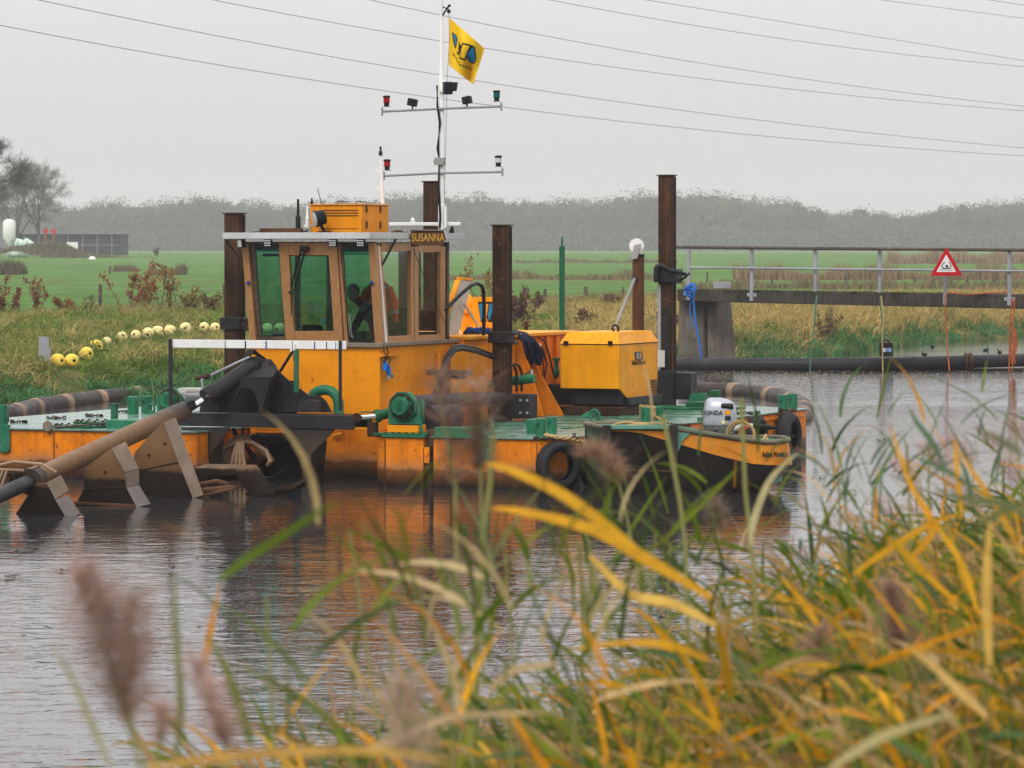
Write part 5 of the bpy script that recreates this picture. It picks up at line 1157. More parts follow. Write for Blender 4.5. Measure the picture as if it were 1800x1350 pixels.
part('spud_cylinder', MB().tube([S(812, 690, y=5.0), S(822, 678, y=5.0)], .1, 14).cyl(S(820, 677, y=5.0), S(880, 672, y=5.0), .055, n=14).cyl(S(880, 672, y=4.9), S(939, 665, y=4.9), .065, n=16), M_green, DR)
part('cylinder_rod', MB().tube([S(916, 662, y=4.9), S(928, 655, y=4.9), S(934, 652, y=4.9)], .014, 8).cyl(S(934, 650, y=4.9), S(934, 658, y=4.9), .028), M_chrome, DR)
part('valve_block', MB().obox(S(790, 655, x=dx+.3), (.3, .0, 0), (0, .08, 0), (0, 0, .035)), M_woodd, DR, .004)
# ================================================================== black ladder gantry at the bow
def P_(u, v, y): return S(u, v, y=y)
gy = .30
gt = P_(400, 727, gy).z; gb = P_(400, 750, gy).z; gx0, gx1 = P_(312, 735, gy).x, P_(624, 735, gy).x
part('gantry_beam', MB().ext([(gx0, gy, gt), (gx0, gy, gb), (gx1-.02, gy, gb-.01), (gx1+.0, gy, gb+.08), (gx1, gy, gt)], (0, .035, 0)).box((gx0, gy+.036, gt-.03), (gx1, gy+.55, gt)).box((gx0, gy+.52, gb), (gx1, gy+.55, gt-.031)), M_black, DR, .008)
def plate(pts, y, th, mat=M_black, name='gantry_plate', bevel=.006): return part(name, MB().ext([P_(u, v, y) for u, v in pts], (0, th, 0)), mat, DR, bevel)
plate([(384, 725), (396, 688), (404, 670), (427, 662), (477, 662), (468, 692), (460, 725), (457, 725), (452, 704), (446, 689), (437, 682), (427, 682), (420, 689), (412, 706), (405, 725)], gy+.03, .04)
part('gantry_cap', MB().ext([P_(427, 665, gy+.075), P_(477, 665, gy+.075), P_(485, 647, gy+.22), P_(474, 633, gy+.40), P_(447, 633, gy+.40)], (0, .04, .015)).ext([P_(477, 661, gy+.06), P_(485, 647, gy+.24), P_(472, 725, gy+.24), P_(460, 725, gy+.06)], (.03, 0, 0)), M_black, DR, .006)
part('gantry_wing', MB().ext([P_(*p, gy+.30) for p in ((474, 633), (486, 650), (500, 663), (517, 677), (541, 694), (562, 696), (572, 705), (583, 725), (462, 725), (466, 680))], (0, .04, 0)), M_black, DR, .006)
part('gantry_back', MB().box((P_(398, 725, gy+.5).x, gy+.5, gt), (P_(520, 725, gy+.5).x, gy+.54, P_(430, 668, gy+.5).z)), M_blackp, DR, .004)  # blacker than the gantry steel: the shade inside the arch is in its colour
plate([(519, 725), (526, 707), (540, 703), (558, 704), (558, 725)], gy+.015, .10, M_black, 'gantry_lug')
plate([(350, 725), (352, 712), (362, 703), (384, 700), (386, 725)], gy+.05, .04)
for a, b in (((384, 725), (392, 690)), ((460, 725), (476, 664))): part('gantry_rib', MB().obox((P_(*a, gy)+P_(*b, gy))/2, (P_(*a, gy)-P_(*b, gy))/2, (.012, 0, 0), (0, .03, 0)), M_black, DR, .003)
for pts, ypl in (([(316, 751), (405, 751), (388, 775), (364, 808), (364, 900), (346, 900), (346, 805), (334, 775)], gy+.02), ([(493, 751), (592, 751), (570, 775), (546, 800), (546, 900), (530, 900), (530, 800), (510, 772)], gy+.02)):
    plate(pts, ypl, .03, M_leg, 'gantry_leg')
    q = [P_(u, v, ypl+.031) for u, v in pts]
    part('leg_flange', MB().ext([q[2]+V3(0, 0, 0), q[3], q[4], q[4]+V3(0, .26, 0), q[3]+V3(0, .26, 0), q[2]+V3(0, .10, 0)], (-.03, 0, 0)), M_leg, DR, .004)
# hose bundle in the well
hb = MB(); rnd = random.Random(4)
for k in range(7):
    x0_, v0_ = 352+k*8, 826+rnd.uniform(-3, 3); hb.tube([P_(u, v, .55+.02*k) for u, v in ((x0_+4, 822), (x0_+14+k, 800-k*2), (400+k*2.5, 784-k*3), (421+k*1.5, 775-k*2.0), (445+k, 778+k*1.5), (468+k*2, 792+k*3), (476-k, 812+k))], .027, 8)
for k in range(4): hb.tube([P_(u, v, .5) for u, v in ((418+k*3, 776), (412+k*5, 795), (408+k*7, 812), (404+k*9, 826))], .024, 8)
part('hose_bundle', hb, M_hoset, DR)
hb = MB()
for k in range(4): hb.tube([P_(u, v, .8) for u, v in ((425+k, 780), (440+k*3, 800), (450+k*3, 820-k*3), (440+k*2, 832), (428, 822), (432, 806))], .012, 6)
for k in range(2): hb.tube([P_(u+k*4, v+k*3, .7) for u, v in ((412, 765), (410, 752))], .02, 6)
hb.tube([P_(u, v, .7) for u, v in ((455, 840), (480, 838), (500, 826), (506, 815))], .012, 6); hb.tube([P_(u, v, .7) for u, v in ((428, 752), (424, 768), (420, 780))], .02, 6)
part('hose_bundle', hb, M_hose, DR)
part('bundle_tie', MB().torus(P_(421, 777, .85), (1, .3, .3), .1, .018, 14, 6), M_rust, DR)
hb = MB()
for k in range(9): x_ = 440+k*7; hb.obox(P_(x_, 772+rnd.uniform(-6, 6), 1.1), (.08, 0, rnd.uniform(-.04, .04)), (0, .03, 0), (0, 0, .03))
part('pump_fittings', hb, M_black, DR, .008)
# suction ladder: plates, cross frame, tube
y1l, y2l, y3l = S(90, 905, z=0).y, S(190, 889, z=0).y, S(300, 874, z=0).y
def fin(face, y, vec, nm='ladder_fin'): return part(nm, MB().ext([P_(u, v, y) for u, v in face], vec), M_ladder, DR, .008)
fin([(24, 908), (50, 868), (62, 850), (82, 848), (97, 877), (120, 920), (24, 920)], y1l, (.02, .05, .0))
fin([(126, 900), (132, 887), (147, 859), (147, 824), (196, 788), (219, 830), (222, 857), (239, 891), (244, 900)], y2l, (.02, .05, .0))
fin([(225, 890), (236, 795), (262, 766), (287, 742), (305, 780), (340, 885), (338, 890)], y3l, (.02, .05, .0))
part('ladder_sill', MB().obox((P_(132, 884, y2l-.02)+P_(240, 889, y2l-.02))/2, (P_(240, 889, y2l-.02)-P_(132, 884, y2l-.02))/2, (0, .03, 0), (0, 0, .015)), M_rustl, DR, .004)
part('ladder_crossbeam', MB().ext([P_(u, v, y3l+.55) for u, v in ((340, 822), (430, 824), (436, 836), (342, 836))], (0, .35, .03)).ext([P_(u, v, y3l+.5) for u, v in ((410, 828), (430, 824), (462, 872), (440, 872))], (.16, .05, .03)), M_ladder, DR, .008)
br = MB()
for k in range(14): u_ = 262+k*5.5; br.cyl(P_(u_, 884-k*.2, y3l-.15), P_(u_+26+rnd.uniform(-4, 4), 866-k*.6, y3l+.7), .012, n=6)
for k in range(10): br.cyl(P_(352+k*6, 872-k*1.2, y3l+.2), P_(386+k*6+rnd.uniform(-6, 6), 850-k*.6, y3l+.9), .013, n=6)
br.tube([P_(352, 852, y3l+.4), P_(380, 846, y3l+.4), P_(400, 851, y3l+.5)], .03, 6); br.tube([P_(356, 862, y3l+.3), P_(392, 858, y3l+.4), P_(412, 856, y3l+.5)], .03, 6)
part('trash_rack', br, M_rustl, DR)
part('skid_plate', MB().ext([P_(u, v, y3l+.9) for u, v in ((352, 878), (470, 862), (536, 843), (536, 850), (440, 880))], (0, .02, -.04)).ext([P_(505, 858, y3l+.85), P_(538, 841, y3l+.85), P_(538, 845, y3l+.85), P_(512, 862, y3l+.85)], (0, .03, 0)), M_leg, DR, .004)
M_scrape = paint('sky_lit_muddy_steel', (.20, .15, .11), .3, .4, .4, .25, rust=(.05, .03, .02))  # muddy fin steel made paler: skylight on the up-facing edges is in the colour
M_finlitg = paint('wet_sky_lit_grey_steel', (.16, .14, .13), .22, .3, .3, .25, rust=(.04, .03, .02))  # wet lower edges, their skylight likewise painted in as a paler grey
for pts, yl, mt in (([(82, 848), (107, 835), (121, 862), (97, 878)], y1l, M_scrape), ([(97, 878), (121, 871), (140, 903), (117, 912)], y1l, M_finlitg), ([(196, 788), (221, 776), (244, 824), (219, 830)], y2l, M_scrape), ([(219, 831), (244, 825), (244, 851), (222, 857)], y2l, M_scrape), ([(222, 857), (244, 852), (265, 886), (240, 892)], y2l, M_finlitg), ([(287, 742), (309, 734), (332, 800), (312, 808)], y3l, M_scrape), ([(312, 808), (332, 800), (358, 870), (339, 876)], y3l, M_scrape)):
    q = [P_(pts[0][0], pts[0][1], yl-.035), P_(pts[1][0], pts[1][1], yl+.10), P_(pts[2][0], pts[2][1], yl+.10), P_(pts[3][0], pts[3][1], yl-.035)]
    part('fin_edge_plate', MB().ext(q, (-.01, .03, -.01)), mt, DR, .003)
fb = MB()
for (u, v, yl) in ((160, 850, y2l), (185, 830, y2l), (205, 862, y2l), (262, 800, y3l), (290, 780, y3l), (300, 840, y3l), (275, 850, y3l), (70, 870, y1l)): fb.lathe(P_(u, v, yl-.002), (0, -1, 0), [(0, .018), (.01, .018)], 8)
part('fin_bolts', fb, M_rust, DR)
part('fin_weld', MB().tube([P_(148, 859, y2l-.004), P_(221, 857, y2l-.004)], .008, 5), M_rust, DR); part('fin_weld', MB().tube([P_(240, 828, y3l-.004), P_(316, 812, y3l-.004)], .008, 5), M_rust, DR)
# tube from top joint to lower collar
ta, tb_ = P_(322, 722, -.35), P_(62, 842, y1l+.25)
def along(t): return ta.lerp(tb_, t)
tube = part('suction_tube', MB().tube([ta, along(.1), along(.30), along(.31), along(.7), tb_], [.118, .125, .125, .120, .120, .118], 22), M_ladtube if 'M_ladtube' in globals() else M_ladder, DR)
part('tube_joint', MB().obox(ta+V3(.05, 0, .04), (.10, .0, .05), (0, .07, 0), (-.02, 0, .045)).cyl(ta+V3(-.02, -.10, .02), ta+V3(-.02, .16, .02), .075), M_black, tube, .008)
ed = along(1.03); dirn = (tb_-ta).normalized()
part('collar', MB().cyl(tb_+dirn*-.06, tb_+dirn*.16, .135, n=20).cyl(tb_+dirn*.18, tb_+dirn*.22, .15, n=20), M_leg, tube)
part('lower_pipe', MB().cyl(tb_+dirn*.2, tb_+dirn*1.8-V3(0, 0, .0), .085, n=18), M_black, tube)
hh = MB()
q = tb_+dirn*.3
for k in range(3): hh.tube([q+V3(-.05+.02*k, -.05, .14), q+V3(-.28+.05*k, -.12, .15), q+V3(-.36+.06*k, -.16, -.05), q+V3(-.40+.06*k, -.18, -.4), q+V3(-.42+.07*k, -.2, -.75)], .02, 8)
hh.tube([q+V3(.4, -.05, .13), q+V3(.25, -.1, .22), q+V3(-.1, -.1, .24), q+V3(-.5, -.05, .16)], .018, 8); hh.tube([tb_+V3(.12, -.1, .16), tb_+V3(-.05, -.12, .10), tb_+V3(-.16, -.1, -.05)], .02, 8)
part('lashed_hoses', hh, M_hoset, tube)
part('tube_clamp', MB().torus(q+V3(-.1, 0, 0), dirn, .1, .02, 18, 6).torus(q+V3(-.22, 0, 0), dirn, .1, .02, 18, 6), M_rust, tube)
# lift cylinder
ca, cbt = P_(448, 640, .62), P_(364, 699, .02); cd_ = (cbt-ca).normalized()
cy_ = part('lift_cylinder', MB().tube([ca, ca.lerp(cbt, .02), ca.lerp(cbt, .93), cbt], [.07, .102, .102, .1], 20), M_black, DR)
part('gland', MB().cyl(cbt-cd_*.12, cbt+cd_*.02, .13, n=20), M_black, cy_, .006)
part('rod', MB().cyl(cbt, P_(324, 725, -.33), .042, n=16), M_chrome, cy_)
part('cylinder_eye', MB().cyl(ca+V3(.0, -.10, 0), ca+V3(.0, .12, 0), .10, n=18).cyl(P_(324, 725, -.42), P_(324, 725, -.22), .06), M_black, cy_)
part('cylinder_pipe', MB().tube([P_(438, 628, .5), P_(420, 636, .4), P_(370, 660, .1), P_(354, 668, 0), P_(358, 690, .0)], .017, 8), M_rail, cy_)
part('cylinder_fittings', MB().tube([P_(343, 665, 0), P_(368, 662, .05)], .03, 8).ball(P_(366, 660, .05), .035, 8).box(P_(372, 694, -.06)-V3(.03, 0, .03), P_(372, 694, -.06)+V3(.03, .02, .03)), M_rust, cy_)
ff = MB()
for k in range(4): ff.tube([P_(430+k*3, 628-k, .55), P_(440+k*2, 618-k, .6), P_(450+k, 622, .65), P_(463+k*2, 634, .8)], .02, 8)
ff.ball(P_(438, 620, .6), .05, 8); part('hydraulic_fittings', ff, M_hose, cy_)
# gauge board
ry = -.12; g0, g1 = P_(302, 605, ry), P_(608, 606, ry)
gp = part('gauge_board', MB().box((g0.x, ry, P_(450, 612.5, ry).z), (g1.x, ry+.02, P_(450, 598, ry).z)), M_white, DR, .003)
gm = MB()
for u, w_, mt in ((396, .008, 0), (431.5, .018, 0), (468, .016, 1), (514, .008, 0), (553, .015, 1), (574, .012, 0), (590, .007, 1)):
    p = P_(u, 605, ry); gm.box((p.x-w_/2, ry-.004, g0.z-.053), (p.x+w_/2, ry-.001, g0.z+.052), mt)
part('gauge_marks', gm, [M_blackp, M_bluec], gp)
part('gauge_clips', MB().box(P_(510, 604, ry-.02), P_(513, 618, ry-.02)+V3(0, .015, 0)).box(P_(515, 604, ry-.02), P_(518, 616, ry-.02)+V3(0, .015, 0)), M_white, gp)
part('gauge_post', MB().box(P_(296, 596, ry-.03), P_(301, 716, ry-.03)+V3(.004, .03, 0)), M_black, gp, .003)
part('gauge_post', MB().box(P_(595, 599, ry-.03), P_(599.5, 722, ry-.03)+V3(0, .03, 0)), M_black, gp, .003)
part('gauge_strut', MB().tube([P_(514, 618, ry), P_(493, 652, gy+.2)], .02, 8), M_black, gp)
part('green_upright', MB().box(P_(516, 614, gy+.2), P_(523, 690, gy+.2)+V3(0, .05, 0)), M_green, DR, .003)
part('red_cord', MB().tube([P_(514, 616, ry), P_(517, 640, 0), P_(522, 660, .1), P_(531, 684, .3)], .005, 4), M_ropeo, gp)
# green swan neck
part('swan_neck', MB().tube([P_(u, v, 1.1) for u, v in ((548, 700), (552, 692), (560, 687), (572, 685), (583, 688), (591, 696), (595, 708), (595, 728))], .068, 14), M_green, DR)
part('drain_tap', MB().tube([P_(586, 766, 1.46), P_(592, 765, 1.44), P_(599, 762, 1.48)], .02, 8).ball(P_(594, 764, 1.44), .03, 8), M_lid, DR)
part('tap_lever', MB().tube([P_(590, 760, 1.42), P_(598, 757, 1.42), P_(608, 756, 1.42)], .006, 5), M_ropeo, DR)
# starboard spud winch: round flanged bearing on green legs
wy = .25
def bearing(u, v, y, R, nm):
    c = P_(u, v, y); o_ = []
    t = part(nm, MB().ext([c+V3(R*1.12*math.cos(math.pi/8+k*math.pi/4), 0, R*1.12*math.sin(math.pi/8+k*math.pi/4)) for k in range(8)], (0, .04, 0)), M_green, DR, .004)
    part('bearing_cap', MB().lathe(c+V3(0, -.0, 0), (0, -1, 0), [(0, R*.86), (.02, R*.86), (.022, R*.66), (.10, R*.66), (.115, R*.60)], 28), M_green, t)
    b_ = MB()
    for k in range(8): a = k*math.pi/4; b_.lathe(c+V3(R*.80*math.cos(a), -.02, R*.80*math.sin(a)), (0, -1, 0), [(0, .020), (.02, .020)], 6)
    b_.torus(c+V3(0, -.02, 0), (0, 1, 0), R*.88, .012, 28, 6)
    part('bearing_bolts', b_, M_rust, t); part('cap_slot', MB().box((c.x-.02, c.y-.121, c.z-R*.35), (c.x+.03, c.y-.115, c.z+R*.35)), M_greend, t)
    return c
c = bearing(707, 714, wy, .175, 'winch_flange')
part('winch_leg', MB().ext([P_(u, v, wy+.045) for u, v in ((683, 770), (682, 712), (695, 692), (722, 690), (732, 704), (744, 768))], (0, .04, 0)).ext([P_(u, v, wy+.30) for u, v in ((733, 770), (735, 708), (741, 702), (745, 710), (745, 770))], (.0, .04, 0)).box(P_(683, 744, wy-.03), P_(734, 746, wy-.03)+V3(0, .07, 0)), M_green, DR, .006)
part('winch_foot', MB().box(P_(681, 747, wy-.02), P_(734, 761, wy-.02)+V3(0, .28, 0)), M_hullp if 'M_hullp' in globals() else M_wall, DR, .006)
part('foot_plate', MB().box((P_(655, 765, .03).x, .03, ZD+.013), (P_(748, 765, .03).x, .75, ZD+.035)), M_greend, DR, .004)
bt_ = MB()
for k in range(6): p = P_(678+k*12, 763, .05); bt_.lathe((p.x, .05, ZD+.035), (0, 0, 1), [(0, .016), (.018, .016)], 6)
part('bolt_heads', bt_, M_rust, DR)
part('long_tube', MB().tube([c+V3(.02, .05, .03), P_(780, 704, 1.9), P_(884, 700, 4.35)], .095, 18), M_black, DR)
part('ram_cylinder', MB().cyl(P_(664, 731, .35), P_(684, 726, .45), .065, n=16).cyl(P_(660, 732, .33), P_(668, 730, .36), .085, n=16).box(P_(632, 737, .42), P_(662, 740, .42)+V3(0, .05, 0)).box(P_(632, 723, .45), P_(668, 726, .45)+V3(0, .05, 0)), M_greend, DR, .004)
part('ram_rod', MB().cyl(P_(627, 734, .33), P_(664, 731, .35), .032, n=14), M_chrome, DR)
part('ram_eye', MB().cyl(P_(627, 734, .25), P_(627, 734, .42), .06, n=14).box(P_(645, 742, .3), P_(660, 768, .3)+V3(0, .1, 0)), M_rust, DR, .004)
part('drum', MB().cyl(P_(752, 735, .6), P_(800, 732, 1.1), .16, n=20), M_black, DR)
# port winch
c = bearing(298, 703, 3.0, .165, 'winch_flange')
part('winch_leg', MB().ext([P_(u, v, 3.045) for u, v in ((276, 728), (274, 700), (290, 682), (308, 682), (322, 700), (322, 728))], (0, .04, 0)), M_green, DR, .006)
part('long_tube', MB().cyl(P_(318, 690, 3.3), P_(352, 690, 4.4), .07, n=16), M_panel, DR); part('long_tube', MB().cyl(P_(320, 698, 3.2), P_(356, 698, 4.2), .06, n=16), M_rail, DR)
# deck fittings
def bollard(u, vb, r, vt, lid=True, mat=M_green, nm='bollard'):
    p = S(u, vb, z=ZD+.01); z1 = S(u, vt, y=p.y).z
    o = part(nm, MB().cyl((p.x, p.y, ZD+.005), (p.x, p.y, z1), r/F*toW(p).y, n=20), mat, DR, .006)
    if lid: part('bollard_pin', MB().cyl((p.x-.02, p.y-r/F*toW(p).y-.05, z1-.06), (p.x-.02, p.y, z1-.06), .018, n=8), mat, o)
    return p, z1
for a in ((234, 728, 10, 697), (258, 725, 10, 696), (951, 768, 9.5, 736), (970, 763, 9, 733), (1136, 741, 9.5, 716), (1156, 738, 10, 714), (1377, 720, 9, 694), (1393, 718, 9, 692)): bollard(*a)
p, z1 = bollard(201, 742, 6.5, 711, False); part('bollard_cap', MB().cyl((p.x, p.y, z1), (p.x, p.y, z1+.012), .062, n=16), M_greend, DR)
p, z1 = bollard(805, 752, 8, 722, False); part('bollard_cap', MB().cyl((p.x, p.y, z1), (p.x, p.y, z1+.015), .07, n=16), M_skiffg, DR)
p, z1 = bollard(5, 752, 8, 712, False)
def dbox(u0, u1, vt, vb, dep, mat=M_green, nm='deck_box', bev=.008):
    p = S(u0, vb, z=ZD+.012); q = S(u1, vb, y=p.y); z1 = S(u0, vt, y=p.y).z
    return part(nm, MB().box((p.x, p.y, ZD+.004), (q.x, p.y+dep, z1)), mat, DR, bev)
dbox(186, 243, 738, 753, .35); dbox(763, 831, 751, 769, .3); dbox(1205, 1247, 707, 720, .5, M_greend); dbox(1247, 1262, 686, 706, .15, M_greend); dbox(925, 941, 737, 762, .3, M_green); dbox(1326, 1334, 722, 728, .08); dbox(1225, 1233, 733, 740, .08)
p = S(1228, 708, z=ZD+.1); part('hatch_flap', MB().ext([S(u, v, y=p.y) for u, v in ((1210, 706), (1214, 692), (1243, 690), (1241, 704))], (0, .03, 0)), M_green, DR, .004)
dbox(1170, 1210, 717, 721, .1, M_greend); dbox(985, 1000, 752, 754, .6, M_greend)
part('deck_wedge', MB().ext([S(1018, 734, z=ZD+.02), S(1041, 733, z=ZD+.02), S(1041, 733, z=ZD+.02)+V3(0, 0, .08), S(1032, 733, z=ZD+.02)+V3(0, 0, .08)], (0, .2, 0)), M_green, DR, .004)
for (u, v, R_) in ((1045, 737, .075), (5, 745, .09), (848+10, 759, .085), (266, 722, .06)):
    p = S(u, v+5, z=ZD+.015); part('lashing_ring', MB().torus((p.x, p.y, ZD+R_+.03), (.2, 1, 0), R_, .018, 20, 8).box((p.x-.08, p.y-.06, ZD+.01), (p.x+.08, p.y+.06, ZD+.04)), M_green, DR)
for u0 in (0, 838):
    p = P_(u0+(6 if u0 == 0 else 10), 770, -.04); part('mooring_lug', MB().ext([(p.x-.09, -.012, ZD-.28), (p.x-.06, -.012, ZD-.31), (p.x+.06, -.012, ZD-.31), (p.x+.09, -.012, ZD-.28), (p.x+.09, -.012, ZD), (p.x+.06, -.012, ZD+.06), (p.x-.06, -.012, ZD+.06), (p.x-.09, -.012, ZD)], (0, -.03, 0)), M_green, DR, .008)
for (u, v, a_, b_) in ((176, 744, .50, .33), (140, 751, .55, .30)):
    p = S(u, v, z=ZD+.015); mb = MB(); n_ = 40
    mb.ext([(p.x+.38*math.cos(2*math.pi*k/n_), p.y+.8*.38*math.sin(2*math.pi*k/n_), ZD+.013) for k in range(n_)], (0, 0, .03)); h_ = part('manhole', mb, M_greend, DR)
    mb = MB()
    for k in range(18): mb.lathe((p.x+.33*math.cos(2*math.pi*k/18), p.y+.8*.33*math.sin(2*math.pi*k/18), ZD+.043), (0, 0, 1), [(0, .018), (.02, .018)], 6)
    part('manhole_bolts', mb, M_rust, h_)
ch = MB(); rnd = random.Random(9)
for (u, v) in ((34, 742), (100, 735), (165, 731), (217, 724), (1018-60, 772), (1195, 748), (1310, 727), (1385, 722)):
    p = S(u, v, z=ZD+.025); ch = MB()
    for k in range(9): ch.torus(p+V3(-.13+.030*k, .04*math.sin(k*.9+u), rnd.uniform(.0, .012)), (rnd.uniform(-.4, .4), rnd.uniform(-.4, .4) if k % 2 else 1, 1 if k % 2 else .3), .020, .009, 10, 5)
    part('deck_chain', ch, M_rust, DR)
# side chains that hold the tyres
ch = MB()
for y_ in (3.9, 6.25, 7.6, 8.7, .45):
    for k in range(7): ch.torus((.205, y_+rnd.uniform(-.03, .03), ZD+.03-.045*k), (rnd.uniform(-1, 1), 1 if k % 2 else .1, 0), .028, .009, 10, 5)
part('tyre_chain', ch, M_rust, DR)
# striped wet planks and small gear on the after deck
pk = MB()
for k in range(7): pk.box((-2.2, 3.0+k*.85, ZD+.013), (-.35, 3.0+k*.85+.03, ZD+.022))
part('deck_battens', pk, M_green, DR)
part('deck_plate', MB().box((-1.9, 8.7, ZD+.013), (-.6, 9.5, ZD+.05)), M_greend, DR, .004); part('deck_plate', MB().box((-2.3, 2.0, ZD+.013), (-1.7, 2.6, ZD+.03)), M_greend, DR, .004)
part('round_disc', MB().cyl(P_(83, 749, -.06), P_(83, 749, -.06)+V3(0, .03, 0), .073, n=7), M_woodg, DR)
part('boat_hook', MB().tube([S(95, 752, z=ZD+.07), S(186, 744, z=ZD+.06)], .012, 6).tube([S(100, 752, z=ZD+.05), S(115, 750, z=ZD+.05)], .02, 6), M_wood_post, DR)

# ================================================================== tyres on the pontoon
def tyre(y, x, z, R, lab, yaw=0.0, proto=[None]):
    if proto[0] is None:
        t = empty('tyre_fender', (0, 0, 0)); r = .115; prof = []
        w2, Rr = .095, .30
        pr = [(-w2*.7, Rr*.60), (-w2, Rr*.72), (-w2*1.02, Rr*.86), (-w2*.8, Rr*.97), (-w2*.3, Rr), (w2*.3, Rr), (w2*.8, Rr*.97), (w2*1.02, Rr*.86), (w2, Rr*.72), (w2*.7, Rr*.60)]
        mb = MB(); n_ = 40; b = 0; full = pr+[(w2*.55, Rr*.62), (w2*.8, Rr*.80), (0, Rr*.92), (-w2*.8, Rr*.80), (-w2*.55, Rr*.62)]
        K_ = len(full)
        for j in range(n_):
            a = 2*math.pi*j/n_
            for h, rr2 in full: mb.v.append(V3(h, math.cos(a)*rr2, math.sin(a)*rr2))
        for j in range(n_):
            for i in range(K_): mb.f.append([j*K_+i, j*K_+(i+1) % K_, ((j+1) % n_)*K_+(i+1) % K_, ((j+1) % n_)*K_+i]); mb.m.append(0)
        part('casing', mb, M_rubber, t, sharp=60)
        g = MB()
        for h in (-.05, -.017, .017, .05): g.torus((h, 0, 0), (1, 0, 0), Rr+.001, .004, 40, 5)
        part('tread_grooves', g, M_blackp, t); proto[0] = t
    else: t = copy_tree(proto[0])
    w_ = toW((x, y, z)); t.location = w_; t.rotation_euler = (0, 0, -TH+yaw); t.scale = (R/.30,)*3
    tag(t, lab, 'tyre', 'tyre fenders on the pontoon side')
tyre(.09, .13, .30, .30, 'black tyre fender hanging at the front corner of the pontoon', -.64)
tyre(.85, .30, .27, .28, 'second tyre fender behind the one at the front corner')
tyre(6.1, .29, .36, .26, 'small tyre fender showing just above the skiff gunwale')
tyre(7.35, .29, .34, .29, 'tyre fender behind the bow of the skiff, second from the far end')
tyre(8.75, .31, .29, .33, 'largest tyre fender at the far end of the pontoon side')

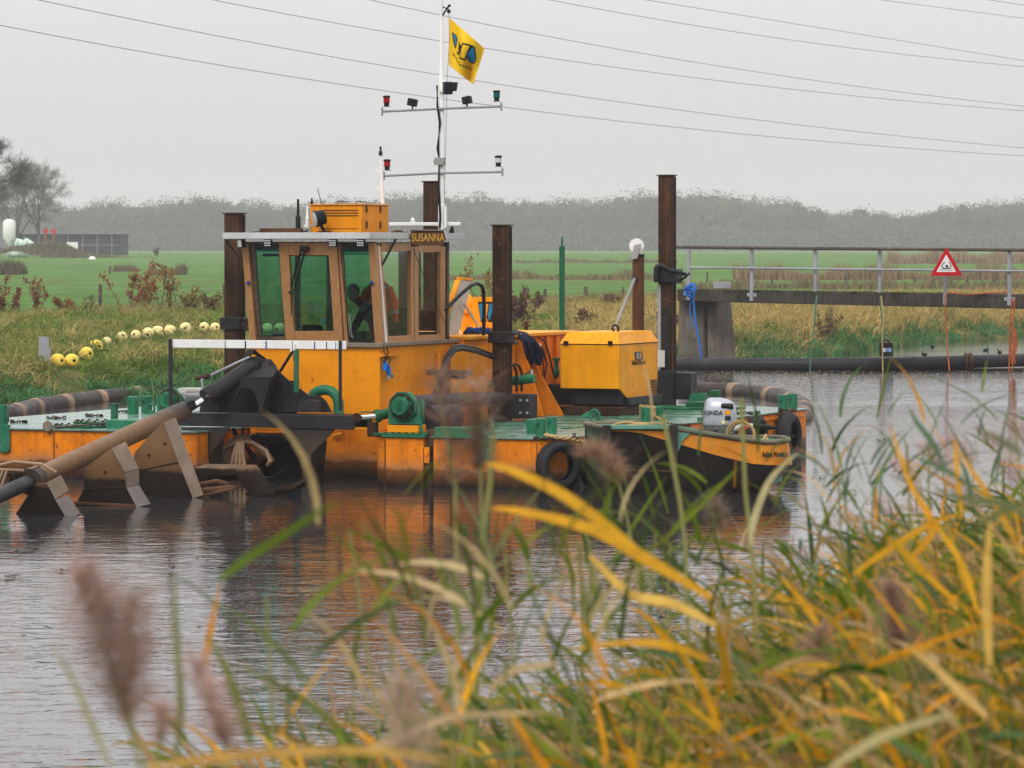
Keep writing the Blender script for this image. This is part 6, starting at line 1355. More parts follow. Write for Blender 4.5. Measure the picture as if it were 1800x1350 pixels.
# ================================================================== skiff
def skiff():
    A0 = Vector((1.12, 48.35, 0)); dirv = Vector((.985, .172, 0)).normalized(); wv = Vector((-dirv.y, dirv.x, 0))
    ang = math.atan2(dirv.y, dirv.x)
    t = empty('skiff', tuple(A0), ang); tag(t, 'small steel skiff, orange above black, moored beside the pontoon', 'boat')
    Lx = 2.42; Wd = 1.25
    # outline of the gunwale and of the chine, near side first, around the rounded end at the right
    def zs(x): return .80-.235*sm(np.array(x/Lx)**.9)*1.0
    zs = lambda x: float(np.interp(x, [0, .4, .9, 1.3, 1.7, 2.05, 2.42], [.815, .815, .79, .73, .665, .62, .64]))
    nst = 26; top = []; bot = []; zb_ = -.25
    def side(n0):
        pts = []
        for i in range(n0): x = i/(n0-1)*(Lx-.42); pts.append((x, 0.0))
        for i in range(1, 12): a = math.pi*i/12; pts.append((Lx-.42+.42*math.sin(a)**.8, Wd/2-Wd/2*math.cos(a)))
        for i in range(n0): x = (Lx-.42)*(1-i/(n0-1)); pts.append((x, Wd))
        return pts
    pl = side(14); n = len(pl)
    def lv(f, zf, inn): 
        out = []
        for (x, y) in pl:
            cx, cy2 = x, y
            out.append(Vector((x-(inn if x > Lx-.6 else inn*.0)*f, y+(Wd/2-y)*f*.22, zf(x))))
        return out
    band = lambda x: float(np.interp(x, [0, .4, .9, 1.4, 1.9, 2.42], [.78, .765, .62, .47, .35, .33]))
    G0 = lv(0, zs, .0); G1 = lv(.0, lambda x: band(x), .0)
    for q, (x, y) in zip(G1, pl):
        if x > Lx-.5: q.x += .05
    G2 = lv(.55, lambda x: .10, .30); G3 = lv(1, lambda x: -.3, .6)
    def skin(a, b, m_, mb):
        for i in range(n-1): mb.poly([a[i], a[i+1], b[i+1], b[i]], m_)
    mb = MB(); skin(G1, G0, 0, mb); skin(G2, G1, 1, mb); skin(G3, G2, 1, mb)
    for a, b, m_ in ((G1, G0, 0), (G2, G1, 1), (G3, G2, 1)): mb.poly([a[0], b[0], b[-1], a[-1]], m_)
    hull = part('hull', mb, [M_hullb, M_skiffblack], t, sharp=50)
    inn = MB(); 
    I0 = [Vector((p.x+(0 if p.x < Lx-.5 else -.05), p.y+(Wd/2-p.y)*.06, p.z-.005)) for p in G0]; I1 = [Vector((p.x*.97, p.y+(Wd/2-p.y)*.2, .12)) for p in G0]
    skin(I0, I1, 0, inn); inn.poly([p for p in I1]); inn.poly([I0[0], I1[0], I1[-1], I0[-1]]); part('inner_lining', inn, M_skiffg, t, sharp=50)
    part('gunwale', MB().tube([p+V3(0, -.012 if 0 else 0, 0) for p in G0], .032, 10), M_skiffrim, t, sharp=60)
    part('gunwale', MB().tube([G0[0], G0[-1]], .03, 8), M_skiffrim, t)
    # push frame at the left end
    pf = MB(); 
    for x_ in (-.03, .80): pf.box((x_, -.07, -.1 if x_ < 0 else .28), (x_+.10, -.005, .85)); 
    part('push_post', pf, M_leg, t, .01); part('push_beam', MB().box((.075, -.065, .80), (.795, -.01, .85)), M_skiffg, t, .006)
    part('knee_plate', MB().ext([(.905, -.02, .84), (1.13, -.02, .80), (.98, -.02, .66), (.905, -.02, .50)], (0, .02, 0)), M_skiffg, t, .003)
    part('side_rail', MB().tube([(.06, -.03, .30), (.5, -.05, .29), (.9, -.05, .28), (1.15, -.04, .22)], .018, 8), M_rust, t)
    part('thwart', MB().box((1.45, .16, .42), (1.75, Wd-.16, .47)).box((.5, .12, .5), (.8, Wd-.12, .55)), M_skiffg, t, .006)
    text('Arbor Nautica', .115, M_signb, t, (2.125, .010, .475), (math.pi/2, 0, .31), sx=.52, sy=.9, depth=.006)
    # coiled yellow rope aboard
    rp = MB(); R2 = random.Random(3)
    for k in range(6): rp.torus((.25+.12*k+R2.uniform(-.05, .05), .55+R2.uniform(-.1, .1), .80+R2.uniform(-.03, .03)), (R2.uniform(-.4, .4), R2.uniform(-.4, .4), 1), .14, .014, 18, 6)
    rp.torus((1.80, .45, .70), (.3, .9, .2), .17, .016, 22, 6); rp.torus((1.83, .48, .69), (.4, .9, .1), .16, .016, 22, 6); rp.tube([(2.1, .35, .55), (2.12, .38, .66), (2.06, .42, .6), (2.13, .45, .7)], .016, 6)
    o = part('rope_coil', rp, M_rope, None); o.location = A0; o.rotation_euler = (0, 0, ang); tag(o, 'tan rope lying in loops inside the skiff', 'rope')
    # outboard motor
    m_ = empty('outboard_motor', tuple(A0+dirv*1.66+wv*.98+Vector((0, 0, .75))), ang-.35); tag(m_, 'silver outboard motor with black lettering standing in the skiff', 'outboard motor')
    def shell(secs, nseg=20):
        mb = MB(); 
        for (z, cx, cy2, a, b, e) in secs:
            for j in range(nseg):
                th = 2*math.pi*j/nseg; c_, s_ = math.cos(th), math.sin(th)
                mb.v.append(V3(cx+a*math.copysign(abs(c_)**e, c_), cy2+b*math.copysign(abs(s_)**e, s_), z))
        for i in range(len(secs)-1):
            for j in range(nseg): mb.f.append([i*nseg+j, i*nseg+(j+1) % nseg, (i+1)*nseg+(j+1) % nseg, (i+1)*nseg+j]); mb.m.append(0)
        mb.f.append(list(range(nseg))[::-1]); mb.f.append([(len(secs)-1)*nseg+j for j in range(nseg)]); mb.m += [0, 0]; return mb
    part('cowl', shell([(.055, 0, 0, .205, .17, .55), (.10, 0, 0, .212, .178, .55), (.20, .002, 0, .205, .172, .55), (.28, .0, 0, .19, .16, .58), (.335, -.012, 0, .165, .140, .62), (.37, -.03, 0, .125, .11, .7), (.385, -.05, 0, .07, .06, .8)], 28), M_silver, m_, sharp=50)
    part('lower_cowl', shell([(-.10, .01, 0, .12, .11, .6), (-.06, 0, 0, .165, .14, .6), (.0, 0, 0, .195, .16, .58), (.045, 0, 0, .205, .168, .55), (.053, 0, 0, .20, .165, .55)], 28), M_alug, m_, sharp=50)
    part('leg', MB().tube([(-.02, 0, -.1), (-.03, 0, -.4), (-.03, 0, -.9)], [.07, .055, .05], 12).box((-.10, -.02, -1.0), (.08, .02, -.7)), M_alug, m_)
    part('tiller', MB().tube([(.16, -.06, -.02), (.3, -.04, .05), (.42, -.02, .04)], [.035, .028, .026], 10), M_panel, m_); part('tiller_grip', MB().tube([(.42, -.02, .04), (.45, -.02, .04), (.62, 0, .02), (.72, 0, .02)], [.026, .034, .032, .012], 12), M_blackp, m_)
    part('red_switch', MB().ball((.33, -.06, .055), .015, 8).box((.28, -.07, .0), (.36, -.05, .03)), M_signr, m_)
    part('front_grip', MB().obox((.115, -.16, .285), (.075, .0, 0), (0, .03, -.02), (0, .008, .02)), M_blackp, m_, .006)
    part('stickers', MB().box((.085, -.1805, .185), (.155, -.174, .235), 0).box((.09, -.1815, .115), (.16, -.175, .165), 1).box((.05, -.1825, .07), (.085, -.176, .105), 2), [M_lid, M_blackp, M_buoyp], m_)
    text('HONDA', .078, M_signb, m_, (-.075, -.183, .205), (math.pi/2, 0, -.03), sx=.95, sy=1.0, depth=.006)
    part('mount_bracket', MB().box((-.17, -.13, -.06), (.20, -.165, .02)).tube([(.1, -.165, -.01), (.2, -.2, -.05), (.22, -.19, -.14)], .012, 6).ball((-.03, -.17, 0), .03, 8).ball((.2, -.18, -.02), .025, 8), M_alug, m_, .006)
M_hullb = paint('skiff_orange_paint', (.72, .26, .02), .45, .8, .4, .2, rust=(.2, .13, .07), tint2=(.62, .26, .06))
M_skiffblack = paint('skiff_black_tar', (.014, .012, .011), .35, .7, .4, .4, rust=(.05, .028, .014), tint2=(.035, .025, .018))
M_skiffrim = paint('worn_gunwale', (.14, .12, .08), .45, .9, 0, .3, rust=(.05, .06, .035), tint2=(.08, .14, .09))
skiff()
# mooring ropes
def trope(pts, r, mat, label, tw=True):
    mb = MB(); P2 = []
    for i in range(len(pts)-1):
        for k in range(6): P2.append(Vector(pts[i]).lerp(Vector(pts[i+1]), k/6))
    P2.append(Vector(pts[-1])); strands = [[], []]
    for i, p in enumerate(P2):
        a = i*1.1
        for s_ in (0, 1): strands[s_].append(p+Vector((math.cos(a+s_*math.pi)*r*.55, 0, math.sin(a+s_*math.pi)*r*.55)))
    for s_ in strands: mb.tube(s_, r*.7, 6)
    return tag(part('mooring_rope', mb, mat, None, sharp=80), label, 'rope', 'tan mooring ropes')
trope([toW(S(u, v, y=y)) for u, v, y in ((958, 764, .1), (975, 768, .1), (1000, 771, .2), (1018, 776, .4), (1032, 779, .6), (1046, 772, .8), (1054, 760, 1.1), (1062, 755, 1.3))], .026, M_rope, 'tan mooring rope running from the front bollards to the skiff')
rp = []
cb_ = S(1136, 739, z=ZD+.01)
for k in range(44): a = k*.7; rp.append(toW((cb_.x+.02+.10*math.cos(a), cb_.y+.10*math.sin(a), ZD+.03+.0042*k)))
rp += [toW(S(u, v, y=cb_.y-.15)) for u, v in ((1150, 730), (1165, 740), (1180, 743))]
trope(rp, .02, M_rope, 'tan rope wound around the middle pair of green bollards')
trope([toW(S(u, v, y=2.4)) for u, v in ((1147, 752), (1146, 765), (1138, 772), (1134, 786), (1133, 797))], .02, M_rope, 'short rope end hanging over the black side of the skiff')

# ================================================================== jacket on the deckhouse, blue cloth, hi-vis jacket, operator
def drape():
    t = empty('dark_jacket', tuple(toW(S(920, 590, x=dx)))); tag(t, 'dark navy jacket thrown over the edge of the yellow deckhouse', 'jacket')
    L0 = toW(S(920, 590, x=dx)); mb = MB(); nu, nv = 22, 20; g = []
    for i in range(nu+1):
        row = []
        for j in range(nv+1):
            a = i/nu; b = j/nv
            # over the rim: first third lies on top, the rest hangs outside
            pts = [((893, 583), -.35), ((905, 585), -.05), ((918, 600), .10), ((922, 620), .14), ((930, 641), .12)]
            pr_ = [((905, 583), -.35), ((925, 588), -.0), ((936, 600), .14), ((944, 615), .16), ((948, 634), .15)]
            s_ = b*(len(pts)-1); k = min(int(s_), len(pts)-2); f = s_-k
            u = (pts[k][0][0]*(1-f)+pts[k+1][0][0]*f)*(1-a)+(pr_[k][0][0]*(1-f)+pr_[k+1][0][0]*f)*a; v = (pts[k][0][1]*(1-f)+pts[k+1][0][1]*f)*(1-a)+(pr_[k][0][1]*(1-f)+pr_[k+1][0][1]*f)*a
            x_ = (pts[k][1]*(1-f)+pts[k+1][1]*f)*(1-a)+(pr_[k][1]*(1-f)+pr_[k+1][1]*f)*a
            x_ += .035*math.sin(a*13+b*3)*(.3+b)+.02*math.sin(a*25-b*6)
            row.append(toW(S(u, v, x=dx+.04+x_))-L0)
        g.append(row)
    for i in range(nu):
        for j in range(nv): mb.poly([g[i][j], g[i+1][j], g[i+1][j+1], g[i][j+1]])
    o = part('cloth', mb, M_navy, t, sharp=180); s_ = o.modifiers.new('thick', 'SOLIDIFY'); s_.thickness = .03
    part('sleeve', MB().tube([toW(S(u, v, x=dx+.2))-L0 for u, v in ((932, 598), (942, 612), (949, 628), (946, 640))], [.06, .07, .06, .045], 12), M_navy, t, sharp=80)
drape()
def cloth():
    p = S(838, 590, x=dx-.25); mb = MB(); t = toW(p); R2 = random.Random(2)
    for k in range(9): mb.tube([V3(-.18+.04*k, R2.uniform(-.05, .05), 0), V3(-.12+.035*k, 0, .05+R2.uniform(0, .02)), V3(.05+.02*k, R2.uniform(-.05, .05), .02)], [.02, .035, .015], 8)
    o = part('blue_cloth', mb, M_bluec, None, sharp=120); o.location = (t.x, t.y, zt+.06); tag(o, 'crumpled blue cloth on the yellow deckhouse top', 'cloth')
cloth()
def hivis():
    y_ = 3.0; c_ = toW(S(664, 500, y=y_)); t = empty('hanging_jacket', tuple(c_)); tag(t, 'orange work jacket with grey reflective bands hanging inside the wheelhouse', 'jacket')
    def q(u, v, o=0.0): return toW(S(u, v, y=y_+o))-c_
    part('body_cloth', MB().ext([q(*p) for p in ((640, 508), (652, 496), (664, 488), (676, 494), (688, 506), (690, 530), (684, 560), (676, 590), (652, 592), (644, 560), (636, 534), (634, 520))], (.0, .12, 0)), M_hivis, t, .03)
    part('sleeve', MB().tube([q(684, 505), q(692, 530), q(693, 548), q(694, 566)], [.05, .06, .055, .05], 12), M_hivis, t); part('sleeve', MB().tube([q(645, 510), q(638, 526), q(640, 536)], [.055, .06, .04], 12), M_hivis, t)
    part('reflective_band', MB().tube([q(692.6, 545, -.004), q(693.3, 552, -.004)], [.0585, .0585], 12).ext([q(676, 498, -.035), q(690, 508, -.035), q(688, 514, -.035), q(675, 505, -.035)], (0, .01, 0)), M_rail, t)
    part('collar', MB().tube([q(656, 494), q(664, 488), q(673, 494)], .025, 8), M_black, t)
hivis()
def seat():
    t = empty('operator_chair', tuple(toW((-3.35, 2.9, 1.05))), -TH); tag(t, 'black operator chair inside the wheelhouse', 'chair')
    part('seat', MB().box((-.25, -.25, .40), (.25, .25, .50)), M_blackp, t, .03); part('backrest', MB().box((-.24, .22, .5), (.24, .32, 1.15)), M_blackp, t, .04); part('pedestal', MB().cyl((0, 0, -.35), (0, 0, .4), .05), M_blackp, t)
    part('armrest', MB().box((.26, -.2, .66), (.33, .2, .70)).box((-.33, -.2, .66), (-.26, .2, .70)), M_blackp, t, .01)
seat()
def person():
    base = Vector(toW((-3.35, 2.72, 1.05))); t = empty('person', tuple(base), -TH); tag(t, 'seated person in dark work clothes behind the right front cabin window', 'person')
    hz_ = S(616, 515, y=2.5).z-1.05      # head height from chair base
    hx_ = S(616, 515, y=2.5).x+3.35
    def skin(name, chains, mat, root=0, sub=2):
        vs = []; es = []; rs = []; idx = {}
        for ch in chains:
            prev = None
            for p, r in ch:
                k = tuple(round(c_, 4) for c_ in p)
                if k not in idx: idx[k] = len(vs); vs.append(p); rs.append(r)
                if prev is not None: es.append((prev, idx[k]))
                prev = idx[k]
        me = bpy.data.meshes.new(name); me.from_pydata(vs, es, []); o = bpy.data.objects.new(name, me); COL.objects.link(o); o.parent = t
        sk = o.modifiers.new('skin', 'SKIN'); lay = me.skin_vertices[0].data if me.skin_vertices else None
        if lay is None:
            bpy.context.view_layer.objects.active = o; bpy.ops.mesh.customdata_skin_add() if False else None
            bm = bmesh.new(); bm.from_mesh(me); L_ = bm.verts.layers.skin.verify(); bm.verts.ensure_lookup_table()
            for i, v in enumerate(bm.verts): v[L_].radius = (rs[i], rs[i]); v[L_].use_root = (i == root)
            bm.to_mesh(me); bm.free()
        else:
            for i, d_ in enumerate(lay): d_.radius = (rs[i], rs[i]); d_.use_root = (i == root)
        ss = o.modifiers.new('sub', 'SUBSURF'); ss.levels = ss.render_levels = sub; me.materials.append(mat)
        me.polygons.foreach_set('use_smooth', [True]*len(me.polygons)); return o
    hp_ = (0, .1, .58); ch_ = (0, .08, .86); sh = (hx_*.5, .02, 1.08); nk = (hx_*.8, -.06, hz_-.17); hd = (hx_, -.12, hz_-.03)
    chains = [[(hp_, .14), (ch_, .15), (sh, .13), (nk, .052), (hd, .06)]]
    for s_ in (-1, 1):
        chains.append([(sh, .13), ((sh[0]+.18*s_, .02, 1.06), .065), ((sh[0]+.25*s_, -.05, .84), .048), ((sh[0]+.20*s_, -.30, .76), .036), ((sh[0]+.19*s_, -.40, .77), .026)])
        chains.append([(hp_, .14), ((.11*s_, .02, .56), .095), ((.16*s_, -.40, .58), .068), ((.16*s_, -.46, .22), .05), ((.16*s_, -.44, -.2), .04), ((.16*s_, -.58, -.25), .035)])
    skin('body', chains, M_cloth)
    # head with face
    c_ = Vector((hx_, -.14, hz_)); mb = MB(); n_, k_ = 24, 18
    for i in range(k_+1):
        th = math.pi*i/k_
        for j in range(n_):
            a = 2*math.pi*j/n_; x = math.sin(th)*math.cos(a)*.077; y = math.sin(th)*math.sin(a)*.095; z = math.cos(th)*.118
            if z < -.03: x *= 1-.28*min(1, (-.03-z)/.08); 
            if y < 0:
                x2 = x
                if abs(x) < .018 and -.045 < z < .02: y -= .020*(1-abs(x)/.018)*(1-abs(z+.02)/.045 if z < -.0 else .4)
                if .010 < abs(x) < .045 and .0 < z < .03: y += .010
                if abs(x) < .03 and -.075 < z < -.055: y -= .004
            mb.v.append(c_+V3(x, y, z))
    for i in range(k_):
        for j in range(n_): mb.f.append([i*n_+j, (i+1)*n_+j, (i+1)*n_+(j+1) % n_, i*n_+(j+1) % n_]); mb.m.append(0)
    for s_ in (-1, 1): mb.ball(c_+V3(.078*s_, .01, -.01), .028, 10, sx=.35, sy=.6)
    part('head', mb, M_skin, t, sharp=180)
    e = MB()
    for s_ in (-1, 1): e.ball(c_+V3(.030*s_, -.086, .014), .011, 8)
    e.tube([c_+V3(-.022, -.090, -.062), c_+V3(0, -.096, -.064), c_+V3(.022, -.090, -.062)], .004, 6)
    part('eyes_and_mouth', e, M_blackp, t)
    hb_ = MB(); hb_.ball(c_+V3(0, .016, .03), .1, 18, sx=.86, sy=.98, sz=1.0); part('hair', hb_, M_blackp, t, sharp=180)
    for s_ in (-1, 1):
        w_ = Vector((sh[0]+.19*s_, -.41, .77)); chs = [[(tuple(w_), .026), (tuple(w_+V3(0, -.05, .0)), .030), (tuple(w_+V3(0, -.09, -.005)), .027)]]
        for f, (ox, ln) in enumerate(((-.028, .062), (-.010, .074), (.009, .070), (.026, .056))):
            b_ = w_+V3(0, -.09, -.005); chs.append([(tuple(b_), .027), (tuple(b_+V3(ox, -.02, .002)), .010), (tuple(b_+V3(ox*1.1, -.02-ln*.5, -.012)), .009), (tuple(b_+V3(ox*1.1, -.015-ln*.7, -.036)), .008)])
        chs.append([(tuple(w_+V3(0, -.05, .0)), .030), (tuple(w_+V3(-.035*s_, -.06, .006)), .011), (tuple(w_+V3(-.055*s_, -.09, -.004)), .010), (tuple(w_+V3(-.055*s_, -.11, -.02)), .009)])
        skin('hand', chs, M_skin, 0, 1)
person()
# ================================================================== reeds on the near bank
def near_edge(d): return (d-6.2)/1.95-.75
GREEN = np.array([[.095, .15, .012], [.14, .20, .018], [.045, .085, .012], [.20, .23, .025], [.09, .15, .055]])
YELL = np.array([[.86, .42, .018], [.78, .32, .010], [.88, .52, .07], [.66, .36, .02]])
TANC = np.array([[.52, .34, .13], [.42, .27, .12], [.60, .42, .19]])
def pick(a, n): return a[rng.integers(0, len(a), n)]
leafprof = lambda t: [.55, 1.0, .95, .78, .52, .28, .04][int(round(t*6))]
def reed_mass():
    # stems
    P = []
    n = 11500
    d = rng.uniform(5.6, 18, n); off = rng.exponential(1.25, n)-.75
    x = near_edge(d)+off; half = .1286*d
    ok = (x > -half-.5) & (x < half+.5)
    keep = rng.random(n) < np.clip((8.0/d)**.3, .3, 1); ok &= keep
    d, x, off = d[ok], x[ok], off[ok]; N = len(d)
    top = 2.40+rng.normal(0, .12, N)
    u = 900+F*x/d; sky_v = np.interp(u, [-200, 250, 450, 620, 800, 1000, 1200, 1400, 1530, 1640, 1800, 2000], [1480, 1430, 1320, 1215, 1140, 1115, 1120, 1085, 985, 895, 820, 770])
    cap = H-(sky_v-VH)/F*d-.24+rng.normal(0, .05, N)
    shy = rng.random(N) < np.clip((u-200)/600, .12, 1)
    top = np.minimum(top, cap); ok = (top > 1.15) & shy; d, x, off, top, u = d[ok], x[ok], off[ok], top[ok], u[ok]; N = len(d)
    left = x < near_edge(d)+.1
    lean = rng.normal(-.14, .22, N); leany = rng.normal(0, .08, N)
    SV = []; K = 6; Vst = np.zeros((N, K+1, 2, 3)); z0 = .75
    pos = lambda t: np.stack([x+lean*t**1.7, d+leany*t**1.7, z0+(top-z0)*t], -1)
    for k in range(K+1):
        p = pos(k/K); w = .0026*(1-.5*k/K); Vst[:, k, 0] = p-np.array([w, 0, 0]); Vst[:, k, 1] = p+np.array([w, 0, 0])
    stc = np.where(rng.random((N, 1)) < .5, pick(TANC, N)*.5, pick(GREEN, N)*1.3)
    B = []; L = []; A = []; T0 = []; BD = []; WD = []; C = []
    for i in range(N):
        nl = int(rng.integers(7, 13)); t = np.sort(rng.uniform(.30, .99, nl)); pp = np.stack([x[i]+lean[i]*t**1.7, np.full(nl, d[i])+leany[i]*t**1.7, z0+(top[i]-z0)*t], -1)
        B.append(pp); ypr = .72 if (x[i]-near_edge(d[i])) > .45 else .32
        r = rng.random(nl); old = t < .8
        col = np.where((r < .42-.12*(ypr > .5))[:, None], pick(GREEN, nl), np.where((r < .88)[:, None] & (rng.random((nl, 1)) < ypr), pick(YELL, nl)*np.array([.78, .8, .8]), pick(TANC, nl)*.85))
        g2 = (rng.random(nl) < .45)[:, None] & (r >= .42)[:, None] & (rng.random((nl, 1)) > ypr); col = np.where(g2, pick(GREEN, nl)*1.15, col)
        C.append(col*rng.uniform(.75, 1.25, (nl, 1)))
        wind = rng.random(nl) < .62
        A.append(np.where(wind, math.pi+rng.normal(0, .7, nl), rng.uniform(0, 6.28, nl))); T0.append(rng.uniform(.35, 1.4, nl)); BD.append(rng.uniform(.1, 1.5, nl)); L.append(rng.uniform(.11, .30, nl)*min(1.15, .45+d[i]/16)); WD.append(rng.uniform(.0075, .019, nl))
    B = np.concatenate(B); n = len(B)
    V = blades(B, np.concatenate(A), np.concatenate(T0), np.concatenate(BD), np.concatenate(L), np.concatenate(WD), 6, rng.uniform(-1.2, 1.2, n), leafprof)
    C = np.concatenate(C)
    print('reed leaves', n)
    root = empty('reed_bed', (0, 0, 0)); tag(root, 'blurred green and golden reeds filling the near bank at the lower right', 'reeds', kind='stuff')
    for o in (strips('leaves', V, C, M_reed, root), strips('stems', Vst, stc, M_reed, root)): o['kind'] = 'stuff'
    # low undergrowth of broken stalks hides the mud
    m = 44000; dd = rng.uniform(4, 22, m); xx = near_edge(dd)+.25+rng.exponential(1.4, m); uu = 900+F*xx/dd; ok = (xx < .1286*dd+.6) & (rng.random(m) < np.clip((uu-550)/700, .03, 1)); dd, xx = dd[ok], xx[ok]; m = len(dd)
    V = blades(np.stack([xx, dd, np.minimum(rng.uniform(.9, 2.1, m), H-(np.interp(900+F*xx/dd, [200, 620, 1000, 1400, 1640, 1800], [1420, 1290, 1150, 1050, 950, 890])-VH)/F*dd)], -1), rng.uniform(0, 6.28, m), rng.uniform(.1, 1.9, m), rng.uniform(-.4, 1.3, m), rng.uniform(.14, .32, m), rng.uniform(.008, .02, m), 4, rng.uniform(-1.3, 1.3, m))
    r = rng.random((m, 1)); C = np.where(r < .48, pick(GREEN, m)*.9, np.where(r < .78, pick(YELL, m)*.6, pick(TANC, m)*.6))
    o = strips('undergrowth', V, C, M_reed, root); o['kind'] = 'stuff'
reed_mass()
def plume(name, pts, wmax, label, col, stem_to=None, n=900, droop=.5, L=(.02, .06)):
    """feathery seed head along a curve of world points (tip first)"""
    P = [Vector(p) for p in pts]; t = empty(name, tuple(P[-1])); tag(t, label, 'reed', 'single reeds standing in the foreground'); o0 = P[-1]
    seg = rng.random(n)**.85*(len(P)-1); i0 = np.minimum(seg.astype(int), len(P)-2); f = (seg-i0)[:, None]
    A = np.array([tuple(p-o0) for p in P]); C_ = A[i0]*(1-f)+A[i0+1]*f
    ext = np.sin(np.clip(seg/(len(P)-1), 0, 1)*math.pi*.86+.12)*wmax
    B = C_+rng.normal(0, 1, (n, 3))*ext[:, None]*np.array([.42, .42, .35])
    V = blades(B, rng.uniform(0, 6.28, n), rng.uniform(.2, 1.6, n), rng.uniform(.2, 1.3, n), rng.uniform(*L, n), rng.uniform(.0008, .0022, n), 2, rng.uniform(-1.5, 1.5, n))
    strips('plume', V, np.array(col)*rng.uniform(.6, 1.35, (n, 1)), M_plume, t)
    if stem_to:
        q = [P[0]-o0, Vector((0, 0, 0))]+[Vector(p)-o0 for p in stem_to]; part('stem', MB().tube(q, [.0012]+[.0026]*(len(q)-1), 6), M_stalk, t, sharp=80)
    return t
def leaf(pts, w, label=None, col=(.1, .18, .03), name='reed_leaf', cat='reed', parent=None, face=Vector((0, -1, 0))):
    P = [Vector(p) for p in pts]; Q = []
    for i in range(len(P)-1):
        a, b, c_, e = P[max(i-1, 0)], P[i], P[i+1], P[min(i+2, len(P)-1)]
        for k in range(5): x = k/5; Q.append(.5*((2*b)+(-a+c_)*x+(2*a-5*b+4*c_-e)*x*x+(-a+3*b-3*c_+e)*x**3))
    Q.append(P[-1]); n = len(Q); V = np.zeros((1, n, 2, 3))
    for i, q in enumerate(Q):
        t = i/(n-1); ww = w*(.45+.55*min(1, t*4) if t < .25 else (1-((t-.25)/.75)**2.2)*.97+.03)
        T = (Q[min(i+1, n-1)]-Q[max(i-1, 0)]).normalized(); s_ = T.cross(face).normalized()+Vector((0, .35, 0))*math.sin(t*3); V[0, i, 0] = q-s_*ww/2; V[0, i, 1] = q+s_*ww/2
    o = strips(name, V, np.array([col]), M_reed, parent)
    if parent is None: tag(o, label, cat, 'single long reed leaves in the foreground')
    return o
M_stalk = paint('reed_stalk', (.24, .24, .08), .5, .2, 0, .2)
BR = (.42, .27, .21); PK = (.62, .42, .36)
def pw(l, d): return [W(u, v, d) for u, v in l]
plume('reed_plume', pw([(140, 1008), (150, 1040), (170, 1080), (190, 1120), (205, 1165), (212, 1210), (222, 1262)], 3.9), .038, 'big brown feathery reed plume at the lower left', BR, pw([(238, 1310), (260, 1380), (290, 1500)], 3.9), 800)
plume('reed_plume', pw([(232, 1050), (236, 1090), (234, 1130), (230, 1170), (228, 1200)], 3.95), .02, 'small brown plume tip rising beside the big lower left plume', BR, pw([(226, 1240), (236, 1300)], 3.95), 240)
plume('reed_plume', pw([(335, 1155), (360, 1200), (378, 1240), (388, 1280), (398, 1312)], 4.4), .013, 'slim pinkish reed plume at the bottom left of centre', PK, pw([(404, 1350), (410, 1450)], 4.4), 380)
plume('reed_plume', pw([(282, 1240), (284, 1270), (280, 1310)], 4.4), .010, 'faint short pink plume near the bottom edge', PK, pw([(278, 1350), (280, 1450)], 4.4), 160)
plume('reed_plume', pw([(770, 655), (790, 700), (820, 690), (850, 680), (862, 740)], 7.5), .055, 'wide soft brown plume in front of the dredger winch', (.50, .34, .26), pw([(870, 770), (862, 850), (850, 950), (842, 1100), (838, 1400)], 7.5), 150, L=(.03, .09))
plume('reed_plume', pw([(762, 645), (772, 680), (785, 740), (792, 800), (800, 850)], 7.0), .030, 'tall faint pink plume crossing the orange hull', (.30, .18, .14), pw([(802, 940), (806, 1100), (810, 1400)], 7.0), 380)
plume('reed_plume', pw([(832, 700), (836, 760), (845, 830)], 7.2), .03, 'short brown plume just right of the tall pink one', (.24, .15, .11), pw([(846, 900), (850, 1200)], 7.2), 500)
plume('reed_plume', pw([(1018, 800), (1040, 798), (1060, 800), (1078, 822), (1088, 850)], 8.5), .025, 'bent brown plume in front of the skiff', (.46, .30, .20), pw([(1100, 900), (1120, 1000), (1130, 1200)], 8.5), 700)
plume('reed_plume', pw([(1252, 880), (1256, 900), (1262, 930)], 9.5), .02, 'little pale plume below the skiff', (.34, .25, .18), pw([(1264, 980), (1268, 1200)], 9.5), 350)
plume('reed_plume', pw([(700, 1200), (712, 1240), (722, 1300), (730, 1370)], 4.6), .035, 'pinkish brown plume at the bottom centre', (.62, .46, .36), pw([(735, 1420), (740, 1500)], 4.6), 380)
plume('reed_plume', pw([(1560, 1030), (1572, 1070), (1580, 1110), (1586, 1150)], 7.0), .022, 'narrow brown plume low at the right of centre', BR, pw([(1592, 1200), (1600, 1400)], 7.0), 900)
plume('reed_plume', pw([(1440, 1110), (1438, 1150), (1430, 1190)], 7.0), .02, 'dark brown plume left of the narrow one', BR, pw([(1428, 1260), (1430, 1400)], 7.0), 700)
for k, (u, v) in enumerate(((1590, 830), (1640, 800), (1690, 790), (1740, 770), (1780, 830), (1560, 900), (1500, 920), (1620, 905), (1700, 870), (1760, 900), (1480, 960), (1420, 985), (1795, 760), (1530, 985))):
    dk_ = 13+1.2*(k % 4); plume('reed_plume', pw([(u-24, v-14), (u-8, v-6), (u+8, v+8), (u+18, v+30)], dk_), .045, ['pinkish plume left of the right hand reed clump', 'pink plume over the water at the top of the right clump', 'drooping pink plume in the middle of the right clump', 'topmost plume near the right edge of the picture', 'soft plume at the right edge under the topmost one', 'pink plume hanging over the water, upper left of the clump', 'low pink plume left of the yellow crossing leaves', 'plume behind the crossing yellow leaves', 'brownish plume right of the crossing yellow leaves', 'plume half hidden by yellow leaves at the right', 'small plume at the water side of the clump', 'leftmost plume of the right hand clump', 'plume cut by the right edge of the picture', 'purple plume in the heart of the right clump'][k], (.55, .37, .32), pw([(u+24, v+90), (u+34, v+300)], dk_), 300, L=(.03, .08))
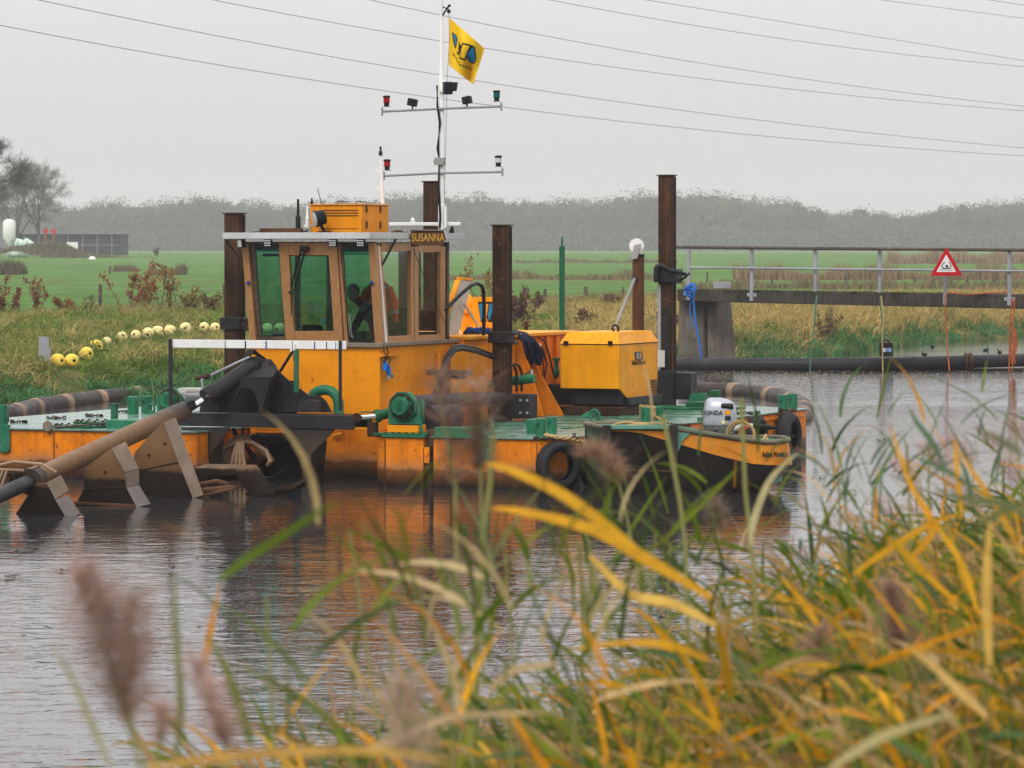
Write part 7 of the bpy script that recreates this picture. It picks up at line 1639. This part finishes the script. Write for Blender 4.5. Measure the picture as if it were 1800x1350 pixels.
GR = (.13, .20, .02); GD = (.06, .12, .03); YE = (.80, .42, .03); YL = (.85, .55, .12); TN = (.70, .52, .28); BG = (.12, .20, .10)
LV = [([(385, 1022), (430, 985), (500, 940), (560, 900), (600, 880)], 4.6, .0135, GR, 'wide green reed leaf arching up over the open water'),
 ([(308, 1345), (318, 1250), (312, 1150), (307, 1060), (306, 1005)], 4.4, .010, (.24, .27, .10), 'pale upright reed leaf left of centre'),
 ([(443, 1310), (420, 1240), (395, 1170), (362, 1112)], 4.6, .013, (.11, .16, .012), 'dark green blade standing left of the bottom centre'),
 ([(620, 1300), (560, 1250), (490, 1205), (405, 1165)], 5.0, .009, (.12, .16, .03), 'long thin green leaf sloping down to the bottom centre'),
 ([(545, 1205), (500, 1150), (440, 1095), (375, 1055)], 5.2, .008, (.14, .18, .05), 'second thin green leaf above the long sloping one'),
 ([(260, 1350), (400, 1330), (560, 1320), (690, 1322), (800, 1340)], 3.8, .014, (.78, .46, .12), 'tan yellow leaf lying along the bottom edge'),
 ([(195, 1350), (160, 1270), (130, 1200), (88, 1125)], 4.2, .008, (.40, .38, .20), 'thin pale leaf at the far lower left'),
 ([(1250, 1050), (1140, 985), (1040, 930), (920, 900), (862, 893)], 6.2, .026, YE, 'broad golden leaf sloping across the reflection, lower one'),
 ([(1130, 975), (1060, 920), (990, 870), (930, 840), (880, 820), (850, 815)], 6.0, .024, (.75, .40, .03), 'broad golden leaf sloping across the reflection, upper one'),
 ([(842, 1080), (780, 1040), (700, 1010), (600, 1002)], 6.0, .012, TN, 'tan leaf pointing left over the water in the middle'),
 ([(850, 1015), (800, 995), (740, 988), (700, 992)], 6.0, .012, (.75, .58, .30), 'short bright tan leaf above the tan one'),
 ([(1245, 1160), (1180, 1135), (1100, 1130), (1000, 1142)], 5.8, .016, YE, 'golden leaf lying level in the middle of the reeds'),
 ([(1260, 1100), (1180, 1060), (1110, 1045), (1050, 990), (1035, 975)], 6.4, .022, YL, 'pale golden leaf bending down in the middle'),
 ([(1320, 960), (1325, 915), (1350, 850), (1380, 815), (1405, 795)], 8.0, .020, (.62, .56, .30), 'pale curved leaf in front of the skiff bow'),
 ([(1170, 945), (1215, 905), (1260, 860), (1300, 820)], 8.2, .016, (.20, .26, .03), 'yellow green leaf rising to the right below the skiff'),
 ([(1590, 990), (1640, 930), (1600, 850), (1560, 735)], 7.0, .018, (.80, .40, .03), 'long golden leaf standing up to the left over the water'),
 ([(1720, 1080), (1690, 990), (1650, 930), (1610, 870)], 7.0, .016, YE, 'golden leaf continuing down from the tall one'),
 ([(1500, 1010), (1570, 960), (1640, 920), (1700, 900)], 7.0, .018, YE, 'golden leaf crossing the tall one towards the right'),
 ([(1560, 945), (1610, 990), (1660, 1040), (1720, 1085)], 6.8, .017, YE, 'golden leaf sloping down right below the crossing'),
 ([(1740, 1170), (1734, 1080), (1736, 980), (1742, 905)], 6.0, .024, (.78, .50, .12), 'very wide golden leaf standing upright near the right edge'),
 ([(1790, 960), (1750, 890), (1710, 830), (1685, 790)], 7.0, .013, (.72, .38, .04), 'thin golden leaf at the right pointing up left'),
 ([(1690, 900), (1684, 840), (1680, 790), (1680, 770)], 7.0, .014, YE, 'golden upright stalk leaf at the top of the right clump'),
 ([(1660, 820), (1640, 780), (1610, 740), (1597, 715)], 7.4, .016, BG, 'blue green leaf tip high over the water at the right'),
 ([(1700, 850), (1660, 825), (1600, 800)], 7.0, .014, BG, 'blue green leaf pointing left from the right clump'),
 ([(1800, 800), (1760, 775), (1720, 755)], 5.0, .014, (.20, .22, .12), 'greyish leaf entering from the right edge, upper one'),
 ([(1800, 900), (1760, 885), (1700, 878), (1640, 860)], 5.0, .016, (.16, .19, .08), 'greyish leaf entering from the right edge, lower one'),
 ([(1800, 880), (1750, 905), (1700, 940)], 5.4, .011, (.14, .16, .05), 'dark leaf at the right edge sloping down left'),
 ([(1440, 1100), (1405, 1050), (1370, 1010)], 6.5, .016, YE, 'short golden leaf above the dark plume'),
 ([(1735, 1260), (1680, 1210), (1640, 1170), (1595, 1135)], 5.6, .018, (.75, .50, .16), 'golden tan leaf low at the right'),
 ([(1460, 1350), (1540, 1300), (1620, 1270), (1680, 1255)], 4.6, .018, (.60, .52, .24), 'pale leaf at the bottom edge right of centre'),
 ([(860, 1215), (900, 1180), (950, 1170), (985, 1165)], 5.6, .013, TN, 'tan leaf low in the middle'),
 ([(640, 1320), (720, 1290), (800, 1260), (985, 1252)], 4.8, .016, (.66, .48, .26), 'long tan leaf near the bottom centre'),
 ([(820, 1280), (780, 1240), (740, 1180), (660, 1090)], 5.2, .012, (.55, .30, .12), 'reddish brown leaf crossing the bottom centre'),
 ([(840, 1130), (800, 1200), (740, 1300), (720, 1400)], 5.4, .010, (.13, .17, .03), 'dark green stalk leaf in the bottom centre')]
for pts, d_, w_, c_, lab in LV: leaf(pw(pts, d_), w_*(.72 if w_ > .013 else .9), lab, c_)
leaf_st = [([(865, 770), (862, 850), (850, 940), (840, 1060), (830, 1350)], 7.5, .0055, 'thick pale reed stalk standing in front of the pontoon')]
for pts, d_, r_, lab in leaf_st: tag(part('reed_stalk', MB().tube(pw(pts, d_), r_, 8), M_stalk, None, sharp=80), lab, 'reed')
for k, pts in enumerate([[(1290, 600), (1296, 700), (1310, 860), (1325, 1000), (1340, 1300)], [(1165, 730), (1180, 800), (1195, 880), (1205, 960), (1215, 1300)]]):
    tag(part('reed_stalk', MB().tube(pw(pts if k else [(1303, 700)]+pts[2:], 8.2), .0045, 8), M_stalk, None, sharp=80), ['thin reed stalk crossing the skiff bow', 'thin reed stalk crossing the middle of the skiff'][k], 'reed')
# leafy green tuft below the skiff and other single tufts over the water
def tuft(u, v, d, n, spread, label, cols, hgt=.5, lean=-.3):
    b = W(u, v, d); t = empty('reed_tuft', tuple(b)); tag(t, label, 'reeds')
    B = rng.normal(0, 1, (n, 3))*np.array([spread, spread, hgt*.20])
    V = blades(B, np.where(rng.random(n) < .6, math.pi, 0)+rng.normal(0, .8, n), rng.uniform(0, 1.0, n), rng.uniform(.1, 1.3, n), rng.uniform(.10, .25, n), rng.uniform(.006, .013, n), 6, rng.uniform(-1.2, 1.2, n), leafprof)
    o = strips('leaves', V, np.array(cols)[rng.integers(0, len(cols), n)]*rng.uniform(.7, 1.3, (n, 1)), M_reed, t); o['kind'] = 'stuff'
    st_ = MB()
    for k in range(max(2, n//14)): x_ = rng.normal(0, spread); st_.tube([(x_+.12, 0, -1.2), (x_+.03, 0, -.5), (x_+rng.normal(0, .05), 0, hgt*.2)], .0028, 5, caps=False)
    s_ = part('stems', st_, M_stalk, t, sharp=80); s_['kind'] = 'stuff'
gs = [tuple(g) for g in GREEN]; ys = [tuple(g) for g in YELL]
tuft(1180, 1035, 8.6, 46, .11, 'dark green leafy tuft standing just below the skiff', gs, .5)
tuft(1105, 1000, 9.0, 12, .05, 'sparse green blades in front of the black skiff side', gs, .4)
tuft(900, 1010, 7.2, 26, .12, 'green leaf cluster over the rippled water in the centre', gs+[(.25, .28, .12)], .4)
tuft(960, 1090, 6.6, 30, .12, 'second green leaf cluster below the centre one', gs+[(.5, .4, .2)], .4)
tuft(680, 1150, 5.6, 22, .12, 'loose mixed leaf cluster left of the bottom centre', gs+[(.5, .38, .18)], .4)
tuft(760, 1260, 5.4, 34, .15, 'dense mixed leaf cluster at the bottom centre', gs+ys[:2]+[(.5, .38, .18)], .4)
tuft(1420, 890, 10.0, 30, .12, 'sparse thin reeds over the water right of the skiff', gs+[(.6, .45, .25)], .5)
tuft(1500, 940, 10.5, 44, .2, 'mixed reeds between the open water and the golden leaves', gs+ys[:2], .5)
tuft(1660, 860, 9, 36, .16, 'blue green and golden reeds topping the right clump', [(.12, .20, .12), (.1, .17, .06), (.7, .36, .04)], .5)
tuft(1765, 790, 11, 26, .16, 'dark narrow reed tips at the upper right edge', gs, .4)
# ================================================================== haze
def haze():
    mb = MB().box((-1520, -62, -3.0), (1520, 2560, 42)); m, n, l = new_mat('haze_air')
    pv = n.new('ShaderNodeVolumePrincipled'); pv.inputs['Color'].default_value = (.97, .955, .985, 1); pv.inputs['Density'].default_value = HAZE
    pv.inputs['Anisotropy'].default_value = .2
    o = n.new('ShaderNodeOutputMaterial'); l.new(pv.outputs[0], o.inputs['Volume'])
    tag(part('haze', mb, m, None, smooth=False), kind='stuff')
HAZE = .00031
haze()
